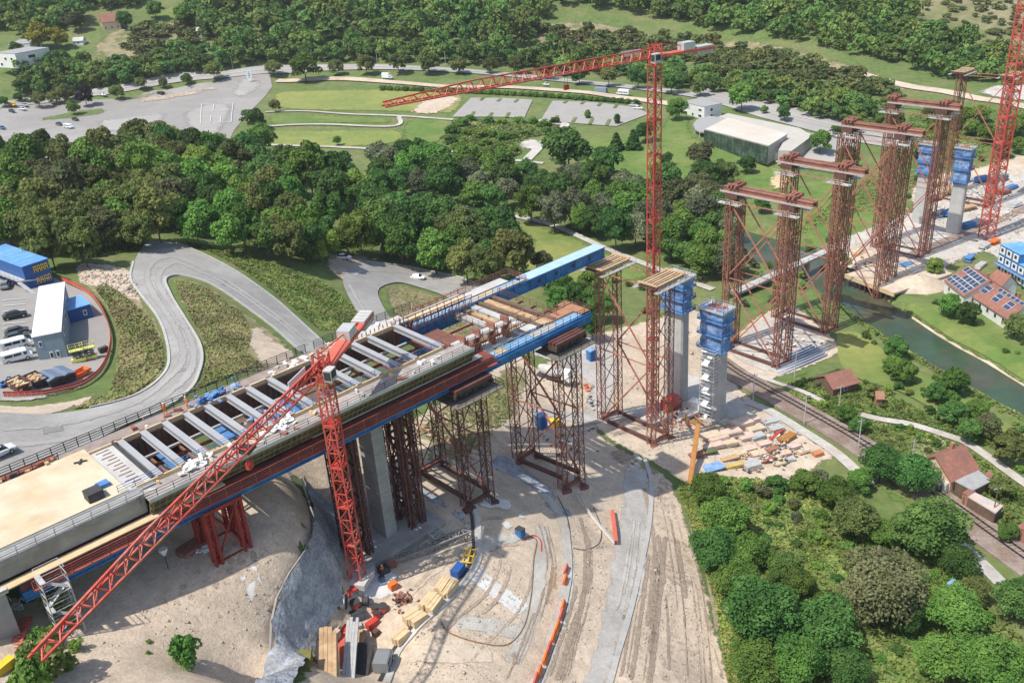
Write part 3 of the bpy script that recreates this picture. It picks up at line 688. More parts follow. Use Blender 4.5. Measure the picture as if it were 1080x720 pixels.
# ------------------------------------------------------------------ formwork gantry
gan = thing('formwork_gantry', 'long formwork gantry with blue girders, grey cross beams and red railings above the slope', 'formwork gantry', B(0, 0, 45))
def girder(w0, w1, u0, u1, usplit, label):
    mb = MB()
    us = usplit if w0 < 0 else u0
    bbox(mb, u0, us, w0, w1, 45, 46.0, 0); bbox(mb, u0, us, w0 + .1, w1 - .1, 46.0, 47.1, 2) if us > u0 else None
    zt_ = 46.55 if w0 < 0 else 47.1
    bbox(mb, us, u1, w0, w1, 45, zt_, 0)
    for z in ((45, 46.0) if w0 < 0 else (45, 46.98)): bbox(mb, u0 - .05, u1 + .05, w0 - .16, w1 + .16, z - .06, z + .12, 0)
    if w0 > 0: bbox(mb, 88, u1 + .05, w0 - .16, w1 + .16, zt_, zt_ + .14, 3)  # sunlight on top of the blue nose, painted as a paler strip
    uu = usplit
    while uu < min(u1, 88) - 2:
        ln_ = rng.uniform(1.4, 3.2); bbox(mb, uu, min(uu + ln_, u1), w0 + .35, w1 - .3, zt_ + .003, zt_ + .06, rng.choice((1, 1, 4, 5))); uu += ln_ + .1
    # stiffeners
    u = u0 + 2
    while u < u1:
        for ww in (w0 - .14, w1 + .02): bbox(mb, u, u + .12, ww, ww + .12, 45.1, 45.95 if w0 < 0 else 46.95, 0)
        u += 4.0
    return mb
g1 = girder(-9.0, -6.7, -5, 86, 64, ''); m_nose_sunlit = M('nose_top_sunlit', (.38,.53,.68), .5, .08, .6); gn = g1.build('main_girder', [m_blue, m_bluel, m_rustd, m_nose_sunlit, m_conc, m_woodp], gan)
g2 = girder(8.3, 10.7, -5, 109.5, 62, '')
for u in (91, 95.6, 100.2, 104.8): bbox(g2, u, u + .7, 8.24, 8.32, 45.7, 46.4, 2)
gf = g2.build('main_girder', [m_blue, m_bluel, m_dark, m_nose_sunlit, m_conc, m_woodp], gan); gf['label'] = 'blue girder with a long bare nose'
# railings of the girders
r1 = MB(); rail(r1, [B(-4, -9.75, 46.15), B(64, -9.75, 46.15)], 1.25, 4, .07, 2.0); bbox(r1, -4, 64, -9.8, -9.0, 46.03, 46.15); r1.build('railing', M('railing_red', (.36,.10,.075), .6, .2, .6), gn)
r2 = MB(); rail(r2, [B(64, -9.1, 46.6), B(86, -9.1, 46.6), B(86, -4.5, 46.6), B(70, -4.5, 46.6)], 1.2, 3, .07, 1.6); r2.build('railing', m_rustd, gn)
r3 = MB(); rail(r3, [B(60, 8.2, 47.1), B(88, 8.2, 47.1), B(88, 13.2, 47.1), B(66, 13.2, 47.1)], 1.2, 3, .07, 1.6); r3.build('railing', m_rust, gf)
# red catwalk on the near girder, tubes and struts
cw = MB(); bbox(cw, -4, 64, -9.15, -6.0, 47.14, 47.26); cw.build('catwalk', M('red_catwalk', (.24,.06,.045), .8, .25, 1.2, col2=(.14,.06,.05), scale2=.4), gan)
cw = MB(); bbox(cw, -30, 19, -9.3, -8.0, 47.45, 47.6); cw.build('plank_walkway', m_woodp, gan)
pp = MB()
for w, z in ((-8.5, 47.7), (-8.1, 47.7), (-7.7, 47.7)): pp.tube([B(32, w, z), B(62, w, z)], .13, 6)
pp.build('steel_tube', m_steel, gan)['kind'] = 'stuff'
st = MB()
for i in range(22):
    u = 19 + i * 2.0
    for sgn, w0 in ((-1, -6.4), (1, 7.9)):
        st.bar(B(u, w0, 46.5), B(u, w0 + sgn * .2, 49.7), .28); st.bar(B(u, w0, 46.6), B(u, w0 - sgn * 1.3, 49.6), .2)
        st.bar(B(u - .9, w0 - sgn * .5, 49.3), B(u + .9, w0 - sgn * .5, 46.9), .14)
st.build('hanger_frame', m_red, gan)['kind'] = 'stuff'
# outer formwork panels (near and far), with walers
for sgn, wa, wb in ((-1, -9.25, -8.35), (1, 9.6, 7.7)):
    mb = MB(); u0, u1 = 10, 60
    mb.add([B(u0, wa, 49.75), B(u1, wa, 49.75), B(u1, wb, 47.75), B(u0, wb, 47.75), B(u0, wa - sgn*.25, 49.75), B(u1, wa - sgn*.25, 49.75), B(u1, wb - sgn*.25, 47.75), B(u0, wb - sgn*.25, 47.75)],
           [(0,1,2,3), (7,6,5,4), (0,4,5,1), (3,2,6,7), (0,3,7,4), (1,5,6,2)])
    for i in range(63):
        u = u0 + .3 + i * .8
        mb.bar(B(u, wa + sgn*.06, 49.7), B(u, wb + sgn*.06, 47.8), .16, .2, 1)
    for t in (.05, .5, .95):
        w = wa + (wb - wa) * t + sgn * .16; z = 49.75 - 2 * t; mb.bar(B(u0, w, z), B(u1, w, z), .14, .14, 1)
    mb.build('outer_panel', [m_olive, M('waler_timber', (.21,.17,.10), .85, .3, .9)], gan)
# side walkways on top of the wings
wk = MB(); bbox(wk, 10, 60, -9.25, -5.9, 49.8, 50.0); bbox(wk, 10, 60, -9.4, -9.25, 49.72, 50.22, 1); bbox(wk, 10, 57, -5.95, -5.7, 49.8, 50.5, 2)
wk.build('side_walkway', [m_walk, m_steel, m_woodp], gan)
wk = MB(); bbox(wk, -12, 60, 6.3, 9.6, 49.8, 50.0); bbox(wk, 9, 57, 6.0, 6.25, 49.8, 50.5, 2)
wk.build('side_walkway', [M('brown_walkway', (.29,.235,.21), .85, .2, .6), m_steel, m_woodp], gan)
rb = MB(); rail(rb, [B(9, -9.2, 50), B(60, -9.2, 50)], 1.1, 3, .05, 2.0); rb.build('handrail', m_dark, gan)
rb = MB(); rail(rb, [B(8, -5.6, 50.4), B(57, -5.6, 50.4)], 1.0, 3, .05, 2.0); rb.build('handrail', m_tarp, gan)
rb = MB(); rail(rb, [B(-12, 9.6, 50), B(43, 9.6, 50)], 1.35, 4, .075, 1.6); rail(rb, [B(44.5, 9.6, 50), B(63, 9.6, 50)], 1.35, 4, .075, 1.6)
rb.build('handrail', M('black_green_rail', (.035,.045,.04), .6, .2, 1), gan)
wk = MB(); bbox(wk, 47, 60, 6.4, 9.4, 50.0, 50.12)
for i in range(16): bbox(wk, 47 + i * .8, 47.12 + i * .8, 6.3, 6.42, 50, 51.1, 1)
wk.build('upper_walkway', [m_conc, m_rust], gan)
# inner walls of the trough, floor bearers, soffit boards
for w in (-5.85, 6.0):
    mb = MB(); bbox(mb, 11.5, 57.5, w - .12, w + .12, 46.6, 49.9, 0)
    for i in range(58): bbox(mb, 11.8 + i * .79, 11.95 + i * .79, w - .22, w + .22, 46.6, 49.85, 1)
    mb.build('inner_wall', [m_woodd, m_rustd], gan)
fl = MB()
for i in range(24):
    u = 10 + i * 2.0; fl.bar(B(u, -5.7, 46.3), B(u, 5.8, 46.3), .3, .35, 0)
for w in (-3.2, 0, 3.2): fl.bar(B(9, w, 46.6), B(82, w, 46.6), .3, .4, 0)
fl.bar(B(12, 3.4, 48.1), B(57, 3.4, 48.1), .35, .3, 1); fl.bar(B(12, -2.6, 47.9), B(57, -2.6, 47.9), .25, .25, 0)
fl.build('floor_bearer', [m_rust, m_steel], gan)['kind'] = 'stuff'
so_ = MB()
for (u0, u1, w0, w1, mi) in ((11, 14, -5.6, 5.6, 2), (16.5, 18.2, -1, 5.6, 1), (20, 23.5, -5.6, .4, 0), (24, 27, 1, 5.6, 1), (28, 33, -5.6, 5.6, 2), (34, 36, -5, 5, 1), (38, 40.5, -5.5, 5.5, 2), (41, 45, -5, -1.5, 0), (45, 49, -4, -.5, 3), (49, 53, -4, 0, 3), (53, 56.5, -5, 1, 3), (58.5, 65, -5.4, 5.5, 4)):
    bbox(so_, u0, u1, w0, w1, 46.85, 47.0, mi)
for i in range(14): bbox(so_, 58.6 + i * .47, 58.72 + i * .47, -5.4, 5.5, 47.0, 47.06, 3)
so_.build('soffit_board', [m_wood, m_tarp, m_woodd, M('red_brown_board', (.30,.13,.09), .8, .2, 1), M('dark_red_board', (.12,.062,.052), .8, .2, 1)], gan)['kind'] = 'stuff'
# the grey cross beams: I sections
cb_u = [13.0, 16.0, 19.0, 22.0, 24.9, 28.2, 31.2, 34.6, 41.9, 45.6, 49.0, 52.0, 57.0]
for u in cb_u:
    mb = MB(); w0, w1 = (-5.75, 6.05)
    bbox(mb, u - .42, u + .42, w0, w1, 50.36, 50.48); bbox(mb, u - .3, u + .3, w0, w1, 49.75, 50.36, 1); bbox(mb, u - .42, u + .42, w0, w1, 49.63, 49.75)
    for ww in (w0 - .18, w1 + .02): bbox(mb, u - .35, u + .35, ww, ww + .16, 49.4, 50.6, 2)
    mb.build('cross_beam', [m_grey, M('beam_web', (.27,.275,.28), .5, .1, .5) if u == 13.0 else bpy.data.materials['beam_web'], m_rust], gan)
# front end: plank decks, transverse bearers, blue catwalk
fr = MB()
bbox(fr, 78, 84, -6.9, -4.0, 46.7, 46.85, 0); bbox(fr, 70, 78, -6.3, -4.4, 46.7, 46.8, 1); bbox(fr, 84, 86.2, -8.8, -3.0, 46.8, 46.95, 0); bbox(fr, 62, 74, -6.6, -4.2, 46.7, 46.9, 1); bbox(fr, 57.5, 72, -5.9, -4.4, 49.3, 49.5, 1)
bbox(fr, 66, 86, 10.7, 13.2, 47.0, 47.15, 1); bbox(fr, 72, 89, 8.4, 9.2, 47.17, 47.28, 1)
for i in range(5): bbox(fr, 58 + i*3, 58.3 + i * 3, -6, -4.2, 46, 50.4, 2)
fr.build('front_deck', [M('orange_brown_plank', (.38,.19,.11), .85, .15, 1.0), m_conc, m_rust], gan)
for i, (u, wd, mm) in enumerate(((70.5, 1.3, 0), (72.6, .9, 1), (74.2, 1.3, 0), (76.1, .7, 2), (77.4, 1.2, 1), (79.3, .8, 2))):
    mb = MB(); bbox(mb, u, u + wd, -6.7, 8.3, 46.1, 46.9 if mm != 2 else 47.05)
    mb.build('transverse_bearer', (m_conc, m_wood, m_woodd)[mm], gan)
fr = MB(); rail(fr, [B(81, -6, 46.9), B(81, 8.2, 46.9)], 1.2, 3, .06, 1.5); rail(fr, [B(69.6, -4, 46.9), B(69.6, 8.2, 46.9)], 1.2, 3, .06, 1.5)
fr.build('railing', m_rustd, gan)
# scaffold frames on the wings at the front (far side)
fr = MB()
for i in range(11):
    u = 57 + i * 1.5
    fr.bar(B(u, 6.4, 47.2), B(u, 6.4, 50.8), .1); fr.bar(B(u, 8.2, 47.2), B(u, 8.2, 50.8), .1); fr.bar(B(u, 6.4, 49.9), B(u, 8.2, 49.9), .1)
    fr.bar(B(u, 6.4, 47.4), B(u + 1.5, 6.4, 49.8), .08); fr.bar(B(u, 8.2, 48), B(u + 1.5, 8.2, 50), .08)
    fr.bar(B(u, -6.2, 47.2), B(u, -6.2, 50.3), .1); fr.bar(B(u, -6.2, 47.4), B(u + 1.5, -6.2, 49.8), .08)
for w in (6.4, 8.2, -6.2):
    for z in (48.6, 49.9, 50.7): fr.bar(B(57, w, z), B(73.5, w, z), .09)
bbox(fr, 57, 72, 6.5, 7.3, 49.9, 50.0, 1); bbox(fr, 57, 72, 7.6, 8.1, 49.95, 50.05, 2)
fr.build('scaffold_frame', [m_rust, m_woodp, m_conc], gan)
# clamps, jacks and boxes left on the wings of the gantry
fr = MB()
for i in range(60):
    u = rng.uniform(11, 56); w = rng.choice((rng.uniform(-8.8, -6.2), rng.uniform(6.6, 9.2)))
    s = rng.uniform(.2, .6); fr.box(B(u, w, 50.0), (s * rng.uniform(.6, 2.5), s, rng.uniform(.1, .5)), rng.uniform(0, 3), rng.randrange(4))
fr.build('loose_fitting', [m_woodp, m_steel, m_whitep, m_rust], gan)['kind'] = 'stuff'

# ------------------------------------------------------------------ finished deck
dk = thing('bridge_deck', 'finished stretch of pale tan concrete bridge deck at the hillside end of the gantry', 'bridge deck', B(0, 0, 50))
mb = MB(); bbox(mb, -34, 9.0, -5.9, 7.4, 49.9, 50.5); mb.build('deck_slab', m_deck, dk)
mb = MB(); bbox(mb, -34, 10, -7.6, -6.0, 47.7, 50.1); bbox(mb, -34, 9, -8.0, -7.6, 49.6, 50.2); mb.build('edge_beam', m_concd, dk)
mb = MB(); bbox(mb, -34, 8, -5, 6.5, 46.0, 49.9); mb.build('box_girder', m_concd, dk)
mb = MB(); bbox(mb, 9.0, 12.0, -5.6, 6.2, 49.2, 50.2, 0)
for i in range(13): bbox(mb, 9.6 + (i % 2) * .5, 11.2, -5.3 + i * .88, -5.2 + i * .88, 50.2, 50.28, 1)
bbox(mb, 12.0, 12.25, -5.7, 6.3, 49.2, 50.6, 2)
mb.build('end_formwork', [m_conc, m_rust, m_dark], dk)
mb = MB()
for k in range(3): mb.tube([B(-34, -7.85, 50.35 + .32 * k), B(10, -7.85, 50.35 + .32 * k)], .06, 5)
for i in range(23): mb.bar(B(-34 + i * 2, -7.85, 50.1), B(-34 + i * 2, -7.85, 51.2), .09)
for k in range(2): mb.tube([B(-34, -6.4 + .5 * k, 50.2), B(12, -6.4 + .5 * k, 50.2)], .12, 6)
mb.build('railing', m_steel, dk)
mb = MB(); rail(mb, [B(-34, 7.9, 50.0), B(6, 7.9, 50.0)], 1.2, 3, .07, 1.5); mb.build('railing', m_dark, dk)
mb = MB()
for i in range(26):
    u = -12 + i * .75; mb.box(B(u, 7.9 + rng.uniform(-.3, .5), 50.0), (rng.uniform(.3, 1.1), rng.uniform(.3, .7), rng.uniform(.2, .9)), rng.uniform(0, 3), rng.randrange(4))
bbox(mb, -3, 6, 8.6, 9.6, 50, 50.25, 1)
mb.build('stacked_fittings', [m_dark, M('red_brown_steel', (.3,.1,.07), .7, .2, 1), m_wood, m_steel], dk)['kind'] = 'stuff'
b_ = thing('pump_unit', 'small dark and grey pump unit standing at the near corner of the tan deck', 'pump', B(5.6, -4.4, 50.5))
mb = MB(); bbox(mb, 4.8, 6.6, -5.3, -3.6, 50.5, 51.6, 0); mb.build('housing', m_dark, b_)
mb = MB(); bbox(mb, 5.0, 6.4, -3.6, -2.7, 50.5, 51.0); mb.build('cabinet', m_conc, b_)
mb = MB(); bbox(mb, 6.6, 8.0, -3.4, -2.3, 50.5, 51.0); tag(mb.build('blue_crate', m_tarp), 'blue crate beside the pump unit on the end of the tan deck', 'crate')
mb = MB(); mb.bar(B(6.8, 4.9, 50.6), B(8.2, 4.3, 50.6), .25, .12, caps=True); mb.bar(B(7.2, 4.1, 50.62), B(7.8, 5.1, 50.62), .25, .12, caps=True)
tag(mb.build('steel_cross', m_dark), 'small dark steel cross lying on the upper corner of the tan deck', 'cross')
# blue sheet heaps and white sheets on the gantry
def heap(name, label, cat, c, size, mat, n=40, flat=.5, rz=0):
    mb = MB(); ca, sa = math.cos(rz), math.sin(rz)
    for i in range(n):
        x, y = rng.gauss(0, .3) * size[0], rng.gauss(0, .3) * size[1]; s = rng.uniform(.35, .9)
        z = abs(rng.gauss(0, .35)) * size[2]
        p = Vector(c) + Vector((x * ca - y * sa, x * sa + y * ca, z))
        a = Vector((rng.uniform(-1, 1), rng.uniform(-1, 1), rng.uniform(-flat, flat))).normalized() * s
        b = a.cross(Vector((rng.uniform(-.4, .4), rng.uniform(-.4, .4), 1))).normalized() * s * rng.uniform(.4, 1)
        mb.para(p, a, b, a.cross(b).normalized() * rng.uniform(.06, .2), rng.randrange(len(mat)) if isinstance(mat, list) else 0)
    o = tag(mb.build(name, mat), label, cat)
    if n >= 12: o['kind'] = 'stuff'
    return o
m_tarp2 = M('pale_blue_tarp', (.20,.33,.55), .7, .25, .9, speck=.15)
heap('blue_props', 'jumble of bright blue formwork props heaped at the far wing of the gantry', 'props', B(26.5, 7.2, 50.1), (5.0, 2.0, 1.4), [m_tarp, m_tarp2, m_blue], 90, .7, _a)
heap('blue_props', 'jumble of pale blue props heaped in the open trough beside the crane jib', 'props', B(29.5, -2.5, 49.2), (5.0, 3.0, 1.2), [m_tarp, m_tarp2, m_steel], 80, .7, _a)
heap('white_sheets', 'crumpled white sheets on the near wing, left of the red crane mast', 'sheets', B(29, -6.4, 50.1), (4.5, .9, .8), m_whitep, 40, .5, _a)
heap('white_sheets', 'crumpled white sheets on the near wing, close to the tan deck', 'sheets', B(17.5, -6.6, 50.1), (4.5, .9, .8), m_whitep, 40, .5, _a)
heap('white_sheets', 'white plates stacked on the far wing near the crane counter jib', 'sheets', B(39, 7.4, 50.1), (5, 1.2, .7), m_whitep, 16, .1, _a)
# abutment and stair tower
ab = thing('bridge_abutment', 'grey concrete abutment block under the deck at the left edge', 'abutment', B(-14, -8, 41))
mb = MB(); bbox(mb, -34, -6.5, -8.9, 8, 36, 47.2); mb.build('wall', m_concd, ab)
mb = MB(); bbox(mb, -34, -6.2, -9.3, -8.6, 47.2, 47.7); mb.build('coping', m_conc, ab)
def stair(name, label, c, u1, v1, h, lv, mat, du=BU, dv=BV):
    t = thing(name, label, 'scaffold stair', c); c = Vector(c); fr = MB(); fl_ = MB()
    cs = [c, c + du * u1, c + du * u1 + dv * v1, c + dv * v1]
    for q in cs: fr.bar(q, q + Vector((0, 0, h)), .09)
    n = max(2, int(h / lv))
    for k in range(n + 1):
        z = Vector((0, 0, k * h / n)); z2 = Vector((0, 0, (k + .5) * h / n))
        for i in range(4):
            fr.bar(cs[i] + z, cs[(i + 1) % 4] + z, .07); fr.bar(cs[i] + z2, cs[(i+1) % 4] + z2, .05)
        if k < n:
            a, b = (cs[0], cs[1]) if k % 2 == 0 else (cs[1], cs[0])
            zz = Vector((0, 0, (k + 1) * h / n)); dd = dv * (v1 * (.05 if k % 2 else .52))
            fl_.add([a + z + dd, a + z + dd + dv * v1 * .42, b + zz + dd + dv * v1 * .42, b + zz + dd], [(0, 1, 2, 3)])
            fl_.para(b + zz - (b - a).normalized() * .5, (b - a).normalized() * .6, dv * v1, (0, 0, .06))
    fr.build('frame', mat, t); fl_.build('stair_flight', mat, t); return t
zb = B(-3.5, -11.4, 0); zb.z = gz(zb.x, zb.y) - .2
stair('scaffold_stair', 'steel scaffold stair tower against the concrete abutment at the left', zb, 2.6, 2.0, 47.6 - zb.z, 1.6, m_steel)

# ------------------------------------------------------------------ lattice helpers
def lattice_col(mb, base, top, a, b, ha, hb, panel, chord=.17, lace=.07, mi=0, horiz=True):
    """4-chord column from base to top; a,b unit vectors, ha,hb half widths"""
    base, top = Vector(base), Vector(top); L = (top - base).length; n = max(1, int(round(L / panel)))
    cs = [(-1,-1), (1,-1), (1,1), (-1,1)]
    off = [a * (ha * s) + b * (hb * t) for s, t in cs]
    for o in off: mb.bar(base + o, top + o, chord, mi=mi)
    for k in range(n):
        p, q = base.lerp(top, k / n), base.lerp(top, (k + 1) / n)
        for i in range(4):
            o1, o2 = off[i], off[(i + 1) % 4]
            if k % 2: mb.bar(p + o1, q + o2, lace, mi=mi)
            else: mb.bar(p + o2, q + o1, lace, mi=mi)
            if horiz: mb.bar(p + o1, p + o2, lace, mi=mi)

# ------------------------------------------------------------------ support towers
def tower(u, wc, half, du, topz, label, beam=None, plat=True, cols=2, dw=.0, matr=None, plat_mats=None, xb=2, skew=0.0, head=None, panel=1.9):
    matr = matr or m_rust
    uc = u; base = B(uc, wc, 0); zg = gz(base.x, base.y)
    t = thing('support_tower', label, 'support tower', (base.x, base.y, zg), 'rust red lattice towers along the line of the bridge')
    ends = {}
    for s in (-1, 1):
        for k in range(cols):
            uu = uc + (k - (cols - 1) / 2) * du + skew * s; w = wc + s * half
            p = B(uu, w, 0); z0 = gz(p.x, p.y) - .2
            mb = MB(); lattice_col(mb, (p.x, p.y, z0), (p.x, p.y, topz), BU, BV, .62, .62, panel, .23 if beam else .18, .095 if beam else .07, 0, True)
            mb.box((p.x, p.y, z0 - .3), (2.2, 2.2, .65), _a, 0)
            mb.build('lattice_column', matr, t); ends[(s, k)] = (p, z0)
    # bracing between the columns of a pair
    for s in (-1, 1):
        br = MB()
        for k in range(cols - 1):
            (p, za), (q, zb_) = ends[(s, k)], ends[(s, k + 1)]
            z0 = max(za, zb_) + .4; n = max(2, int((topz - z0) / 6)); dz = (topz - z0) / n
            for i in range(n):
                zl, zh = z0 + i * dz, z0 + (i + 1) * dz
                br.bar((p.x, p.y, zl), (q.x, q.y, zh), .13); br.bar((q.x, q.y, zl), (p.x, p.y, zh), .13)
                br.bar((p.x, p.y, zl), (q.x, q.y, zl), .1)
            br.bar((p.x, p.y, z0), (q.x, q.y, z0), .5, .6)
        br.build('tower_brace', matr, t)
    # long diagonals between near and far pair
    lb = MB(); n = xb
    for k in range(cols):
        (p, za), (q, zb_) = ends[(-1, k)], ends[(1, k)]
        z0 = max(za, zb_) + .5; dz = (topz - .5 - z0) / n
        for i in range(n):
            zl, zh = z0 + i * dz, z0 + (i + 1) * dz
            m = (Vector(p) + Vector(q)) / 2
            a1, b1 = Vector((p.x, p.y, zl)), Vector((q.x, q.y, zh)); a2, b2_ = Vector((q.x, q.y, zl)), Vector((p.x, p.y, zh))
            (lb.bar(a1, b1, .26) if (i + k) % 2 or beam else None); (lb.bar(a2, b2_, .26) if (i + k + 1) % 2 or beam else None)
            lb.bar(b1, b2_, .18)
            if i == 0: mbb = MB(); mbb.bar(a1, a2, .5, .7); mbb.build('base_beam', m_rustd, t)
    lb.build('cross_brace', M('brace_red', (.42,.16,.115), .7, .2, .5) if 'brace_red' not in bpy.data.materials else bpy.data.materials['brace_red'], t)
    if head:
        for s in (-1, 1):
            w = wc + s * half; Lh = du / 2 + 1.2; mb = MB(); z = topz; lv = 0
            while z < head - .3:
                hh_ = .66; n_ = 5
                for j in range(n_):
                    f = (j / (n_ - 1) - .5)
                    if lv % 2: bbox(mb, uc - Lh, uc + Lh, w + f * 3.0 - .25, w + f * 3.0 + .25, z + .003, z + hh_, lv % 3 and 1)
                    else: bbox(mb, uc + f * 2 * Lh - .2, uc + f * 2 * Lh + .2, w - 1.8, w + 1.8, z + .003, z + hh_, 0)
                z += hh_; lv += 1
            bbox(mb, uc - Lh * .8, uc + Lh * .8, w - 1.5, w + 1.5, topz, head - .05, 2)
            mb.build('head_stack', [M('head_timber', (.065,.05,.038), .85, .3, .8) if 'head_timber' not in bpy.data.materials else bpy.data.materials['head_timber'], m_rustd, m_dark], t)
            mb = MB(); bbox(mb, uc - Lh - .8, uc + Lh + 1.2, w - 2.9, w + 2.6, topz - 1.0, topz - .85, 0)
            rail(mb, [B(uc - Lh - .8, w - 2.9, topz - .9), B(uc + Lh + 1.2, w - 2.9, topz - .9), B(uc + Lh + 1.2, w + 2.6, topz - .9)], 1.1, 2, .06, 1.5, 1)
            mb.build('hanging_platform', [M('dark_plank', (.17,.15,.13), .85, .25, 1) if 'dark_plank' not in bpy.data.materials else bpy.data.materials['dark_plank'], m_dark], t)
    if plat:
        for s in (-1, 1):
            w = wc + s * half; mb = MB(); Lh = du * (cols - 1) / 2 + 1.6
            bbox(mb, uc - Lh + skew * s, uc + Lh + skew * s, w - 2.1, w + 2.1, topz + .02, topz + .3, 0)
            for j in range(6):
                ww = w - 1.8 + j * .72; bbox(mb, uc - Lh + .3 + skew * s, uc + Lh - .3 + skew * s, ww - .17, ww + .17, topz + .3, topz + .66, 1 if j % 2 else 2)
            for e in (-1, 1):
                bbox(mb, uc + e * (Lh - .25) - .3 + skew * s, uc + e * (Lh - .25) + .3 + skew * s, w - 2.3, w + 2.3, topz + .66, topz + .85, 1)
                bbox(mb, uc - Lh - .7 + skew * s, uc + Lh + .7 + skew * s, w + e * 2.6 - .5, w + e * 2.6 + .5, topz - .35, topz - .22, 3)
            rail(mb, [B(uc - Lh - .7 + skew * s, w - 3.1, topz - .25), B(uc + Lh + .7 + skew * s, w - 3.1, topz - .25)], 1.0, 2, .05, 1.6, 3)
            mb.build('platform', plat_mats or [m_rustd, m_wood, m_woodp, m_concd], t)
    if beam:
        w0, w1, zb2 = beam; mb = MB()
        for off in (-.9, .9):
            bbox(mb, uc + off - .35, uc + off + .35, w0, w1, zb2, zb2 + .25, 0); bbox(mb, uc + off - .12, uc + off + .12, w0, w1, zb2 + .25, zb2 + 1.2, 0); bbox(mb, uc + off - .35, uc + off + .35, w0, w1, zb2 + 1.2, zb2 + 1.4, 0)
        bbox(mb, uc - 2.1, uc - 1.2, w0 - .3, w1 + .3, zb2 + .2, zb2 + .34, 1); bbox(mb, uc - .5, uc + .5, w0, w1, zb2 + 1.1, zb2 + 1.22, 2); bbox(mb, uc - 2.2, uc - 2.1, w0 - .3, w1 + .3, zb2 + .15, zb2 + .62, 1)
        mb.build('top_beam', [m_rust, M('pink_grey_deck', (.45,.38,.35), .8, .12, .8) if 'pink_grey_deck' not in bpy.data.materials else bpy.data.materials['pink_grey_deck'], m_woodd], t)
        for s in (-1, 1):
            w = wc + s * half; mb = MB()
            for kk in range(3): bbox(mb, uc - 2.4, uc + 2.4, w - 1.2 + kk * .95, w - .75 + kk * .95, zb2 + 1.42, zb2 + 2.0 + .15 * (kk % 2), 0)
            for kk in range(2): mb.bar(B(uc - 1.5 + kk * 3, w - 1.4, zb2 + 2.2), B(uc - 1.5 + kk * 3, w + 1.4, zb2 + 2.2), .35, caps=True)
            mb.build('bearing_frame', m_rust, t)
            mb = MB()
            for e in (-1, 1): bbox(mb, uc + e * 2.6 - .7, uc + e * 2.6 + .8, w - 3.0, w + 3.0, topz - .9 + e * .3, topz - .75 + e * .3, 0)
            bbox(mb, uc - 2.2, uc + 2.2, w - 1.6, w + 1.6, topz + .05, zb2 - .02, 1)
            rail(mb, [B(uc - 3.4, w + 3.0, topz - 1.0), B(uc - 3.4, w - 3.0, topz - 1.0), B(uc + 3.4, w - 3.0, topz - .5)], 1.0, 2, .06, 1.4, 0)
            mb.build('work_platform', [m_conc, m_rustd], t)
    return t
dkm = [m_woodd, m_olive, m_woodd, m_dark]
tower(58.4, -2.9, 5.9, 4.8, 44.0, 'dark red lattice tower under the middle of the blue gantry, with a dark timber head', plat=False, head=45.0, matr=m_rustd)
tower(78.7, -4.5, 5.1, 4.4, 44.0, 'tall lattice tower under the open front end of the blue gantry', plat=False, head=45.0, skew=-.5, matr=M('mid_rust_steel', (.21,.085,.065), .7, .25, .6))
tower(110.6, 1.9, 6.6, 5.4, 42.9, 'lattice tower with two planked heads just beyond the gantry nose, beside the tall red crane', plat=True)
tower(165.7, 8.0, 7.6, 5.3, 41.5, 'lattice tower with a long top beam standing on the pale pad by the railway', beam=(-5.0, 18.5, 42.6), plat=False, panel=1.75)
tower(191.0, 8.9, 7.4, 5.3, 42.5, 'lattice tower with top beam on the near bank of the river', beam=(-4.0, 19.0, 43.8), plat=False, panel=1.75)
tower(227.0, 11.6, 7.6, 5.0, 44.0, 'dense lattice tower with a beam carrying timber on the far bank of the river', beam=(-1.5, 21.5, 45.4), plat=False, cols=3, panel=2.1)
tower(256.0, 13.2, 7.6, 5.0, 45.0, 'lattice tower with top beam behind the far pair of blue wrapped piers', beam=(1.0, 21.5, 46.4), plat=False, panel=2.1)
tower(312.0, 15.8, 7.8, 5.0, 46.0, 'farthest lattice tower with two planked heads, left of the red crane at the right edge', plat=True)

# ------------------------------------------------------------------ red trestle beside the abutment and falsework round the first pier
def trestle(u0, u1, w0, w1, ztop, label, mat, ch=.32):
    c = B((u0+u1)/2, (w0+w1)/2, 0); zg = gz(c.x, c.y)
    t = thing('steel_trestle', label, 'trestle', (c.x, c.y, zg))
    cs = [(u0, w0), (u1, w0), (u1, w1), (u0, w1)]; q = []
    for uu, ww in cs:
        p = B(uu, ww, 0); z0 = gz(p.x, p.y) - .3; q.append((p, z0))
        mb = MB(); lattice_col(mb, (p.x, p.y, z0), (p.x, p.y, ztop), BU, BV, .4, .4, 1.3, ch * .6, .09); mb.build('leg', mat, t)
    mb = MB()
    for i in range(4):
        (p, z0), (r, z1) = q[i], q[(i + 1) % 4]; zz = max(z0, z1) + .3; n = max(1, int((ztop - zz) / 5)); dz = (ztop - zz) / n
        for k in range(n):
            mb.bar((p.x, p.y, zz + k*dz), (r.x, r.y, zz + (k+1)*dz), .2); mb.bar((r.x, r.y, zz + k*dz), (p.x, p.y, zz + (k+1)*dz), .2)
            mb.bar((p.x, p.y, zz + k*dz), (r.x, r.y, zz + k*dz), .3)
    mb.build('brace', mat, t)
    mb = MB(); bbox(mb, u0 - .6, u1 + .6, w0 - .5, w1 + .5, ztop, ztop + .5); mb.build('head_beam', mat, t)
    return t
trestle(16, 20, -8.9, -5.2, 44.6, 'dark red steel trestle under the gantry on the bare hilltop', M('trestle_red', (.30,.045,.035), .6, .2, .5), .5)
trestle(17, 21, 6.5, 10, 44.6, 'red steel trestle under the far girder on the hilltop', m_rust)
trestle(36.6, 38.6, -7.0, -3.6, 44.6, 'dark steel falsework left of the pier below the gantry', m_rustd)
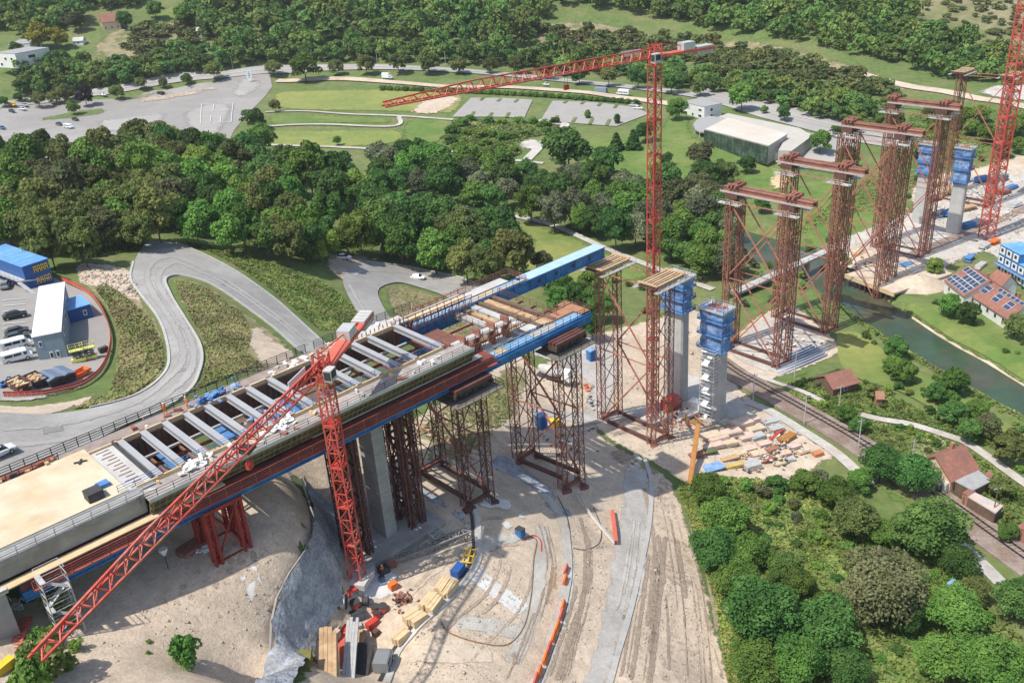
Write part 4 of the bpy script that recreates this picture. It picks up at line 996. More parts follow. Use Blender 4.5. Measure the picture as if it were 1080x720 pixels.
trestle(46.6, 48.6, -7.0, -3.6, 44.6, 'dark red falsework right of the pier below the gantry', m_rustd)

# ------------------------------------------------------------------ piers
def shaft(mb, c, ux, wx, z0, z1, taper=.1, ch=.35, mi=0):
    pts = []
    for z, s in ((z0, 1 + taper), (z1, 1)):
        for a, b in ((-ux+ch, -wx), (ux-ch, -wx), (ux, -wx+ch), (ux, wx-ch), (ux-ch, wx), (-ux+ch, wx), (-ux, wx-ch), (-ux, -wx+ch)):
            p = Vector(c) + BU * a * s + BV * b * s; pts.append((p.x, p.y, z))
    mb.add(pts, [tuple(range(8, 16))] + [(i, (i+1) % 8, 8+(i+1) % 8, 8+i) for i in range(8)], mi)
def pier(u, w, ux, wx, zs, ztop, label, head=True, hz=(1.9, 2.6), grp=None):
    c = B(u, w, 0); z0 = gz(c.x, c.y)
    t = thing('concrete_pier', label, 'pier', (c.x, c.y, z0), grp)
    mb = MB(); shaft(mb, c, ux, wx, z0 - .5, zs); mb.build('shaft', m_conc, t)
    if head:
        mb = MB(); hu, hw = ux + .6, wx + .45; nl = 5
        nl = 11; n = 6; ring = []
        for (a0, b0), (a1, b1) in (((-1,-1),(1,-1)), ((1,-1),(1,1)), ((1,1),(-1,1)), ((-1,1),(-1,-1))):
            for j in range(n): ring.append((a0 + (a1-a0) * j / n, b0 + (b1-b0) * j / n))
        m4 = len(ring); v = []; z00 = zs - 1.2
        for k in range(nl + 1):
            f = k / nl; z = z00 + (ztop - z00) * f; g = (.9 if k % 4 == 0 else 1.0) * (.88 + .14 * f) if k < nl else 1.05
            for a, b in ring:
                p = c + BU * a * hu * g * (1 + rng.uniform(-.05, .04)) + BV * b * hw * g * (1 + rng.uniform(-.05, .04)); v.append((p.x, p.y, z + (rng.uniform(-.15, .15) if k not in (nl,) else 0)))
        fs = []; ms = []
        for k in range(nl):
            for i_ in range(m4): fs.append((k*m4+i_, k*m4+(i_+1) % m4, (k+1)*m4+(i_+1) % m4, (k+1)*m4+i_)); ms.append(0 if (k // 3 + i_ // 7) % 3 else 1)
        mb.add(v, fs); mb.m = ms; mb.add(v[-m4:], [tuple(range(m4))], 0)
        hd = mb.build('formwork_head', [m_net, m_tarp2], t)
        mb = MB()
        for f in (.08, .42, .76):
            z = zs - 1.2 + (ztop - zs + 1.2) * f; g = 1.12; q4 = [c + BU * a * hu * g + BV * b * hw * g + Vector((0, 0, z)) for a, b in ((-1,-1),(1,-1),(1,1),(-1,1),(-1,-1))]
            rail(mb, q4, .9, 2, .06, 1.5)
            for q_, r_ in zip(q4[:-1], q4[1:]): mb.bar(q_, r_, .5, .1)
        mb.build('climbing_platform', m_tarp, hd)
        mb = MB(); hu *= 1.2; hw *= 1.12
        for a, b, x, y in ((-1, 0, .25, hw*2), (1, 0, .25, hw*2)): mb.para(c + BU * (a*hu-.12) - BV * hw + Vector((0,0,ztop)), BU * .25, BV * hw * 2, (0,0,.35))
        for b in (-1, 1): mb.para(c - BU * hu + BV * (b*hw-.12) + Vector((0,0,ztop)), BU * 2 * hu, BV * .25, (0,0,.35))
        for a, b in ((-1, 0), (1, 0)): mb.para(c + BU * (a * (hu - .5) - .45) - BV * hw + Vector((0, 0, ztop - .05)), BU * .9, BV * hw * 2, (0, 0, .1))
        rail(mb, [c - BU*hu - BV*hw + Vector((0,0,ztop)), c + BU*hu - BV*hw + Vector((0,0,ztop)), c + BU*hu + BV*hw + Vector((0,0,ztop)), c - BU*hu + BV*hw + Vector((0,0,ztop)), c - BU*hu - BV*hw + Vector((0,0,ztop))], 1.0, 2, .06, 1.3)
        mb.build('top_deck', m_steel, hd)
        mb = MB()
        for i in range(70):
            x, y = rng.uniform(-.6, .6) * hu, rng.uniform(-.6, .6) * hw
            p = c + BU * x + BV * y; mb.bar((p.x, p.y, ztop - .8), (p.x + rng.uniform(-.2, .2), p.y + rng.uniform(-.2, .2), ztop + rng.uniform(.2, 1.0)), .09)
        mb.build('rebar', M('rusty_rebar', (.5,.2,.09), .8, .3, 2) if 'rusty_rebar' not in bpy.data.materials else bpy.data.materials['rusty_rebar'], hd)
    return t
def pier_heads(u, w, px_top, px_bot):
    c = B(u, w, 0); z0 = gz(c.x, c.y); return top_z(c.x, c.y, z0, px_bot), top_z(c.x, c.y, z0, px_top)
zs, zt = pier_heads(131.0, 6.6, 291, 322)
pier(131.0, 6.6, 1.3, 2.4, zs, zt, 'concrete pier with blue wrapped head close behind the tall red crane', grp='piers with blue wrapped formwork heads')
zs, zt = pier_heads(130.5, -3.8, 325, 363)
pr = pier(130.5, -3.8, 1.35, 2.4, zs, zt, 'concrete pier with blue wrapped head and a white stair tower on its side', grp='piers with blue wrapped formwork heads')
c = B(127.0, -5.0, 0); c.z = gz(c.x, c.y)
stair('scaffold_stair', 'tall white scaffold stair climbing the pier by the railway', c - BV * 1.0, 2.6, 3.4, zs - c.z - .5, 1.5, m_whitep)
zs, zt = pier_heads(283.0, 19.6, 152, 180)
pier(283.0, 19.6, 1.1, 2.0, zs, zt, 'far concrete pier with blue wrapped head half hidden by the dense tower', grp='piers with blue wrapped formwork heads')
zs, zt = pier_heads(280.4, 7.0, 156, 190)
pier(280.4, 7.0, 1.1, 2.0, zs, zt, 'far concrete pier with dark blue wrapped head nearest the right hand crane', grp='piers with blue wrapped formwork heads')
pl = thing('concrete_pier', 'panelled concrete pier under the gantry beside the near red crane mast', 'pier', B(43.5, -3.4, 23))
mb = MB(); cc = B(43.5, -3.6, 0); z0 = gz(cc.x, cc.y) - 1
mb.para(B(42.3, -6.2, z0), BU * 2.0, BV * 3.6, (0, 0, 44.8 - z0), 0)
for k in range(6): mb.para(B(42.24, -6.26, z0 + 3.4 * k + 3.3), BU * 2.12, BV * 3.72, (0, 0, .14), 1)
mb.build('shaft', [M('pier_concrete', (.36,.35,.33), .85, .15, .5, col2=(.29,.28,.265), scale2=.2, speck=.1), m_concd], pl)
mb = MB(); mb.para(B(42.3, 2.5, z0), BU * 2.4, BV * 4.4, (0, 0, 44.8 - z0)); mb.build('rear_shaft', m_concd, pl)
mb = MB(); mb.para(B(34.5, -9.5, 20.0), BU * 16.5, BV * 18, (0, 0, 4.0)); mb.build('foundation', m_concd, pl)

# ------------------------------------------------------------------ tower cranes
m_crane = M('crane_red', (.58,.085,.06), .5, .2, .6, col2=(.52,.16,.12), scale2=.25, speck=.15)
def crane(base, z0, ztop, jib_to, cj_to, label, hw=1.0, full=True, glabel=None, jh=1.5, panel=2.1):
    x, y = base; t = thing('tower_crane', label, 'tower crane', (x, y, z0), 'red tower cranes on the bridge site')
    jd = (Vector((jib_to[0], jib_to[1], 0)) - Vector((x, y, 0))) if full else Vector((-1, -.3, 0)); JL = jd.length; jd.normalize(); jn = Vector((-jd.y, jd.x, 0))
    mb = MB(); lattice_col(mb, (x, y, z0), (x, y, ztop - 1.0), jd, jn, hw, hw, panel, .2 if hw < 1.2 else .34, .1 if hw < 1.2 else .17)
    n = int((ztop - z0) / (panel * 3))
    for k in range(1, n):   # filled plates and ladders at the section joints
        zz = z0 + k * panel * 3
        mb.para(Vector((x, y, zz)) - jd * hw * .95 - jn * hw * .95, jd * hw * 1.9, jn * hw * 1.1, (0, 0, .08), 0)
        for i in range(4):
            s1, s2 = [(-1,-1),(1,-1),(1,1),(-1,1)][i], [(-1,-1),(1,-1),(1,1),(-1,1)][(i+1) % 4]
            mb.bar(Vector((x, y, zz)) + jd*hw*s1[0] + jn*hw*s1[1], Vector((x, y, zz)) + jd*hw*s2[0] + jn*hw*s2[1], .2, .3)
    mb.tube([(x + .3, y, z0), (x + .3, y, ztop - 1)], .09, 4)
    mb.build('mast', m_crane, t)
    mb = MB(); mb.box((x, y, z0 - .6), (hw * 2 + 1.8, hw * 2 + 1.8, .9), math.atan2(jd.y, jd.x)); mb.build('base', m_conc, t)
    if not full: return t
    c = Vector((x, y, ztop))
    mb = MB(); mb.tube([c - Vector((0,0,1.1)), c - Vector((0,0,.1))], hw * 1.35, 12); lattice_col(mb, c, c + Vector((0,0,2.6)), jd, jn, hw * .9, hw * .9, 1.3, .26, .13)
    mb.build('slewing_head', m_crane, t)
    # jib: one top chord, two bottom chords
    mb = MB(); n = int(JL / 2.0)
    def jp(s, k):
        tp = 1.0 if s < JL * .7 else 1.0 - .55 * (s - JL * .7) / (JL * .3)
        if k == 0: return c + jd * s + Vector((0, 0, .3 + jh * tp))
        return c + jd * s + jn * (.68 * k) + Vector((0, 0, .3))
    for k, r in ((0, .22), (-1, .2), (1, .2)):
        for i in range(n): mb.bar(jp(JL * i / n, k), jp(JL * (i + 1) / n, k), r)
    for i in range(n):
        s0, s1 = JL * i / n, JL * (i + 1) / n; sm = (s0 + s1) / 2
        for k in (-1, 1): mb.bar(jp(s0, k), jp(sm, 0), .11); mb.bar(jp(sm, 0), jp(s1, k), .11)
        mb.bar(jp(s0, -1), jp(s0, 1), .12); mb.bar(jp(s0, -1), jp(s1, 1), .1)
    mb.build('jib', m_crane, t)
    ct = Vector((cj_to[0], cj_to[1], 0)) - Vector((x, y, 0)); CL = ct.length; cd = ct.normalized(); cn = Vector((-cd.y, cd.x, 0))
    mb = MB()
    for k in (-1, 1): mb.bar(c + cn*.8*k + Vector((0,0,.4)), c + cd*CL + cn*.8*k + Vector((0,0,.4)), .35, .45, caps=True)
    n = int(CL / 1.6)
    for i in range(n): mb.bar(c + cd*(CL*i/n) + cn*.8 + Vector((0,0,.4)), c + cd*(CL*(i+1)/n) - cn*.8 + Vector((0,0,.4)), .14)
    mb.para(c + cd * 1.5 - cn * .8 + Vector((0,0,.6)), cd * (CL - 3), cn * 1.6, (0,0,.08))
    mb.bar(c + Vector((0,0,2.6)), c + cd * CL * .8 + Vector((0,0,.7)), .16); mb.build('counter_jib', m_redl, t)
    mb = MB()
    for k in range(4): mb.para(c + cd * (CL - 3.9 + k * .95) - cn * .95 + Vector((0,0,-.5)), cd * .85, cn * 1.9, (0,0,1.45), 0)
    mb.build('counterweight', [m_conc], t)
    mb = MB(); mb.para(c + cd * (CL * .45) - cn * .9 + Vector((0,0,.7)), cd * 2.6, cn * 1.8, (0,0,1.3), 0); mb.build('hoist_winch', m_steel, t)
    mb = MB(); k0 = c + jn * (hw + .2) + jd * .4 + Vector((0,0,-.4)); mb.para(k0, jd * 1.4, jn * 1.1, (0,0,1.6), 0); cabm = mb.build('cab', m_conc, t)
    mb = MB(); mb.para(k0 + jd * 1.4 + jn * .1 + Vector((0,0,.3)), jd * .06, jn * .9, (0,0,1.1)); mb.para(k0 + jn * 1.1 + jd * .15 + Vector((0,0,.5)), jd * 1.1, jn * .05, (0,0,.9)); mb.build('window', m_dark, cabm)
    # name board, trolley and hook
    mb = MB(); mb.para(c + jd * (hw + 1.6) - jn * .9 + Vector((0,0,1.0)), jd * 4.2, jn * -.08, (0,0,.9)); mb.build('board', m_whitep, t)
    s = JL * .35; mb = MB(); mb.para(c + jd * s - jn * .8 + Vector((0,0,-.1)), jd * 1.6, jn * 1.6, (0,0,.3)); tr = mb.build('trolley', m_dark, t)
    mb = MB()
    for o in (-.3, .3): mb.bar(c + jd * (s + .8 + o) + Vector((0,0,-.1)), c + jd * (s + .8 + o) - Vector((0,0,1.6)), .05)
    mb.para(c + jd * (s + .4) - jn * .25 - Vector((0,0,2.4)), jd * .8, jn * .5, (0,0,.8)); mb.build('hook_block', m_red, tr)
    return t
q = P(377.5, 607, 25.4); zt = top_z(q.x, q.y, 25, 392)
crane((q.x, q.y), 25.0, zt, P(35, 690, zt + .8).xy, P(388, 333, zt).xy, 'red tower crane in the pit whose jib reaches down to the lower left corner', hw=.8)
q = P(688, 440, 9.0); z2 = top_z(q.x, q.y, 9, 62)
crane((q.x, q.y), 8.5, z2, P(404, 109, z2 + .8).xy, P(750, 47, z2 + .8).xy, 'tall red tower crane in the middle with its jib swung out over the meadow', hw=.88)
q = P(1040, 251, 1.0)
crane((q.x, q.y), .8, 105, None, None, 'red tower crane at the right edge, only its mast in view', hw=1.65, full=False, panel=2.6)

# ------------------------------------------------------------------ shotcrete face of the hill
wl = [G(a, b) for a, b in [(318,508),(326,534),(331,551),(331,566),(322,586),(305,610),(292,636),(286.5,662),(285.5,690),(278,720),(265,762)]]
wf = [G(a, b) for a, b in [(350,540),(355,568),(358,590),(359,614),(358,643),(345,664),(331,683),(318,702),(310,724),(299,768)]]
tag(drape_world('retaining_wall', [p.xy for p in wl] + [p.xy for p in reversed(wf)], m_shot, 3, step=.7, extra=.9, kind=None), 'curved grey shotcrete retaining wall falling from the bare hilltop into the pit', 'retaining wall')

rw = bpy.data.objects['retaining_wall']
for v_ in rw.data.vertices:
    f = .5 + .5 * math.sin(v_.co.x * .9 + v_.co.y * .6) * math.sin(v_.co.z * .8 + v_.co.y * .3)
    v_.co.x += .5 * f + rng.uniform(0, .38); v_.co.z += rng.uniform(0, .25)
rim = [Vector((p.x + .1, p.y, p.z + .85)) for p in wl]
mb = MB(); mb.tube(rim, .16, 5); mb.build('coping', m_concd, rw)
# ------------------------------------------------------------------ vegetation
def crown_np(seed, n, leaf, blobs=26, rx=.42, z0=.16, z1=1.0, shape='round', tuft=.8):
    g = np.random.default_rng(seed)
    cen = []; rad = []
    for i in range(blobs):
        t = (i + .5) / blobs
        a = i * 2.399 + g.uniform(-.5, .5)
        if shape == 'cone':
            z = z0 + (z1 - z0) * t; r = rx * (1.02 - t) * g.uniform(.45, .75); br = rx * (.5 - .34 * t)
        elif shape == 'column':
            z = z0 + (z1 - z0) * t; r = rx * .5 * math.sin(math.pi * min(.97, .12 + t * .85)) * g.uniform(.5, 1); br = rx * .5 * (1.05 - .5 * abs(t - .45))
        elif shape == 'shrub':
            z = (z0 + (z1 - z0) * g.uniform(.15, .75)); r = rx * g.uniform(.1, .8); br = rx * g.uniform(.3, .5)
        else:
            zz = 1 - 1.75 * t; zr = math.sqrt(max(0, 1 - zz * zz)); k = g.uniform(.55, .82)
            z = z0 + (z1 - z0) * (.47 + .36 * zz * (1 if zz > 0 else 1.05)); r = rx * zr * k; br = rx * g.uniform(.30, .47) * (1 if zz > -.3 else .8)
        cen.append((r * math.cos(a), r * math.sin(a), min(z, z1 - br * .55))); rad.append(br)
    cen = np.array(cen); rad = np.array(rad)
    if shape == 'round':
        cen = cen + g.normal(size=cen.shape) * np.array([.055, .055, .04]); rad = rad * g.uniform(.72, 1.22, blobs); cen[:, 0] *= g.uniform(.86, 1.1); cen[:, 2] = np.minimum(cen[:, 2] * g.uniform(.94, 1.04), z1 - rad * .5)
    pr = rad ** 2; b = g.choice(blobs, n, p=pr / pr.sum())
    v = g.normal(size=(n, 3)); v /= np.linalg.norm(v, axis=1)[:, None]; v[:, 2] = np.where(v[:, 2] < -.35, -v[:, 2], v[:, 2])
    rr = rad[b] * (1 - np.abs(g.normal(0, .13, n))) * (1 + (g.random(n) < .08) * g.uniform(.05, .28, n))
    c = cen[b] + v * rr[:, None] * np.array([1, 1, .85 if shape != 'cone' else 1.1])
    nn = v * tuft + g.normal(size=(n, 3)) * .55 + np.array([0, 0, .25]); nn /= np.linalg.norm(nn, axis=1)[:, None]
    t1 = np.cross(nn, g.normal(size=(n, 3))); t1 /= np.linalg.norm(t1, axis=1)[:, None]; t2 = np.cross(nn, t1)
    s = leaf * g.uniform(.6, 1.35, n)[:, None]; e = g.uniform(.5, 1.0, n)[:, None]
    q = np.stack([c - t1*s - t2*s*e*.3, c + t1*s*.2 - t2*s*e, c + t1*s + t2*s*e*.25, c - t1*s*.15 + t2*s*e], 1)
    return q.reshape(-1, 3), np.arange(n * 4).reshape(-1, 4)

def leafmat(name, col, col2, rand=.36):
    return M(name, col, .75, .28, 1.5, col2=col2, scale2=2.2, mix2=(.4, .65), rand=rand, transl=.3, spec=.15)
L_dark = leafmat('leaves_dark', (.075,.165,.042), (.115,.22,.055))
L_mid = leafmat('leaves_mid', (.11,.225,.045), (.165,.285,.06))
L_olive = leafmat('leaves_olive', (.14,.185,.055), (.195,.225,.068))
L_light = leafmat('leaves_light', (.16,.27,.05), (.22,.32,.065))
L_silver = leafmat('leaves_silver', (.165,.20,.105), (.225,.25,.14))
L_purple = leafmat('leaves_purple', (.035,.022,.035), (.055,.035,.045), .1)
L_yellow = leafmat('leaves_yellow', (0.264,0.264,0.033), (0.330,0.308,0.055), .12)
L_brown = leafmat('leaves_brown', (.15,.15,.075), (.13,.165,.06), .2)
m_bark = M('bark', (.14,.11,.085), .9, .25, 2.0)
HIDE = []
PROTO = {}
def tree_proto(kind, mat, seed, n, leaf, **kw):
    t = thing(kind, 'tree', 'tree'); v, f = crown_np(seed, n, leaf, **kw)
    mb = MB(); g = random.Random(seed)
    mb.tube([(0, 0, -.05), (.004, .003, .2), (-.006, .004, .45), (.004, 0, .72)], [.028, .021, .015, .005], 6)
    for i in range(5):
        a = i * 2.4 + g.uniform(-.3, .3); z = .26 + .08 * i; e = Vector((math.cos(a) * .26, math.sin(a) * .26, z + .2))
        mb.tube([(0, 0, z), tuple(e * .55 + Vector((0, 0, z * .42))), tuple(e)], [.011, .007, .003], 4)
    mb.build('trunk', m_bark, t)
    mesh_np('crown', v, f, mat, t)
    return t
def shrub_proto(kind, mat, seed, n, leaf, **kw):
    t = thing(kind, 'shrub', 'shrub'); v, f = crown_np(seed, n, leaf, shape='shrub', z0=.02, blobs=14, rx=.5, **kw)
    mesh_np('foliage', v, f, mat, t)
    mb = MB()
    for i in range(4): mb.tube([(0, 0, -.03), (.12 * math.cos(i * 1.6), .12 * math.sin(i * 1.6), .4)], .012, 4)
    mb.build('stem', m_bark, t); return t
def add_kind(k, name, mat, n=2, q=4200, leaf=.033, fn=None, **kw):
    PROTO[k] = [(fn or tree_proto)(name, mat, 11 + 7 * i + len(PROTO) * 31, q, leaf, **kw) for i in range(n)]
add_kind('dark', 'broadleaf_tree', L_dark, 3)
add_kind('mid', 'broadleaf_tree', L_mid, 3)
add_kind('olive', 'broadleaf_tree', L_olive, 3)
add_kind('light', 'broadleaf_tree', L_light, 2)
add_kind('silver', 'willow_tree', L_silver, 2, leaf=.03, q=4800)
add_kind('purple', 'copper_beech', L_purple, 1)
add_kind('yellow', 'broadleaf_tree', L_yellow, 1)
add_kind('brown', 'broadleaf_tree', L_brown, 1)
add_kind('conifer', 'conifer_tree', L_dark, 2, shape='cone', z0=.05, rx=.24)
add_kind('column', 'poplar_tree', L_mid, 2, shape='column', z0=.08, rx=.22)
add_kind('bdark', 'broadleaf_tree', L_dark, 2, q=10500, leaf=.0205, blobs=46)
add_kind('bmid', 'broadleaf_tree', L_mid, 2, q=10500, leaf=.0205, blobs=46)
add_kind('bolive', 'broadleaf_tree', L_olive, 1, q=10500, leaf=.0205, blobs=46)
L_sage = leafmat('leaves_sage', (.175,.19,.085), (.23,.235,.115), .08)
add_kind('bsilver', 'willow_tree', L_sage, 1, q=13000, leaf=.0185, blobs=60, tuft=.5)
for k, m_ in (('sdark', L_dark), ('smid', L_mid), ('slight', L_light), ('solive', L_olive), ('sbrown', L_brown), ('ssilver', L_silver)):
    add_kind(k, 'shrub', m_, 1, q=1300, leaf=.055, fn=shrub_proto)
for k in PROTO:
    for t in PROTO[k]: HIDE.append(t)
USED = set()
WORD = dict(dark='dark green', mid='green', olive='olive green', light='light green', silver='silvery green', purple='purple leaved', yellow='yellow green', brown='brownish', conifer='dark conifer', column='slender', bdark='dark green', bmid='green', bolive='olive brown', bsilver='silvery green',
            sdark='dark green', smid='green', slight='light green', solive='olive', sbrown='brownish', ssilver='silvery')
NT = [0]
def place(kind, loc, width, height, label, group):
    i = rng.randrange(len(PROTO[kind])); pr_ = PROTO[kind][i]
    wbase = .84 if kind not in ('conifer', 'column') else .46
    if kind[0] == 's' and kind not in ('silver',): wbase = 1.35
    sx = width / wbase
    o = dup(pr_, loc, rng.uniform(0, 6.28), label, group, (sx * rng.uniform(.93, 1.07), sx * rng.uniform(.93, 1.07), height))
    NT[0] += 1
    return o
TREES = []
def tree(px, py, wpx, kind, label, group=None, hr=1.15, lift=.55):
    """px,py: middle of the crown in the photograph, wpx: crown width there"""
    g0 = G(px, py); s = proj(g0)[2]; h = wpx / s * hr
    g1 = G(px, py + h * lift * s * .85); s = proj((g1.x, g1.y, g1.z + h * .5))[2]
    w = wpx / s; h = w * hr
    place(kind, g1, w, h, label, group); TREES.append((g1.x, g1.y, w))
def wood(poly, n, kinds, wlo, whi, label, group, hr=(1.05, 1.5), seed=1, sep=.62, avoid=None):
    """scatter trees: pixel polygon (crown middles); label takes the kind word"""
    g = random.Random(seed); pa = np.array(poly, float); x0, y0 = pa.min(0); x1, y1 = pa.max(0); pts = []; tries = 0
    while len(pts) < n and tries < n * 60:
        tries += 1
        x, y = g.uniform(x0, x1), g.uniform(y0, y1)
        if not inpoly(x, y, pa): continue
        w = g.uniform(wlo, whi)
        if any((x - a) ** 2 + ((y - b) * 1.7) ** 2 < (sep * (w + c) / 2) ** 2 * 2 for a, b, c in pts): continue
        pts.append((x, y, w))
    for x, y, w in sorted(pts, key=lambda q: q[1]):
        k = g.choice(kinds); tree(x, y, w, k, label.replace('#', WORD[k]), group, g.uniform(*hr))
# row along the main road, left to right
row = [(125,98,14,'olive'),(150,89,12,'olive'),(173,88,10,'olive'),(198,84,11,'mid'),(227,76,18,'olive')]
nth = ['first', 'second', 'third', 'fourth', 'fifth', 'sixth', 'seventh', 'eighth', 'ninth', 'tenth', 'eleventh', 'twelfth', 'thirteenth', 'fourteenth']
for i, (x, y, w, k) in enumerate(row): tree(x, y, w, k, f'olive green tree on the verge between car park and main road, {nth[i]} from the left', 'trees on the car park verge')
row = [(290,73,15,'olive'),(323,72,28,'mid'),(355,72,15,'olive'),(387,69,19,'olive'),(421,68,19,'olive'),(453,67,22,'olive'),(484,70,16,'olive'),(517,70,15,'olive'),(546,69,18,'olive'),(577,76,16,'olive'),(611,80,18,'dark'),(642,82,18,'olive'),(673,82,22,'dark'),(708,88,21,'dark'),(738,93,17,'olive'),(782,104,26,'mid')]
for i, (x, y, w, k) in enumerate(row): tree(x, y, w, k, f'round tree in the row beside the main road, number {i + 1} counting from the left' if i > 13 else f'round tree in the row between main road and service road, {nth[i]} from the left', 'row of trees along the main road')
row = [(5,108,10,'mid'),(21,103,9,'dark'),(43,106,15,'olive'),(58,104,13,'olive'),(72,99,18,'olive'),(92,103,18,'purple'),(79,114,14,'mid')]
for i, (x, y, w, k) in enumerate(row): tree(x, y, w, k, ('dark purple tree among the green ones at the left car park' if k == 'purple' else f'tree on the islands of the left car park, {nth[i]} from the left'), 'trees on the left car park')
for x, y, w, k, lb in [(270,127,22,'dark','dark tree at the right corner of the car park'), (279,147,27,'mid','broad green tree below the right corner of the car park'), (291,112,12,'olive','small olive tree where the two footpaths leave the car park'),
      (356,149,9,'mid','small round tree on the dry meadow beside the footpath'), (600,159,44,'dark','large dark tree right of the round garden beds'), (640,172,30,'dark','dark tree right of the large one by the garden beds'), (650,150,16,'conifer','pointed conifer below the right paved lot'), (668,148,18,'conifer','pointed conifer beside the tall crane, below the paved lot'), (681,140,20,'dark','dark tree right behind the tall crane mast on the lawn'),
      (620,121,8,'column','slender young tree in front of the right paved lot'), (651,126,9,'column','slender olive tree at the corner of the right paved lot'), (713,116,20,'mid','round green tree left of the white house'), (827,120,15,'dark','oval dark tree on the lawn strip behind the hall'), (806,116,8,'mid','small round tree behind the hall'), (864,150,22,'mid','broad tree standing at the right end of the hall'), (882,139,12,'dark','dark round bush tree beside the wide road'), (787,174,17,'dark','round bush tree alone on the lawn in front of the hall'),
      (702,168,14,'dark','dark tree on the lawn just right of the tall crane'), (893,167,22,'mid','broad tree between the hall and the dense far tower'), (738,165,26,'brown','brownish tree on the lawn left of the hall'), (745,185,32,'dark','dark broad tree on the lawn left of the top beams'), (764,183,26,'olive','olive tree beside the broad dark one left of the top beams'), (803,215,18,'mid','bushy tree below the sand patch'),
      (20,52,14,'dark','dark tree left of the yellow tree by the left houses'), (46,40,24,'yellow','bright yellow green tree beside the white house at the left'), (66,42,18,'yellow','smaller yellow green tree right of the bright one'), (134,22,18,'dark','dark pointed tree right of the red roofed house'), (81,24,18,'brown','brownish tree left of the red roofed house'), (165,12,17,'dark','dark tree standing alone on the hillside lawn'), (198,18,22,'mid','rounded tree right of the hillside lawn')]:
    tree(x, y, w, k, lb)
# the wood on the slope above the hairpin road
wood([(-20,158),(60,165),(110,160),(150,148),(180,152),(190,235),(150,244),(100,256),(62,264),(40,250),(0,238),(-20,238)], 46, ['olive','olive','mid','olive','mid','olive','brown'], 32, 47, '# broadleaf in the wood above the site yard', 'trees of the wood above the hairpin road', seed=3, sep=.38, hr=(1.2,1.6))
wood([(180,152),(250,158),(330,172),(385,182),(400,250),(372,268),(330,256),(285,258),(230,250),(190,240)], 48, ['dark','mid','dark','olive','mid','light'], 28, 41, '# broadleaf in the wood above the hairpin road', 'trees of the wood above the hairpin road', seed=4, sep=.38, hr=(1.2,1.6))
wood([(140,146),(165,142),(180,148),(205,158),(190,168),(150,162)], 7, ['dark','conifer','mid'], 18, 28, '# tree at the car park edge of the wood', 'trees of the wood above the hairpin road', seed=5, sep=.45)
# belt behind the meadow path
wood([(395,168),(440,160),(520,172),(565,190),(620,196),(690,206),(690,250),(640,244),(590,226),(520,210),(440,200),(400,195)], 46, ['mid','dark','silver','mid','dark'], 25, 35, '# tree in the belt above the curved footpath', 'trees of the belt above the curved footpath', seed=6, sep=.44)
wood([(600,180),(640,186),(690,200),(690,228),(640,212),(600,200)], 8, ['silver','silver','mid'], 24, 32, '# tree in the belt left of the tall crane', 'trees of the belt above the curved footpath', seed=16, sep=.44)
wood([(690,190),(735,195),(770,215),(772,270),(752,284),(722,276),(695,252)], 24, ['silver','mid','silver','dark','mid','brown'], 25, 35, '# tree in the thicket right of the tall crane', 'trees of the thicket right of the tall crane', seed=7, sep=.42)
# wood below the curved footpath, behind the lower loop
wood([(395,214),(430,218),(480,226),(545,236),(548,262),(536,282),(505,284),(455,268),(410,258),(392,240)], 24, ['dark','dark','mid','olive'], 30, 42, '# tree in the grove above the lower road loop', 'trees of the grove above the lower road loop', seed=8, sep=.45)
wood([(575,298),(600,288),(628,300),(640,330),(628,350),(600,335)], 9, ['dark','mid','dark'], 22, 30, '# tree just below the nose of the blue girder', 'trees below the blue girder nose', seed=9, sep=.45)
wood([(560,278),(585,270),(575,290)], 2, ['olive','brown'], 18, 22, '# bushy tree left of the blue girder nose', 'trees below the blue girder nose', seed=19, sep=.4)
# belt along the far side of the main road
wood([(950,128),(1000,112),(1040,120),(1080,128),(1080,160),(1020,165),(970,160)], 16, ['mid','olive','light'], 14, 20, '# bushy tree beyond the far towers', 'bushy trees beyond the far towers', seed=13, sep=.42)
# river bank and gardens on the right
for x, y, w, k, lb in [(944,366,24,'dark','dark tree leaning over the river from the lawn bank'),(1004,402,28,'mid','large tree on the lawn bank of the river'),(1033,430,14,'mid','small tree at the water on the lawn bank'),(985,281,18,'light','light green tree beside the solar roofed barn'),(1000,322,24,'mid','tree in front of the solar roofed barn'),(1017,330,24,'dark','dark tree in front of the solar roofed house'),(1072,345,26,'olive','olive tree at the right edge beside the solar roofed house'),
      (939,384,20,'mid','round tree between the hut and the lawn bank'),(953,392,24,'mid','broad tree below the round one on the lawn bank'),(985,414,20,'dark','dark round tree above the garden lane'),(1004,420,14,'mid','small tree above the garden lane'),(1003,435,26,'dark','dark tree beside the garden lane'),(1026,432,22,'mid','green tree by the bend of the river lawn'),(1040,448,26,'brown','brownish tree by the bend of the river lawn'),(1062,470,34,'olive','olive tree above the tiled farm house'),(1020,452,26,'dark','dark tree in the hedge above the tiled farm house'),
      (920,412,17,'olive','olive tree beside the brick hut'),(872,402,14,'mid','round clipped tree left of the tiled hut'),(892,435,20,'mid','tree beside the railway below the hut'),(905,448,18,'dark','dark tree beside the railway below the hut')]:
    tree(x, y, w, k, lb)
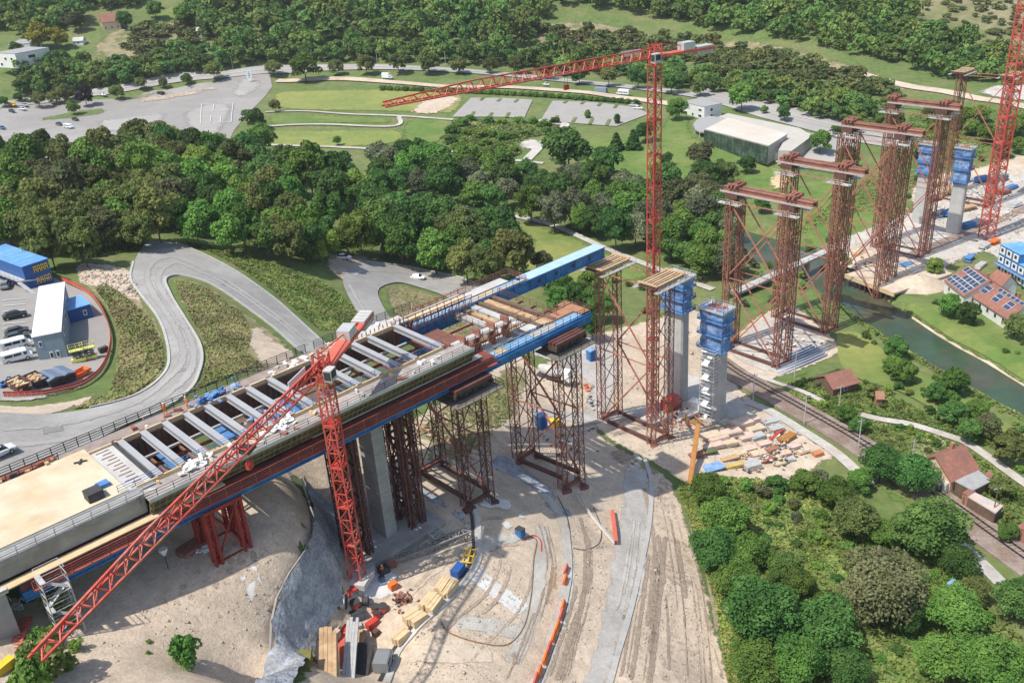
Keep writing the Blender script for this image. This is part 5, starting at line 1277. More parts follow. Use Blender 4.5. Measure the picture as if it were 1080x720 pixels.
for x, y, w, k, lb in [(927,487,42,'bdark','dark tree beside the railway above the olive one'),(960,498,42,'bdark','dark tree by the railway left of the tiled farm house'),(900,545,46,'bolive','olive brown tree in the garden, left of the railway'),(976,555,66,'bdark','very large dark tree beside the railway curve'),(928,612,80,'bsilver','large silvery olive willow in the middle of the garden wood'),
      (800,640,72,'bdark','large dark tree in the wood beside the bare strip'),(764,545,46,'bmid','tree in the wood beside the bare strip, below the timber yard'),(752,575,44,'bdark','dark tree next to the bare strip in the garden wood'),(790,580,42,'bmid','middle tree of the dense row beside the bare strip'),(778,612,44,'bmid','green tree above the large dark one beside the bare strip'),(745,515,36,'bmid','uppermost tree of the wood beside the bare strip'),(826,600,36,'bdark','dark tree left of the garden path'),
      (868,655,66,'bdark','dark tree below the willow at the bottom of the garden wood'),(840,692,56,'bmid','green tree at the lower edge of the garden wood'),(795,698,50,'bmid','bushy green tree at the lower edge beside the verge'),(890,700,44,'bdark','dark tree beside the brown earth patch'),(1003,640,52,'bmid','green tree beside the lineside track'),(1025,622,32,'bolive','olive tree beside the lineside track'),(1042,695,62,'bmid','big bright tree at the lower right corner'),(1070,630,44,'bdark','dark tree at the right edge below the lineside track'),
      (985,690,46,'bmid','green tree between the earth patch and the corner'),(955,648,38,'bdark','dark tree right of the willow'),(1006,590,40,'bdark','dark tree under the very large one'),(930,560,30,'bmid','green tree squeezed between olive tree and very large one'),(838,612,34,'bmid','tree beside the bend of the garden path'),(848,508,30,'mid','bushy tree below the timber yard'),(862,505,24,'silver','pale bushy tree below the timber yard'),(905,505,26,'mid','tree between the timber yard and the railway'),(880,520,34,'bmid','tree above the olive one in the garden'),(1060,560,20,'mid','tree in the garden right of the railway'),(1052,512,26,'olive','olive tree right of the tiled farm house'),(1076,620,30,'bmid','green tree half cut by the right edge')]:
    tree(x, y, w, k, lb, hr=1.05)
N_TREES = NT[0]
# shrubs
def shrubs(poly, n, kinds, wlo, whi, label, group, seed, sep=.5, hr=(.5, .85)):
    g = random.Random(seed); pa = np.array(poly, float); x0, y0 = pa.min(0); x1, y1 = pa.max(0); pts = []; tries = 0
    while len(pts) < n and tries < n * 50:
        tries += 1; x, y = g.uniform(x0, x1), g.uniform(y0, y1)
        if not inpoly(x, y, pa): continue
        w = g.uniform(wlo, whi)
        if any((x - a) ** 2 + ((y - b) * 1.5) ** 2 < (sep * (w + c)) ** 2 for a, b, c in pts): continue
        pts.append((x, y, w))
    for x, y, w in sorted(pts, key=lambda q: q[1]):
        p = G(x, y); s = proj(p)[2]; k = g.choice(kinds)
        if on_path(p.x, p.y, .3 * w / s): continue
        place(k, p, w / s, w / s * g.uniform(*hr), label.replace('#', WORD[k]), group)
for x, y, w, k, lb in [(200,692,46,'smid','green shrub alone on the bare hill'),(60,700,60,'solive','wide shrub thicket at the lower left corner'),(40,715,50,'smid','green shrub thicket at the bottom left edge'),(62,640,34,'slight','light green shrub beside the scaffold stair'),(158,676,9,'slight','small weed clump on the bare hill'),(157,688,8,'smid','tiny weed clump below the other on the bare hill'),
      (805,518,26,'sbrown','reddish shrub at the foot of the timber yard'),(820,510,30,'sdark','dark shrub at the lower edge of the timber yard'),(786,512,22,'smid','green shrub at the left foot of the timber yard'),(810,535,24,'slight','light shrub in the garden below the timber yard'),(838,530,18,'ssilver','silvery bush in the garden'),(840,546,18,'ssilver','lower silvery bush in the garden'),(862,567,26,'slight','bright green bush beside the garden path'),(868,545,22,'smid','bush above the bright green one')]:
    p = G(x, y + w * .25); s = proj(p)[2]; place(k, p, w / s, w / s * (1.1 if x < 210 and w > 30 else .7), lb, None)
row = [(488,134,13),(478,141,13),(474,151,13),(484,158,12),(500,161,12),(515,163,10),(497,128,10),(516,130,10),(530,131,10),(548,130,10),(562,131,10),(573,134,11),(585,130,9),(530,148,12),(519,145,12),(507,146,13),(494,143,11),(512,154,12),(527,158,12),(541,146,10),(543,160,9),(553,143,9),(577,140,9),(536,165,9)]
for x, y, w in row:
    p = G(x, y); s = proj(p)[2]; place(rng.choice(['smid','sdark','smid','slight']), p, w / s * 1.75, w / s * .75, 'clipped shrub in the beds round the bare circles of the park', 'shrubs of the park beds')
for i in range(34):
    x = 404 + i * 8.1; y = 92.5 + .00012 * (x - 404) ** 2 + (x - 404) * .022
    if x > 672: break
    p = G(x, y + 3); s = proj(p)[2]; place('smid', p, 13 / s, 5.5 / s, 'low hedge shrub between service road and meadow', 'hedge shrubs between service road and meadow')
shrubs([(24,690),(60,640),(84,660),(80,715),(40,735),(10,735)], 9, ['smid','slight','solive'], 22, 36, '# shrub in the thicket at the lower left corner', 'shrubs of the lower left thicket', 33, .3, (.6,.9))
shrubs([(748,500),(840,515),(880,520),(900,600),(870,650),(830,640),(760,600)], 34, ['smid','sdark','slight','solive'], 10, 20, '# garden shrub beside the bare strip wood', 'garden shrubs', 21, .45)
shrubs([(880,560),(1000,600),(1060,680),(1080,715),(880,715),(850,660)], 34, ['smid','sdark','slight','smid'], 12, 24, '# shrub under the trees of the lower garden wood', 'garden shrubs', 22, .42)
shrubs([(738,500),(752,560),(768,620),(776,690),(790,715),(810,715),(770,560),(760,500)], 26, ['smid','slight','smid'], 10, 18, '# shrub on the edge of the wood along the bare strip', 'garden shrubs', 23, .4)
shrubs([(840,400),(870,398),(905,430),(960,452),(1000,470),(1010,500),(960,470),(900,445),(850,425)], 52, ['smid','slight','solive','slight','sdark','sbrown'], 7, 15, '# shrub between railway and garden lane', 'shrubs between railway and garden lane', 24, .45)
shrubs([(900,400),(960,400),(1000,425),(1060,470),(1080,500),(1040,470),(990,450),(930,432)], 30, ['smid','sdark','slight','solive'], 8, 15, '# shrub between garden lane and river lawn', 'shrubs of the river lawn', 25, .42)
shrubs([(1010,500),(1080,520),(1080,560),(1060,555)], 10, ['smid','slight','solive'], 8, 16, '# shrub in the garden of the tiled farm house', 'shrubs of the farm garden', 26, .45)
shrubs([(900,350),(950,384),(1000,412),(1060,446),(1080,460),(1080,445),(1000,400),(950,370),(905,340)], 16, ['smid','sdark','slight'], 7, 13, '# shrub at the waterline of the river lawn', 'shrubs at the waterline', 31, .5)
shrubs([(960,312),(1000,335),(1060,372),(1080,392),(1080,330),(1030,345),(985,305)], 10, ['smid','solive','sdark'], 7, 13, '# shrub on the far lawn bank', 'shrubs of the far bank', 27, .6)
shrubs([(770,270),(880,255),(880,300),(800,330),(770,320)], 22, ['smid','sdark','slight','ssilver'], 10, 18, '# shrub beside the river under the lattice towers', 'shrubs of the river under the towers', 28, .45)
shrubs([(560,270),(640,270),(690,300),(720,300),(690,330),(640,345),(600,350)], 16, ['smid','sdark'], 8, 14, '# shrub on the meadow edge by the crane', 'shrubs of the meadow edge', 29, .6)
shrubs([(900,190),(1000,150),(1080,140),(1080,170),(1000,190),(930,240)], 14, ['smid','solive'], 8, 13, '# shrub around the far site', 'shrubs of the far site', 30, .6)

# masses nobody could count: the far wooded hillside, weeds and rough grass
def fast_gz(x, y): return hfield(x, y)
def mass_wood(name, polys, n, wlo, whi, mat, label, seed, q=420, leaf=.07, hr=(1.0, 1.4)):
    g = np.random.default_rng(seed); r2 = random.Random(seed); allp = []
    base = [crown_np(900 + seed * 10 + i, q, leaf, blobs=12) for i in range(4)]; V = []; TI = []
    for poly, nk in (polys if isinstance(n, str) else [(polys, n)]):
        pa = np.array(poly, float); x0, y0 = pa.min(0); x1, y1 = pa.max(0); tries = 0; pts = []
        while len(pts) < nk and tries < nk * 40:
            tries += 1; x, y = r2.uniform(x0, x1), r2.uniform(y0, y1)
            if not inpoly(x, y, pa): continue
            w = r2.uniform(wlo, whi)
            if any((x - a) ** 2 + ((y - b) * 1.9) ** 2 < (.27 * (w + c)) ** 2 for a, b, c in pts): continue
            pts.append((x, y, w))
        allp += pts
    for x, y, w in allp:
        g0 = G(x, y); s = proj(g0)[2]; W = w / s; hh = W * r2.uniform(*hr) * r2.choice((.75, 1, 1, 1.2)); v, _ = base[r2.randrange(4)]; a = r2.uniform(0, 6.28)
        vv = v * np.array([W / .84, W / .84, hh]); rot = np.array([[math.cos(a), -math.sin(a), 0], [math.sin(a), math.cos(a), 0], [0, 0, 1]])
        TI.append(np.full(len(v), r2.random())); V.append(vv @ rot.T + np.array(g0) - np.array([0, 0, hh * .12]))
    v = np.concatenate(V); o = mesh_np(name, v, np.arange(len(v)).reshape(-1, 4), mat); set_edge(o.data, np.concatenate(TI), 'tint')
    return tag(o, label, 'woodland', kind='stuff')
def stuffmat(name, c1, c2, s2=.12, tint=True): return M(name, c1, .8, .3, .4, col2=c2, scale2=s2, mix2=(.4, .6), transl=.25, spec=.15, tint=tint)
S_far = stuffmat('leaves_far', (.10,.20,.05), (.16,.26,.065), .05)
S_far2 = stuffmat('leaves_far_olive', (.13,.18,.055), (.17,.20,.075), .05)
mass_wood('hillside_wood', [(-30,-12),(150,-12),(150,10),(98,12),(84,28),(30,40),(-30,36)], 80, 14, 24, S_far, 'dark wood covering the hillside at the top left', 1)
mass_wood('hillside_wood', [(195,0),(330,-12),(560,-12),(700,-12),(760,-12),(730,24),(660,14),(600,10),(560,26),(560,50),(480,52),(400,48),(300,52),(230,58),(215,40)], 230, 14, 25, S_far, 'green wood covering the hillside at the top middle', 2)
mass_wood('hillside_wood', [(700,-14),(960,-14),(950,14),(990,40),(1040,62),(1080,70),(1080,92),(1020,88),(960,74),(880,52),(800,38),(730,32),(690,20)], 200, 14, 24, S_far, 'dark wood on the slope at the top right above the hillside meadow', 3)
mass_wood('hillside_scrub', [(560,30),(700,42),(830,60),(940,92),(950,112),(860,92),(760,72),(690,66),(600,58)], 190, 8, 19, S_far2, 'olive scrub scattered on the hillside meadow', 4, q=500, hr=(.6, 1.0))
mass_wood('garden_scrub', [(130,52),(146,32),(160,28),(225,22),(240,44),(200,52),(150,58)], 60, 6, 16, S_far2, 'scrub and hedges between the hillside gardens at the left', 5, hr=(.5, .9))
mass_wood('hillside_scrub', [(960,0),(1080,-8),(1080,60),(1030,50),(980,30)], 55, 5, 12, S_far2, 'few scattered bushes on the bare slope at the top right', 6, hr=(.5, .9))

mass_wood('tree_belt', [([(18,82),(60,74),(120,74),(200,60),(250,55),(280,66),(200,78),(120,92),(60,102),(20,100)], 60), ([(250,60),(330,54),(430,54),(540,60),(640,72),(700,80),(700,88),(640,80),(560,72),(470,68),(380,66),(300,70)], 80),
  ([(700,80),(760,84),(850,102),(930,124),(955,134),(930,140),(880,130),(800,110),(740,96),(700,92)], 70)], 'many', 15, 23, stuffmat('leaves_belt', (.09,.185,.048), (.16,.26,.065), .045), 'dense belt of trees along the far side of the main road', 7, q=900, leaf=.05)
def weeds(name, poly, n, size, mat, label, seed, up=.55):
    g = np.random.default_rng(seed)
    w = np.array([tuple(G(*p).xy) for p in poly]); x0, y0 = w.min(0); x1, y1 = w.max(0)
    x = g.uniform(x0, x1, n * 4); y = g.uniform(y0, y1, n * 4)
    # clumps
    cx = g.uniform(x0, x1, 60); cy = g.uniform(y0, y1, 60); dd = np.min((x[:, None] - cx) ** 2 + (y[:, None] - cy) ** 2, 1)
    ins = (sdist_poly(x, y, w) > .3) & (g.random(n * 4) < np.clip(1.3 - np.sqrt(dd) / (.16 * max(x1 - x0, y1 - y0)), .25, 1))
    ins[ins] &= ~on_path(x[ins], y[ins]); x, y = x[ins][:n], y[ins][:n]; n = len(x); z = hfield(x, y)
    s = size * g.uniform(.4, 1.5, n)[:, None]
    nn = g.normal(size=(n, 3)) * .5 + np.array([0, 0, up + .4]); nn /= np.linalg.norm(nn, axis=1)[:, None]
    t1 = np.cross(nn, g.normal(size=(n, 3))); t1 /= np.linalg.norm(t1, axis=1)[:, None]; t2 = np.cross(nn, t1)
    c = np.stack([x, y, z + .15 + s[:, 0] * g.uniform(.1, 1.0, n)], -1)
    q = np.stack([c - t1*s, c - t2*s*.6, c + t1*s, c + t2*s*.6], 1).reshape(-1, 3)
    o = mesh_np(name, q, np.arange(n * 4).reshape(-1, 4), mat); set_edge(o.data, np.repeat(.5 + .5 * np.sin(x * .35 + seed) * np.sin(y * .3) * g.uniform(.5, 1, n), 4), 'tint'); return tag(o, label, 'vegetation', kind='stuff')
S_weed = stuffmat('weed_leaves', (.21,.24,.085), (.30,.28,.13), .25)
S_weedg = stuffmat('weed_leaves_green', (.14,.22,.055), (.20,.26,.08), .2)
S_bright = stuffmat('weed_leaves_bright', (.20,.29,.06), (.29,.33,.10), .3)
weeds('undergrowth', [(70,433),(112,418),(122,390),(124,350),(112,322),(98,305),(112,300),(140,318),(160,338),(172,362),(174,385),(162,402),(136,420),(95,430)], 15300, 0.28, S_weed, 'rough weeds on the bank between site yard and hairpin road', 1)
weeds('undergrowth', [(182,297),(192,296),(222,306),(256,330),(268,352),(262,372),(280,388),(235,402),(195,418),(212,400),(217,380),(212,356),(198,332)], 13600, 0.24, S_weed, 'rough grass inside the hairpin bend', 2)
weeds('undergrowth', [(190,254),(230,262),(285,278),(340,296),(368,318),(384,336),(368,350),(340,350),(302,319),(262,289),(216,264)], 13600, 0.28, S_weedg, 'rough weeds between hairpin road and wood', 3)
weeds('undergrowth', [(406,307),(425,302),(460,313),(497,332),(530,352),(500,362),(446,348),(418,332)], 5950, 0.22, S_weed, 'rough grass inside the lower road loop', 4)
weeds('undergrowth', [(716,510),(740,500),(800,505),(900,520),(1000,600),(1085,680),(1085,725),(780,725),(770,660),(755,600),(735,545)], 44200, 0.33, S_weedg, 'undergrowth on the floor of the garden wood', 5)
weeds('undergrowth', [(820,405),(880,395),(950,420),(1000,450),(1080,500),(1085,600),(1010,550),(940,490),(880,450)], 20400, 0.28, S_weedg, 'rough vegetation along the railway', 6)
weeds('undergrowth', [(440,455),(470,430),(520,400),(545,405),(540,440),(515,468),(480,488)], 4250, 0.22, S_weed, 'sparse weeds on the earth bank under the gantry', 7)
weeds('undergrowth', [(44,250),(70,268),(110,272),(150,262),(160,244),(200,244),(260,262),(340,278),(388,268),(400,258),(300,240),(150,230)], 15300, 0.33, S_weedg, 'brush at the foot of the wood', 8)
weeds('undergrowth', [(840,255),(930,215),(1000,180),(1080,140),(1080,110),(960,120),(930,180),(850,230)], 10200, 0.40, S_weedg, 'brush around the foot of the far towers', 9)
weeds('undergrowth', [(712,508),(730,520),(752,560),(768,606),(776,660),(786,724),(766,724),(757,664),(745,612),(731,562),(716,526)], 5200, .22, S_bright, 'bright weeds on the verge between bare strip and wood', 10)
weeds('bed_planting', [(476,130),(484,126),(530,129),(590,131),(592,137),(576,143),(556,146),(546,152),(552,162),(540,167),(500,163),(478,160),(470,150)], 9000, .55, S_weedg, 'dense low planting in the shrub beds of the park', 15)
weeds('river_reeds', [(882,314),(906,333),(951,363),(1001,393),(1041,416),(1082,439),(1082,447),(1040,425),(1000,402),(950,373),(904,342),(880,322)], 5200, .3, S_weedg, 'tall grass along the near bank of the river', 13)
weeds('river_reeds', [(940,322),(961,334),(986,352),(1011,367),(1041,383),(1082,409),(1082,403),(1040,377),(1010,361),(986,346),(960,328)], 3200, .28, S_weedg, 'tall grass along the far bank of the river', 14)
weeds('undergrowth', [(770,505),(850,508),(870,540),(884,590),(850,620),(800,580),(770,540)], 5000, .26, S_bright, 'light weeds round the garden path', 11)
# prototypes are not part of the scene
def drop_protos():
    for t in HIDE:
        for c in list(t.children): bpy.data.objects.remove(c)
        bpy.data.objects.remove(t)
drop_protos()
print('TREES', N_TREES, 'ALL', NT[0])
# ------------------------------------------------------------------ vehicles
m_glass = M('dark_glass', (.03,.04,.045), .15, .1, 1, spec=.6)
def paint(name, c): 
    return bpy.data.materials.get(name) or M(name, c, .35, .06, .5, spec=.5)
CARC = dict(white=(.75,.76,.77), black=(.025,.025,.03), dark=(.06,.065,.075), grey=(.22,.23,.24), silver=(.45,.46,.47), blue=(.05,.12,.32), yellow=(.7,.42,.03), red=(.5,.05,.04), orange=(.72,.2,.03))
def heading(p, q):
    a, b = G(*p), G(*q); return math.atan2(b.y - a.y, b.x - a.x)
def local(t):
    """child meshes are written in the thing's own frame"""
    return t
class LB(MB):
    """builds in local coordinates of a turned thing"""
    def build(s, name, mats, parent=None, smooth=False):
        me = bpy.data.meshes.new(name); me.from_pydata([tuple(v) for v in s.v], [], s.f)
        for m in (mats if isinstance(mats, (list, tuple)) else [mats]): me.materials.append(m)
        me.polygons.foreach_set('material_index', s.m)
        if smooth: me.polygons.foreach_set('use_smooth', [True] * len(s.f))
        me.update(); o = bpy.data.objects.new(name, me); COL.objects.link(o); o.parent = parent; return o
    def loft(s, secs, mi=0):
        """secs: (x, [(y,z)...]) rings"""
        n = len(secs[0][1]); vs = [(x, y, z) for x, r in secs for y, z in r]; k = len(secs); fs = []
        for i in range(k - 1):
            for j in range(n): fs.append((i*n+j, i*n+(j+1) % n, (i+1)*n+(j+1) % n, (i+1)*n+j))
        fs += [tuple(range(n-1, -1, -1)), tuple((k-1)*n + j for j in range(n))]; s.add(vs, fs, mi)
def ring(hw, z0, z1, r=.12):
    return [(-hw+r, z0), (hw-r, z0), (hw, z0+r), (hw, z1-r), (hw-r, z1), (-hw+r, z1), (-hw, z1-r), (-hw, z0+r)]
def wheels(t, xs, hw, r):
    for x in xs:
        for s in (-1, 1):
            w = LB(); w.tube([(x, s*(hw-.16), r), (x, s*(hw+.04), r)], r, 10); o = w.build('wheel', m_rubber, t)
            w = LB(); w.tube([(x, s*(hw+.03), r), (x, s*(hw+.06), r)], r*.55, 8); w.build('rim', m_steel, o)
def car(pos, rz, colour, label, cat='car', kind='car', L=4.3, group=None, detail=True):
    p = G(*pos) if not isinstance(pos, Vector) else pos
    t = thing({'car': 'parked_car', 'van': 'delivery_van', 'camper': 'camper_van', 'truck': 'box_truck'}[kind], label, cat, (p.x, p.y, p.z + lift_at(p.x, p.y, 5)), group, rz)
    m = paint('car_paint_' + colour, CARC[colour]); b = LB(); g = LB()
    if kind == 'car':
        hw = .88; b.loft([(-L/2, ring(hw*.9, .38, .80)), (-L/2+.25, ring(hw, .26, .93)), (-.3, ring(hw, .22, .95)), (L/2-.9, ring(hw, .24, .88)), (L/2-.15, ring(hw*.92, .3, .72)), (L/2, ring(hw*.82, .36, .6))])
        b.loft([(-L/2+.95, ring(.58, 1.40, 1.46, .02)), (.35, ring(.62, 1.42, 1.48, .02))])
        g.loft([(-L/2+.3, ring(.80, .90, .95, .02)), (-L/2+.85, ring(.66, .9, 1.42, .1)), (.45, ring(.66, .9, 1.42, .1)), (1.15, ring(.78, .86, .92, .02))])
        b.build('body', m, t); g.build('window', m_glass, t)
        if detail: wheels(t, (-L/2+.8, L/2-.85), hw, .32)
        h = LB()
        for s in (-1, 1): h.para((L/2-.12, s*.6-.14, .55), (.1,0,0), (0,.28,0), (0,0,.12))
        if detail: h.build('headlight', m_whitep, t)
    else:
        hw = 1.0; hh = {'van': 2.0, 'camper': 2.8, 'truck': 3.2}[kind]; cl = {'van': 1.5, 'camper': 1.4, 'truck': 2.0}[kind]
        b.loft([(-L/2, ring(hw, .4, hh)), (L/2-cl, ring(hw, .35, hh)), (L/2-cl+.01, ring(hw, .35, min(hh, 2.05))), (L/2-.85, ring(hw*.95, .35, min(hh, 1.9))), (L/2-.55, ring(hw*.97, .35, 1.15)), (L/2, ring(hw*.86, .4, .85))])
        b.build('body', m, t)
        g.loft([(L/2-.95, ring(hw*.83, 1.55, 1.8, .02)), (L/2-.58, ring(hw*.86, 1.1, 1.25, .02))])
        for s in (-1, 1):
            g.para((L/2-cl+.1, s*(hw+.012)-.01, 1.15), (cl-.95,0,0), (0,.02,0), (0,0,.55))
            if kind != 'truck':
                for k in range(2): g.para((-L/2+.5+k*(L-cl-.6)/2, s*(hw+.012)-.01, 1.2), ((L-cl-.9)/2,0,0), (0,.02,0), (0,0,.5))
        g.build('window', m_glass, t)
        if detail: wheels(t, (-L/2+.95, L/2-.95), hw, .36)
    return t
hz = heading((8, 384), (36, 380))
car((20,381), hz, 'white', 'white van parked nearest the corner of the white roofed office block', 'van', 'van', 5.0, 'vehicles parked at the left site yard')
car((21,375), hz, 'grey', 'grey estate car between the two white vans', 'car', 'car', 4.6, 'vehicles parked at the left site yard')
car((19,368), hz, 'white', 'white van between two dark cars and a grey car at the office block', 'van', 'van', 4.9, 'vehicles parked at the left site yard')
car((19,359), hz, 'dark', 'dark grey car next to the upper white van at the office block', 'car', 'car', 4.5, 'vehicles parked at the left site yard')
car((19,353), hz, 'dark', 'dark car uppermost in the tight row beside the office block', 'car', 'car', 4.4, 'vehicles parked at the left site yard')
car((17,336), hz, 'black', 'black car parked alone among empty bays at the office block', 'car', 'car', 4.6, 'vehicles parked at the left site yard')
car((7,304), hz + 1.35, 'grey', 'grey car beside the blue container block at the left edge', 'car', 'car', 4.4, 'vehicles parked at the left site yard')
car((0,482), .9, 'white', 'white car cut by the left edge above the tan deck', 'car', 'car', 4.4)
car((441,295), heading((430,292),(452,297)), 'white', 'white car driving on the lower road loop', 'car', 'car', 4.4)
car((363,274), heading((358,272),(368,276)), 'white', 'white car half hidden at the edge of the wood', 'car', 'car', 4.3)
h1 = heading((395,84),(425,86))
car((409,84), h1, 'white', 'white box truck on the service road along the meadow', 'truck', 'truck', 6.6)
car((657,101), heading((640,100),(670,104)) + 3.14, 'white', 'white camper van parked right of the grey container by the service road', 'camper van', 'camper', 7.4)
car((576,91), h1 - .5, 'white', 'pale car on the service road below the tall crane jib', 'car', 'car', 4.4)
car((673,116), h1, 'white', 'white car at the corner of the right paved lot', 'car', 'car', 4.6)
car((668,113), h1, 'silver', 'silver car just behind the white one at the right paved lot', 'car', 'car', 4.4)
h2 = heading((60,132),(90,136))
car((73,136), h2, 'white', 'white van in the middle of the left car park', 'van', 'van', 6.2)
car((63,133), h2, 'dark', 'dark car left of the white van on the car park', 'car', 'car', 4.6)
car((80,128), h2, 'black', 'black car behind the white van on the car park', 'car', 'car', 4.8)
for (x, y, c, lb) in [(3,137,'blue','blue car at the left edge of the car park'),(24,117,'white','white car under the trees of the left car park, in front'),(13,119,'dark','dark car under the trees of the left car park, leftmost in front'),(14,113,'yellow','yellow van under the trees of the left car park'),(29,108,'dark','dark car under the trees of the left car park, rearmost'),(27,113,'silver','silver car under the trees of the left car park, in the middle'),(109,102,'white','white car on the main road beside the purple tree')]:
    car((x, y), h2 + (.0 if c != 'white' else .2), c, lb, 'van' if c == 'yellow' else 'car', 'van' if c == 'yellow' else 'car', 5.2 if c == 'yellow' else 4.5)
# grey box trailer by the camper, dark trailer by the car park verge
def boxc(name, label, cat, p, size, rz, mat, ribs=True, group=None, door=None, zoff=.1):
    t = thing(name, label, cat, (p.x, p.y, p.z + zoff), group, rz); b = LB(); L, W, Hh = size
    b.box((0,0,.1), (L, W, Hh))
    if ribs:
        n = int(L / .5)
        for i in range(n):
            for s in (-1, 1): b.box((-L/2+.25+i*.5, s*(W/2+.02), .25), (.2, .06, Hh-.3))
    b.build('body', mat, t); b = LB()
    for s in (-1, 1): b.box((L/2+.03, s*W*.24, .25), (.06, W*.44, Hh-.35))
    b.build('door', door or mat, t); b = LB()
    for sx in (-1, 1):
        for sy in (-1, 1): b.box((sx*(L/2-.1), sy*(W/2-.1), 0), (.22, .22, Hh+.14))
    b.build('corner_post', mat, t); return t
boxc('trailer', 'grey blue box trailer beside the camper van on the service road', 'trailer', G(634,98), (6.5, 2.4, 2.5), h1 - .1, M('grey_blue', (.22,.28,.34), .6, .1, 1))
boxc('trailer', 'small dark trailer on the dirt verge of the car park', 'trailer', G(170,100), (4.5, 2.0, 1.6), h2, m_dark)
# advertising pylon
p = G(264, 87); t = thing('advertising_pylon', 'tall white and blue advertising pylon at the entrance of the car park', 'pylon', p)
mb = MB(); mb.box(p, (1.6, 1.6, .5), .3); mb.build('base', m_conc, t)
pts = [(math.cos(a) * 1.5, math.sin(a) * 3.0 + 3.9) for a in np.linspace(0, 2*math.pi, 20)[:-1]]
mb = MB(); f0 = [(p.x + x, p.y - .12, p.z + z) for x, z in pts]; f1 = [(p.x + x, p.y + .12, p.z + z) for x, z in pts]; k = len(pts)
mb.add(f0 + f1, [tuple(range(k)), tuple(range(2*k-1, k-1, -1))] + [(i, k+i, k+(i+1) % k, (i+1) % k) for i in range(k)]); mb.build('panel', m_whitep, t)
mb = MB()
for z, w in ((5.6, .8), (4.6, 1.3), (3.6, 1.4), (2.6, .9)): mb.para((p.x - w*.6, p.y - .16, p.z + z), (w*1.2, 0, 0), (0, .03, 0), (0, 0, .55))
mb.build('band', m_tarp2, t)
# painted square on the car park
for a, b in (((213,111),(212,131)), ((213,111),(246,110)), ((246,110),(244,130)), ((212,131),(244,130)), ((226,111),(225,118)), ((226,118),(243,117)), ((222,130),(223,123)), ((233,130),(233,124))):
    ribbon('painted_line', [G(*a).xy, G(*b).xy], .4, m_paint, 6)
for i in range(7): ribbon('painted_line', [G(100 + i*7, 129.5 - i*.6).xy, G(103 + i*7, 129.2 - i*.6).xy], .5, m_dark, 6)
for y in (316, 322, 328, 341, 346): ribbon('painted_line', [G(3, y + 2).xy, G(27, y).xy], .25, m_paint, 6)

# ------------------------------------------------------------------ site yard at the left
def edges3(FL, FR, BL, z):
    a, b, c = P(*FL, z), P(*FR, z), P(*BL, z); return a, b - a, c - a
def block(name, label, cat, FL, FR, BL, zr, zg, mat, roofm, wins=None, seams=0, winm=None):
    """box building from three roof corners in the photograph (front left, front right, back left) at roof height zr"""
    a, e1, e2 = edges3(FL, FR, BL, zr); n1 = e1.normalized(); e2 = e2 - n1 * e2.dot(n1); n2 = e2.normalized()
    base = a + (e1 + e2) / 2; t = thing(name, label, cat, (base.x, base.y, zg))
    mb = MB(); mb.para((a.x, a.y, zg), e1, e2, (0, 0, zr - zg)); wall = mb.build('wall', mat, t)
    mb = MB(); mb.para(a - n1*.12 - n2*.12 + Vector((0,0,.004)), e1 + n1*.24, e2 + n2*.24, (0,0,.16), 0)
    for i in range(seams): mb.para(a + e2*((i+.5)/seams) + Vector((0,0,.16)), e1, n2*.12, (0,0,.06), 1)
    mb.build('roof', [roofm, m_grey], t)
    wr = wins or []
    for (face, u0, u1, z0, z1) in wr:
        o, e, nn = (a, e1, -n2) if face == 'f' else ((a + e1, e2, n1) if face == 'r' else (a, e2, -n1))
        q = o + e * u0 + nn * .02; q.z = zg + (zr - zg) * z0
        mb = MB(); mb.para(q, e * (u1 - u0), nn * .05, (0, 0, (zr - zg) * (z1 - z0)))
        fr_ = mb.build('window', winm or m_whitep, wall)
        mb = MB(); s_ = .16; q2 = o + e * (u0 + (u1-u0)*s_) + nn * .06; q2.z = zg + (zr-zg) * (z0 + (z1-z0)*s_)
        mb.para(q2, e * (u1-u0) * (1-2*s_), nn * .03, (0, 0, (zr-zg)*(z1-z0)*(1-2*s_))); mb.build('pane', m_glass, fr_)
    return t, a, e1, e2, n1, n2, wall
m_cblue = M('container_blue', (.028,.105,.31), .5, .1, .6)
m_roofb = M('roof_light_blue', (.13,.33,.66), .5, .1, .4, col2=(.18,.40,.72), scale2=.2)
zg = 38.1
t, a, e1, e2, n1, n2, wall = block('site_office', 'two storey blue container office with light blue roof and yellow framed windows', 'site office', (23,282), (50,273), (3,259), zg + 5.6, zg, m_cblue, m_roofb, seams=7)
for r_ in range(2):
    for i in range(4):
        u0 = .38 + i * .145; q = a + e1 * u0 - n2 * .05; q.z = zg + (3.5 if r_ == 0 else .9); w = e1 * .11
        mb = MB()
        mb.para(q, w * .22, -n2*.06, (0,0,1.5)); mb.para(q + w*.78, w*.22, -n2*.06, (0,0,1.5)); mb.para(q + w*.22 + Vector((0,0,1.2)), w*.56, -n2*.06, (0,0,.3)); mb.para(q + w*.22 + Vector((0,0,.55)), w*.56, -n2*.06, (0,0,.25))
        f_ = mb.build('window', m_yellow, wall)
        mb = MB(); mb.para(q + w*.22 - n2*.015, w*.56, -n2*.02, (0,0,1.2)); mb.build('pane', m_glass, f_)
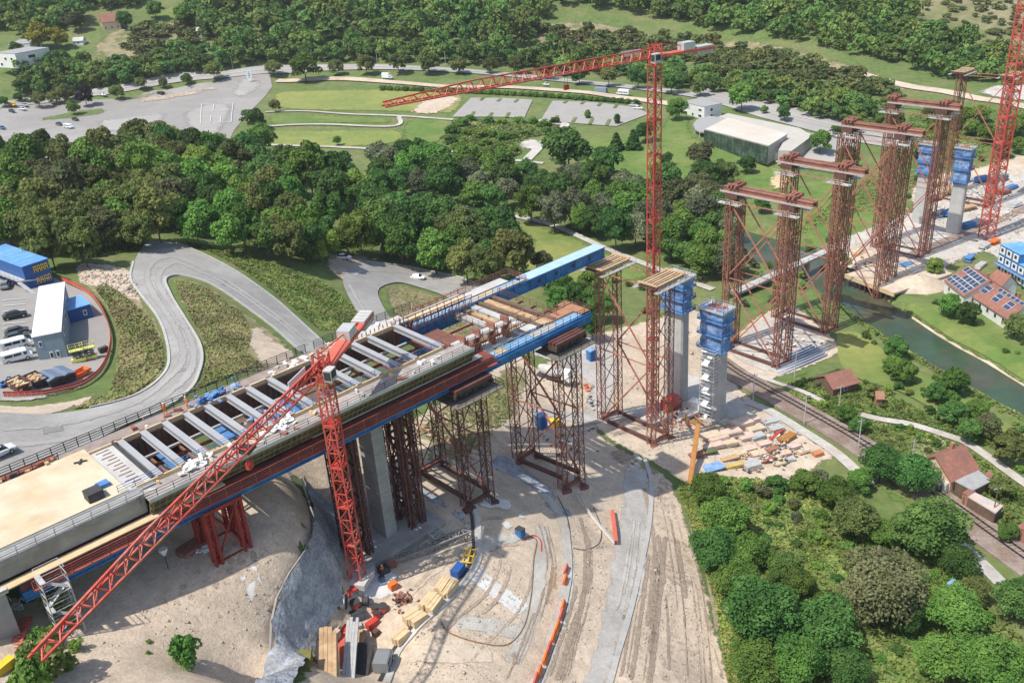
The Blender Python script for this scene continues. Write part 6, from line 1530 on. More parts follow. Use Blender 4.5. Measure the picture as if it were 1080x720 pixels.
# gangway and stair on the blue office
gw = MB(); q = a - n1 * 1.6; 
for z in (2.7,): gw.para((q.x, q.y, zg + z), n1 * 1.5, e2 * 1.1, (0, 0, .12))
rail(gw, [(q.x, q.y, zg + 2.8), tuple(Vector((q.x, q.y, zg + 2.8)) + e2 * 1.1)], 1.0, 2, .06, 1.8)
gw.build('gangway', m_steel, t)
gw = MB(); gw.bar(Vector((q.x, q.y, zg + 2.7)) - n2*.1, Vector((q.x, q.y, zg + .1)) + n1 * 1.0 - n2 * 4.6, .9, .14, caps=True); gw.bar(Vector((q.x, q.y, zg+2.7)) - n2*.3 + n1*.6, Vector((q.x, q.y, zg + 1.6)) + e1 * 1.1 - n2*.4, .25, .2); gw.build('stair', m_steel, t)
t, a, e1, e2, n1, n2, wall = block('site_office', 'two storey grey container office with a white standing seam roof', 'site office', (34,356), (64,350), (25,306), zg + 5.4, zg, M('grey_blue_wall', (.22,.29,.33), .6, .08, .8), m_whitep, seams=10,
    wins=[('f', .14, .26, .60, .82), ('f', .40, .54, .12, .38), ('f', .62, .76, .12, .38), ('r', .1, .2, .6, .82), ('r', .4, .5, .6, .82), ('r', .7, .8, .6, .82)])
block('site_office', 'grey roofed hut behind the blue office at the left edge', 'hut', (-6,259), (16,249), (-14,248), zg + 4.5, zg, m_grey, m_conc)
t, a, e1, e2, n1, n2, wall = block('storage_container', 'small bright blue container beside the white roofed office', 'container', (71,328), (95,321), (67,317), zg + 2.7, zg, m_cblue, m_roofb, seams=4, wins=[('f', .62, .78, .3, .72)])
# barrier fence round the yard
def fence(name, label, line, mat, h=1.05, group=None):
    w = resample(wline(line), 2.2); p0 = Vector((w[0].x, w[0].y, gz(*w[0]))); t = thing(name, label, 'fence', p0, group)
    pn = MB(); po = MB()
    for a_, b_ in zip(w[:-1], w[1:]):
        za, zb_ = gz(*a_) + .12, gz(*b_) + .12; A_, B_ = Vector((*a_, za)), Vector((*b_, zb_))
        for k in range(2): pn.bar(A_ + Vector((0,0,h*(.42+.45*k))), B_ + Vector((0,0,h*(.42+.45*k))), .1, h*.36, k % len(mat), True)
        po.bar(A_, A_ + Vector((0,0,h)), .1)
    pn.build('panel', mat, t); po.build('post', m_steel, t)['kind'] = 'stuff'; return t
fence('barrier_fence', 'red and white barrier fence curving round the left site yard', [(66,297),(85,306),(98,315),(108,328),(115,345),(118,362),(114,381),(105,396),(88,408),(68,414),(40,419),(5,420)], [m_redl, m_red], 1.1)
fence('barrier_fence', 'short red barrier fence left of the blue office', [(-2,280),(6,288),(10,296)], [m_redl, m_whitep], 1.1)
# skips and machines in the yard
def skip(label, p, rz, size, mat, fill=None, lid=None):
    t = thing('waste_skip', label, 'skip', (p.x, p.y, p.z + .2), None, rz); L, W, Hh = size; b = LB()
    for s in (-1, 1):
        b.add([(-L/2, s*W/2, Hh), (L/2, s*W/2, Hh), (L/2-.5, s*W*.42, .1), (-L/2+.5, s*W*.42, .1), (-L/2, s*(W/2-.08), Hh), (L/2, s*(W/2-.08), Hh), (L/2-.5, s*(W*.42-.08), .1), (-L/2+.5, s*(W*.42-.08), .1)], [(0,1,2,3), (7,6,5,4), (0,4,5,1)])
        b.add([(s*L/2, -W/2, Hh), (s*L/2, W/2, Hh), (s*(L/2-.5), W*.42, .1), (s*(L/2-.5), -W*.42, .1), (s*(L/2-.08), -W/2, Hh), (s*(L/2-.08), W/2, Hh), (s*(L/2-.58), W*.42, .1), (s*(L/2-.58), -W*.42, .1)], [(0,1,2,3), (7,6,5,4), (0,4,5,1)])
    b.box((0,0,.08), (L-1, W*.84, .1)); b.build('tub', mat, t)
    b = LB()
    for s in (-1, 1): b.box((s*(L/2-.1), 0, .5), (.14, W+.12, .14)); b.tube([(s*L*.25, -W/2-.08, .7), (s*L*.25, W/2+.08, .7)], .08, 6)
    b.build('lifting_bar', m_dark, t)
    if lid: b = LB(); b.add([(-L/2, -W/2-.05, Hh+.02), (L/2, -W/2-.05, Hh+.02), (L/2, 0, Hh+.4), (-L/2, 0, Hh+.4), (L/2, W/2+.05, Hh+.02), (-L/2, W/2+.05, Hh+.02)], [(0,1,2,3), (3,2,4,5), (0,3,5), (1,4,2)]); b.build('lid', lid, t)
    if fill:
        b = LB(); 
        for i in range(24): s = rng.uniform(.3, 1.0); b.box((rng.uniform(-.38,.38)*L, rng.uniform(-.34,.34)*W, Hh*.5), (s*rng.uniform(.6,2), s*.5, rng.uniform(.2,.7)*Hh*.7), rng.uniform(0,3), 0)
        b.build('contents', fill, t)
    return t
hs = heading((40,410),(95,396))
skip('open skip heaped with tan timber waste at the foot of the yard', G(22,411), hs + 1.57, (4.6, 2.6, 1.5), m_rustd, m_woodp)
skip('open skip with mixed brown waste between tan and lidded skips', G(40,406), hs + 1.57, (4.6, 2.4, 1.5), m_dark, m_wood)
skip('left one of two skips with blue grey lids at the yard fence', G(55,405), hs + 1.57, (4.6, 2.6, 1.5), m_dark, None, M('lid_blue_grey', (.15,.19,.26), .5, .1, 1))
skip('right one of two skips with blue grey lids at the yard fence', G(68,401), hs + 1.57, (4.6, 2.6, 1.5), m_dark, None, bpy.data.materials['lid_blue_grey'])
skip('bright orange skip at the yard fence', G(85,397), hs + .2, (3.6, 1.9, .9), m_orange)
def excavator(name, label, p, rz, mat, sc=1.0, grp=None):
    t = thing(name, label, 'excavator', (p.x, p.y, p.z + .1), grp, rz)
    for s in (-1, 1):
        b = LB(); b.loft([(-1.7*sc, ring(.01, .35*sc, .5*sc, .002)), (-1.4*sc, ring(.28*sc, 0, .8*sc, .1*sc)), (1.4*sc, ring(.28*sc, 0, .8*sc, .1*sc)), (1.7*sc, ring(.01, .35*sc, .5*sc, .002))])
        b.v = [(x, y + s*.95*sc, z) for x, y, z in b.v]; b.build('track', m_rubber, t)
    b = LB(); b.box((-.3*sc, 0, .85*sc), (2.9*sc, 2.2*sc, .9*sc)); b.box((-1.3*sc, 0, 1.3*sc), (1.0*sc, 2.2*sc, .8*sc)); b.build('body', mat, t)
    b = LB(); b.box((.5*sc, .55*sc, 1.5*sc), (1.3*sc, .95*sc, 1.35*sc)); c_ = b.build('cab', mat, t)
    b = LB(); b.box((.5*sc, .55*sc, 1.9*sc), (1.34*sc, .99*sc, .7*sc)); b.build('window', m_glass, c_)
    b = LB(); b.bar((.9*sc, -.3*sc, 1.4*sc), (3.0*sc, -.3*sc, 3.6*sc), .35*sc, .5*sc, caps=True); b.bar((3.0*sc, -.3*sc, 3.6*sc), (4.6*sc, -.3*sc, 3.0*sc), .32*sc, .45*sc, caps=True); bo = b.build('boom', mat, t)
    b = LB(); b.bar((4.5*sc, -.3*sc, 3.1*sc), (5.0*sc, -.3*sc, 1.0*sc), .25*sc, .35*sc, caps=True); b.loft([(4.5*sc, ring(.45*sc, .3*sc, .9*sc, .1*sc)), (5.3*sc, ring(.45*sc, .2*sc, 1.1*sc, .1*sc))]); b.build('bucket', m_dark, bo)
    return t
excavator('mini_excavator', 'small teal blue excavator at the lower left of the yard', G(4,409), 1.2, m_tarp, .38)
for x, y, lb in ((84,382,'pale yellow scissor lift left of its twin in the yard'), (96,379,'pale yellow scissor lift right of its twin in the yard')):
    p = G(x, y); t = thing('scissor_lift', lb, 'scissor lift', (p.x, p.y, p.z + .2), 'scissor lifts in the yard', .4); b = LB()
    m_ly = bpy.data.materials.get('lift_yellow') or M('lift_yellow', (.62,.62,.18), .5, .1, 1)
    b.box((0,0,.15), (2.4, 1.2, .5)); b.build('base', m_ly, t); b = LB()
    for k in range(3):
        for s in (-1, 1): b.bar((-.9, s*.4, .7+.5*k), (.9, s*.4, 1.2+.5*k), .1); b.bar((.9, s*.4, .7+.5*k), (-.9, s*.4, 1.2+.5*k), .1)
    b.build('scissor', m_dark, t); b = LB(); b.box((0,0,2.2), (2.5, 1.2, .12)); rail(b, [(-1.2,-.6,2.3), (1.2,-.6,2.3), (1.2,.6,2.3), (-1.2,.6,2.3), (-1.2,-.6,2.3)], 1.0, 2, .06, 1.2); b.build('platform', m_ly, t)
p = G(110, 372); t = thing('site_generator', 'dark generator box beside the barrier fence of the yard', 'generator', p, None, .8); b = LB(); b.box((0,0,.2), (1.6, .9, 1.0)); b.build('housing', m_dark, t); b = LB(); b.tube([(.4,0,1.2), (.4,0,1.6)], .07, 6); b.build('exhaust', m_steel, t)

# ------------------------------------------------------------------ people
def person(label, p, rz, vest, pose=0.0, group=None):
    me = bpy.data.meshes.new('person'); 
    V = [(0,0,.95),(0,.01,1.2),(0,.01,1.42),(0,0,1.56),(0,.02,1.66),(-.11,0,.9),(-.13,.05+pose,.5),(-.13,.0+pose*1.6,.07),(-.13,.13+pose*1.6,.04),(.11,0,.9),(.13,.02-pose,.5),(.13,-.05-pose*1.6,.07),(.13,.08-pose*1.6,.04),
         (-.19,0,1.42),(-.26,-.02,1.14),(-.25,.16,.93),(.19,0,1.42),(.26,.02,1.14),(.24,.2,.98)]
    E_ = [(0,1),(1,2),(2,3),(3,4),(0,5),(5,6),(6,7),(7,8),(0,9),(9,10),(10,11),(11,12),(2,13),(13,14),(14,15),(2,16),(16,17),(17,18)]
    rad_ = [.15,.15,.15,.06,.10,.10,.075,.055,.05,.10,.075,.055,.05,.07,.05,.042,.07,.05,.042]
    me.from_pydata(V, E_, []); o = bpy.data.objects.new('person', me); COL.objects.link(o)
    md = o.modifiers.new('skin', 'SKIN'); sv = me.skin_vertices[0].data
    for i, r_ in enumerate(rad_): sv[i].radius = (r_, r_)
    sv[0].use_root = True; o.modifiers.new('sub', 'SUBSURF').levels = 1; o.modifiers['sub'].render_levels = 1
    dg = bpy.context.evaluated_depsgraph_get(); m2 = bpy.data.meshes.new_from_object(o.evaluated_get(dg)); o.modifiers.clear(); o.data = m2
    m2.materials.clear(); m2.materials.append(vest)
    o.location = p; o.rotation_euler.z = rz; tag(o, label, 'person', group)
    b = LB(); b.tube([(0,.02,1.7), (0,.02,1.80), (0,.02,1.86)], [.14, .125, .05], 8); b.build('helmet', m_whitep, o)
    b = LB(); b.tube([(0,.01,1.02), (0,.01,1.25), (0,.01,1.46)], [.19, .19, .17], 8); b.build('vest', vest, o)
    return o
m_hiv = M('hi_vis_orange', (.85,.22,.02), .7, .1, 2)
person('worker in orange on the far wing of the gantry, left of the other', P(175,437,50.0), 1.0, m_hiv, .12, 'workers in orange')
person('worker in orange on the far wing of the gantry beside the blue props', P(198,430,50.0), 2.4, m_hiv, .08, 'workers in orange')
person('worker in orange standing on the pit floor by the crane base', G(404,606), .5, m_hiv, .1, 'workers in orange')
person('worker in orange on the pale pad in front of the stair tower', G(722,438), 2.0, m_hiv, .1, 'workers in orange')

def crate(label, x, y, size, rz, mat, name='site_crate', cat='crate', lidm=None):
    if y > 590: size = tuple(v * .78 for v in size)
    p = G(x, y); t = thing(name, label, cat, (p.x, p.y, p.z + .1), None, rz); b = LB(); b.box((0,0,.1), size); b.build('body', mat, t)
    b = LB(); b.box((0,0,size[2]+.104), (size[0]*1.04, size[1]*1.04, .1)); b.build('lid', lidm or mat, t)
    b = LB()
    for s in (-1, 1): b.box((s*size[0]*.35, 0, 0), (.15, size[1], .1))
    b.build('skid', m_woodd, t); return t
# ------------------------------------------------------------------ pit
def pose(p, q): 
    a, b = G(*p), G(*q); return (a + b) / 2, math.atan2(b.y - a.y, b.x - a.x), (b - a).length
def stack(name, label, cat, p, q, w, h, mat, group=None, n=3, strap=None):
    c, rz, L = pose(p, q); t = thing(name, label, cat, (c.x, c.y, c.z + .08), group, rz); b = LB()
    for i in range(2): b.box(((i-.5)*L*.6, 0, 0), (.2, w, .12), 0, 0); b.build('bearer', m_woodd, t); b = LB()
    for i in range(n):
        y = (i - (n-1)/2) * w / n; b.box((rng.uniform(-.06,.06)*L, y, .124), (L*rng.uniform(.94,1), w/n*.93, h*rng.uniform(.93,1.04)))
    b.build('bundle', mat, t)
    return t
wl_ = [((462,628),(472,616),'rightmost front'),((468,632),(480,620),'rightmost rear'),((446,645),(458,632),'second front'),((453,648),(464,635),'second rear'),((428,660),(442,647),'third front'),((434,664),(448,651),'third rear'),((418,683),(430,668),'leftmost single')]
for a_, b_, nm in wl_:
    stack('timber_stack', f'long pale timber bundle along the curved kerb of the pit, {nm} one', 'timber bundle', a_, b_, 1.3, 1.1, m_woodp, 'timber bundles along the kerb', 3)
c, rz, L = pose((478,611),(489,599)); boxc('storage_container', 'dark blue container at the top end of the timber bundles', 'container', c, (2.2, 1.3, 1.1), rz, m_cblue)
c, rz, L = pose((493,596),(497,580)); t = thing('steel_rack', 'yellow steel frame leaning by the kerb above the dark blue container', 'frame', c, None, rz); b = LB()
for s in (-.7, 0, .7): b.bar((-1.6, s, .3), (1.6, s, .5), .16, caps=True)
for x in (-1.5, 0, 1.5): b.bar((x, -.8, .3), (x, .8, .45), .16, caps=True)
b.build('bar', m_yellow, t); b = LB()
for x in (-1.4, 1.4): b.bar((x, 0, 0), (x, 0, .4), .2)
b.build('foot', m_dark, t)
def truss(label, p, q, w, h, mat):
    c, rz, L = pose(p, q); t = thing('lattice_beam', label, 'lattice beam', (c.x, c.y, c.z + .1), None, rz); b = LB(); n = int(L / 1.2)
    lattice_col(b, (-L/2, 0, h/2), (L/2, 0, h/2), Vector((0,1,0)), Vector((0,0,1)), w/2, h/2, 1.2, .18, .1); b.build('lattice', mat, t); b = LB()
    for x in (-L*.4, L*.4): b.box((x, 0, -.1), (.3, w+.3, .2))
    b.build('bearer', m_woodd, t)
truss('long grey lattice beam lying across the pit floor', (420,592), (496,566), 1.4, 1.1, M('grey_lattice', (.28,.285,.27), .6, .15, 1))
truss('short pale lattice frame lying beside the pier foundation', (442,546), (466,574), 2.0, .8, m_steel)
c, rz, L = pose((401,712),(410,692)); car(c, rz, 'grey', 'small grey van on the kerb at the bottom of the pit', 'van', 'van', 3.6)
kb = wline([(500,532),(504,548),(505,565),(506,580),(503,595),(494,610),(478,628),(458,646),(436,668),(418,692),(408,720)])
ribbon('pit_kerb', kb, .9, m_kerb, 4, thick=.15); ribbon('pit_drain', kb, .5, m_dark, 5, off=-.9)
# orange water barriers along the ramp
for i, (x, y, h_, r0) in enumerate([(597,603,0,.1),(596,614,0,.1),(594,641,0,.2),(592,651,0,.2),(588,663,0,.25),(584,674,0,.25),(579,686,0,.3),(575,697,0,.3),(569,711,0,.35),(565,719,0,.35)]):
    p = G(x, y); q = G(x - 3, y + 9); rz = math.atan2(q.y - p.y, q.x - p.x)
    t = thing('road_barrier', f'orange road barrier along the curved pit ramp, {nth[i]} from the top', 'barrier', (p.x, p.y, p.z + .15), 'orange barriers along the pit ramp', rz)
    b = LB(); b.loft([(-.9, [(-.3,0),(.3,0),(.28,.2),(.12,.9),(-.12,.9),(-.28,.2)]), (.9, [(-.3,0),(.3,0),(.28,.2),(.12,.9),(-.12,.9),(-.28,.2)])]); b.build('body', m_orange if i % 3 else m_redl, t)
    b = LB(); b.box((.95, 0, .3), (.1, .12, .45)); b.build('coupling', m_redl, t)
crate('small blue pump on the pale fan of the pit', 549,566,(1.3,1.0,1.4),2.4,m_blue,'site_pump','pump',m_dark)
def hose(name, label, pix, r, mat):
    w = resample(wline(pix), 1.0); pts = [(q.x, q.y, gz(*q) + .12) for q in w]; mb = MB(); mb.tube(pts, r, 5); tag(mb.build(name, mat), label, 'hose')
hose('supply_hose', 'brown hose looping from the blue machine along the pale stripe', [(556,566),(566,570),(563,590),(562,606),(560,630),(553,660),(535,680),(505,678),(475,668),(465,656)], .11, M('brown_hose', (.22,.13,.06), .8, .2, 1))
hose('supply_hose', 'red hose coiled at the blue machine', [(552,570),(562,565),(570,570),(571,582)], .13, m_red)
hose('drain_hose', 'dark hose across the brown slope beside the gravel road', [(604,578),(618,580),(632,573),(634,556),(626,536)], .09, m_dark)
hose('drain_hose', 'thin dark hose on the bare hilltop', [(170,622),(178,640),(187,655)], .06, m_dark)
fence('edge_fence', 'pale board fence on the brown slope above the gravel road', [(608,524),(622,544),(640,566),(648,575)], [m_whitep, m_conc], .9)
hose('cable_edge', 'dark cable along the outer edge of the gravel road', [(682,500),(689,520),(687,552),(677,604),(665,654),(653,694),(642,730)], .09, m_dark)
hose('cable_edge', 'dark cable along the outer edge of the pit ramp', [(588,524),(598,545),(602,570),(604,600),(601,625),(594,655),(582,690),(566,730)], .09, m_dark)
c, rz, L = pose((646,541),(650,574)); t = thing('steel_beam', 'red brown steel beam lying at the edge of the gravel road', 'beam', (c.x, c.y, c.z+.1), None, rz); b = LB(); b.box((0,0,0), (L,.6,.12)); b.box((0,0,.124), (L,.2,.5)); b.box((0,0,.63), (L,.6,.12)); b.build('section', m_redl, t); b = LB(); b.box((L*.5+.05,0,.0), (.1,.8,.8)); b.build('end_plate', m_rust, t)
# crane base clutter
def drum(label, x, y, r, h, mat, lying=False, name='site_drum'):
    r *= .72; h *= .75
    p = G(x, y); t = thing(name, label, 'drum', p); b = LB()
    ax = [(0,0,.05), (0,0,h)] if not lying else [(-h/2,0,r), (h/2,0,r)]
    b.tube(ax, r, 12); b.build('shell', mat, t); b = LB()
    for f in (.0, 1.0): q = Vector(ax[0]).lerp(Vector(ax[1]), f); d_ = (Vector(ax[1])-Vector(ax[0])).normalized()*.05; b.tube([q-d_, q+d_], r*1.12, 12); b.build('rim', m_dark, t); b = LB()
drum('red tank left of the white crane pad', 375,641,.9,1.5,m_redl); drum('red drum right of the crane pad, rear one of three', 396,644,.8,1.2,m_redl); drum('red drum at the front of the three by the crane pad', 398,650,.8,1.2,m_red); drum('red drum at the right of the three by the crane pad', 404,644,.85,1.3,m_redl)
drum('dark cable reel beside the red tank', 386,637,.9,1.0,m_dark,True,'cable_reel'); drum('large pale cable reel at the foot of the retaining wall', 363,640,1.3,1.0,m_steel,True,'cable_reel'); drum('blue barrel beside the crane base', 403,613,.6,1.1,m_blue)
crate('grey blue compressor box beside the red tank', 378,652,(2.4,1.5,1.3),.5,M('grey_blue_box', (.2,.25,.29), .6, .12, 1),'compressor','compressor',m_dark)
crate('orange crate right of the crane base', 415,621,(1.5,1.2,1.1),.7,m_orange); crate('rusty crate at the end of the lattice beam', 413,598,(1.8,1.2,.9),.4,m_rust); crate('red pair of boxes below the crane pad', 393,661,(2.2,1.1,1.0),.8,m_red); crate('dark red small box below the red pair', 397,670,(1.1,.9,.8),.8,m_rustd)
crate('grey cabinet against the crane base', 391,606,(1.6,1.2,1.8),.6,m_grey); crate('white cabinet in front of the crane base', 382,620,(1.2,1.0,1.6),.2,m_whitep); crate('black box right of the crane base', 405,604,(2.0,1.6,1.0),.6,m_dark); crate('beige box trailer at the foot of the retaining wall', 350,677,(3.2,1.6,1.4),1.0,M('beige_box', (.5,.43,.36), .7, .1, 1)); crate('grey plate box on the crane pad', 377,662,(1.6,.9,.4),.3,m_steel)
heap('steel_scrap', 'tangle of dark red frames lying right of the crane pad', 'frames', G(425,634) + Vector((0,0,.3)), (2.6, 2.4, .9), [m_rustd, m_rust], 34, .9, .4)
heap('red_props', 'bright red props lying round the foot of the crane', 'props', G(370,622) + Vector((0,0,.3)), (4.2, 1.2, .5), [m_red], 26, .2, .7)
for i, (a_, b_, w, h, mm, nm) in enumerate([((368,700),(383,668),1.4,.6,m_wood,'brown timber lengths right of the pale plates'),((354,705),(366,665),1.2,.5,m_redl,'red beams left of the pale plates'),((362,718),(376,682),1.6,.5,m_steel,'pale steel plates between red and brown stacks'),((347,680),(354,662),1.2,.6,m_woodp,'tan boards beside the beige box'),((376,714),(388,692),2.2,.4,m_dark,'dark grating panels at the bottom of the pit'),((341,722),(352,702),2.2,.9,m_wood,'orange brown timber at the bottom edge'),((364,672),(368,662),1.0,.8,m_red,'short red bundle above the brown timber'),((352,720),(356,706),1.2,.8,m_woodp,'pale timber at the bottom edge')]):
    stack('material_stack', 'stack of ' + nm, 'stack', a_, b_, w, h, mm, 'material stacks at the foot of the retaining wall', 4)
c, rz, L = pose((312,712),(330,698)); boxc('storage_container', 'olive yellow container at the foot of the retaining wall', 'container', c, (3.2, 1.8, 1.3), rz, M('olive_yellow', (.17,.16,.045), .6, .15, 1))
c, rz, L = pose((2,650),(25,640)); heap('wrapped_bundle', 'grey wrapped bundle in front of the abutment', 'bundle', c + Vector((0,0,.4)), (5.0, 1.4, .9), [m_steel, m_conc, m_whitep], 40, .4, rz)
c, rz, L = pose((12,690),(30,656)); t = thing('lattice_beam', 'pink red lattice ladder lying left of the shrubs', 'lattice beam', (c.x, c.y, c.z+.1), None, rz); b = LB()
for s in (-.5, .5): b.bar((-L/2, s, .2), (L/2, s, .2), .2, caps=True)
for i in range(12): b.bar((-L/2 + i*L/11, -.55, .22), (-L/2 + i*L/11, .55, .22), .14)
b.build('ladder', m_redl, t)
crate('yellow machine box at the lower left edge', 6,708,(2.8,1.2,1.1),1.1,m_yellow,'site_crate','machine box')
stack('girder_stack', 'stack of dark red girders lying under the gantry on the hilltop', 'stack', (190,588), (222,566), 2.2, .5, m_rust, None, 4)
p = G(178,601); t = thing('marker_post', 'white topped marker post standing on the bare hill', 'marker', p); mb = MB(); mb.bar(p, p + Vector((0,0,2.6)), .08); mb.build('post', m_dark, t); mb = MB(); mb.tube([p + Vector((0,0,2.3)), p + Vector((0,0,3.1)), p + Vector((0,0,3.3))], [.16,.55,.5], 8); mb.build('head', m_whitep, t)
heap('white_sheets', 'white sacks lying at the foot of the red trestle', 'sacks', G(217,579) + Vector((0,0,.3)), (2.4, 1.6, .6), m_whitep, 18, .4, .5)

# ------------------------------------------------------------------ site beyond the pit
def mixer(label, pos, rz):
    p = G(*pos); t = thing('mixer_truck', label, 'mixer truck', (p.x, p.y, p.z+.15), None, rz); b = LB(); b.box((0,0,.6), (8.0, 2.3, .4)); b.build('chassis', m_dark, t)
    b = LB(); b.loft([(2.4, ring(1.15, .5, 2.9)), (4.0, ring(1.15, .5, 2.9)), (4.3, ring(1.1, .5, 1.9))]); cb_ = b.build('cab', m_whitep, t); b = LB(); b.para((4.08,-1.0,1.8), (.14,0,-.1), (0,2,0), (-.08,0,.8)); b.build('window', m_glass, cb_)
    b = LB(); b.tube([(-3.6,0,2.9), (-2.4,0,2.5), (-.2,0,2.2), (1.4,0,2.0), (2.1,0,1.9)], [.5,1.1,1.3,1.0,.5], 12); b.build('drum', m_conc, t); wheels(t, (-2.8,-1.5,3.1), 1.15, .5); return t
mixer('pale concrete mixer truck behind the front tower of the gantry', (584,401), heading((574,398),(592,405)))
crate('red machine with a canopy under the front of the gantry', 580,368,(3.0,2.0,1.8),.5,m_redl,'site_machine','machine')
def toilet(label, x, y, mat, h=2.3):
    p = G(x, y); t = thing('site_cabin', label, 'cabin', (p.x, p.y, p.z+.1), None, .6); b = LB(); b.box((0,0,.1), (2.0, 1.6, h)); b.build('body', mat, t); b = LB(); b.loft([(-1.05, ring(.85, h+.104, h+.2, .02)), (0, ring(.85, h+.104, h+.4, .02)), (1.05, ring(.85, h+.104, h+.2, .02))]); b.build('roof', m_tarp2, t); b = LB(); b.box((0,-.83,.15), (.9,.05,h*.85)); b.build('door', m_cblue, t)
toilet('blue site cabin standing between the two tower feet by the tall crane', 624,380, m_blue, 2.6); toilet('bright blue site cabin at the front tower foot', 571,452, m_blue, 3.0)
crate('yellow pump on the pad behind the front tower', 586,449,(2.0,1.4,1.3),.4,m_yellow,'site_machine','pump')
def truckbox(label, a_, b_, mat):
    c, rz, L = pose(a_, b_); car(c, rz, mat, label, 'truck', 'truck', 6.0)
truckbox('red truck parked at the foot of the tower by the tall crane', (702,434), (716,428), 'red')
crate('white water tank on the pale pad left of the stair tower', 732,428,(2.4,1.8,1.2),.9,m_whitep,'water_tank','tank')
heap('scaffold_parts', 'loose scaffold parts strewn on the sandy ground left of the planked towers', 'scaffold parts', G(622,424) + Vector((0,0,.2)), (3.0, 7.0, .3), [m_steel, m_dark, m_conc], 40, .15, .4)
heap('scaffold_parts', 'pinkish boards strewn near the planked towers', 'boards', G(616,410) + Vector((0,0,.2)), (4.0, 3.0, .3), [m_redl, m_woodp], 26, .15, .4)
# concrete pump with folded boom
p = G(722,441); t = thing('concrete_pump', 'concrete pump truck with its brown boom bent over the timber yard', 'concrete pump', p, None, 0); mb = MB(); mb.box(p + Vector((0,0,.6)), (8.5,2.4,.6), .5); mb.build('chassis', m_conc, t)
mb = MB(); mb.box(p + Vector((3.4,1.9,.5)), (1.8,2.3,2.3), .5); mb.build('cab', m_whitep, t)
m_boom = M('boom_brown', (.40,.18,.05), .6, .15, .8); q0 = p + Vector((0,0,1.2)); q1 = P(721,441,10.0); q2 = P(736,448,11.0); q3 = P(727,511,6.2)
mb = MB(); mb.bar(q0, q1, .35, .4, caps=True); mb.bar(q1, q2, .5, .5, caps=True); mb.build('boom', m_boom, t); mb = MB(); mb.bar(q2, q3, .8, .7, caps=True); mb.tube([q2 + Vector((.5,0,.3)), q3 + Vector((.5,0,.3))], .1, 6); mb.build('boom_end', m_boom, t)
mb = MB(); mb.bar(q3, (q3.x, q3.y, gz(q3.x, q3.y)), .18); mb.build('delivery_hose', m_rubber, t)
mb = MB()
for s in (-1, 1):
    for e in (-1, 1): mb.bar(p + Vector((e*2, s*1.0, .9)), p + Vector((e*3.4, s*3.2, .1)), .25, caps=True)
mb.build('outrigger', m_boom, t)
# timber yard by the railway
m_pink = M('pink_panel', (.58,.44,.36), .8, .14, .8); m_tan = M('tan_panel', (.56,.45,.32), .8, .14, .8)
yard = [(748,463,4.6,2.4,1.0,0),(757,466,4.6,2.2,1.2,1),(766,470,4.4,2.0,.8,0),(771,461,4.4,2.2,1.5,1),(752,472,4.6,2.0,.7,1),(782,452,4.6,2.6,1.7,1),(790,448,4.4,2.2,1.5,1),(796,455,4.0,2.4,1.0,0),(787,463,3.8,2.2,.8,1),(778,481,4.2,1.4,.5,0),(798,463,3.4,2.0,.9,3),(812,447,3.6,2.2,.9,3),(818,454,3.2,2.2,.8,3),(806,470,3.0,1.8,.7,1),(815,476,3.2,1.2,.6,4),(826,480,3.0,1.6,.5,1),(800,480,3.2,2.0,.6,0),(790,475,3.0,1.8,.6,1),(770,485,4.0,1.4,.5,5),(793,493,3.4,2.4,1.0,3),(775,493,5.0,1.0,.5,6),(752,494,4.4,2.6,.3,7),(735,482,3.4,1.4,.8,4),(748,478,3.0,1.8,.6,8),(838,473,3.0,1.4,.7,1),(847,478,2.6,1.2,.6,0),(810,487,2.8,1.4,.6,4),(822,490,2.4,1.4,.5,0),(832,486,2.6,1.2,.5,3),(862,480,2.2,1.4,.6,9)]
ym = [m_tan, m_pink, m_wood, m_steel, m_rust, m_wood, M('dull_yellow', (.5,.37,.12), .7, .2, 1), m_tarp2, M('dull_green', (.12,.14,.07), .7, .2, 1), M('dull_orange', (.5,.2,.09), .7, .2, 1)]
yw = ['tan', 'pink', 'brown', 'grey steel', 'rusty', 'brown', 'yellow', 'pale blue sheeted', 'dull green', 'orange']
hy = heading((748,463),(766,470)) + .9; cnt = {}
POSW = ['nearest the boom', 'second from the boom', 'third from the boom', 'fourth from the boom', 'fifth from the boom', 'sixth from the boom', 'seventh from the boom', 'eighth from the boom', 'ninth from the boom', 'tenth from the boom', 'eleventh from the boom']
for (x, y, L, w, h, mi) in sorted(yard, key=lambda r_: r_[0]):
    k = cnt.get(yw[mi], 0); cnt[yw[mi]] = k + 1; one = sum(1 for r_ in yard if yw[r_[5]] == yw[mi]) == 1
    p = G(x, y); t = thing('panel_stack', f'only {yw[mi]} stack in the timber yard by the railway' if one else f'{yw[mi]} stack in the timber yard by the railway, {POSW[k]}', 'stack', (p.x, p.y, p.z+.1), 'stacks in the timber yard', hy + rng.uniform(-.05,.05)); b = LB()
    for s in (-1, 1): b.box((s*L*.3, 0, 0), (.2, w, .14)); b.build('bearer', m_woodd, t); b = LB()
    n = max(3, int(h / .16))
    for i in range(n): b.box((rng.uniform(-.1,.1), rng.uniform(-.08,.08), .144 + i*h/n), (L*rng.uniform(.93,1), w*rng.uniform(.93,1), h/n*.86))
    b.build('bundle', ym[mi], t)
heap('yard_litter', 'jumble of steel parts and boards between the stacks of the timber yard', 'scrap', G(806,464) + Vector((0,0,.2)), (10, 9, .5), [m_steel, m_rust, m_dark, m_wood, m_conc, m_woodp, m_conc], 260, .4, .4)
heap('yard_litter', 'litter of boards and sheets at the near end of the timber yard', 'scrap', G(790,486) + Vector((0,0,.2)), (14, 6, .4), [m_steel, m_rust, m_woodp, m_conc, m_dark, m_woodp], 260, .3, .3)
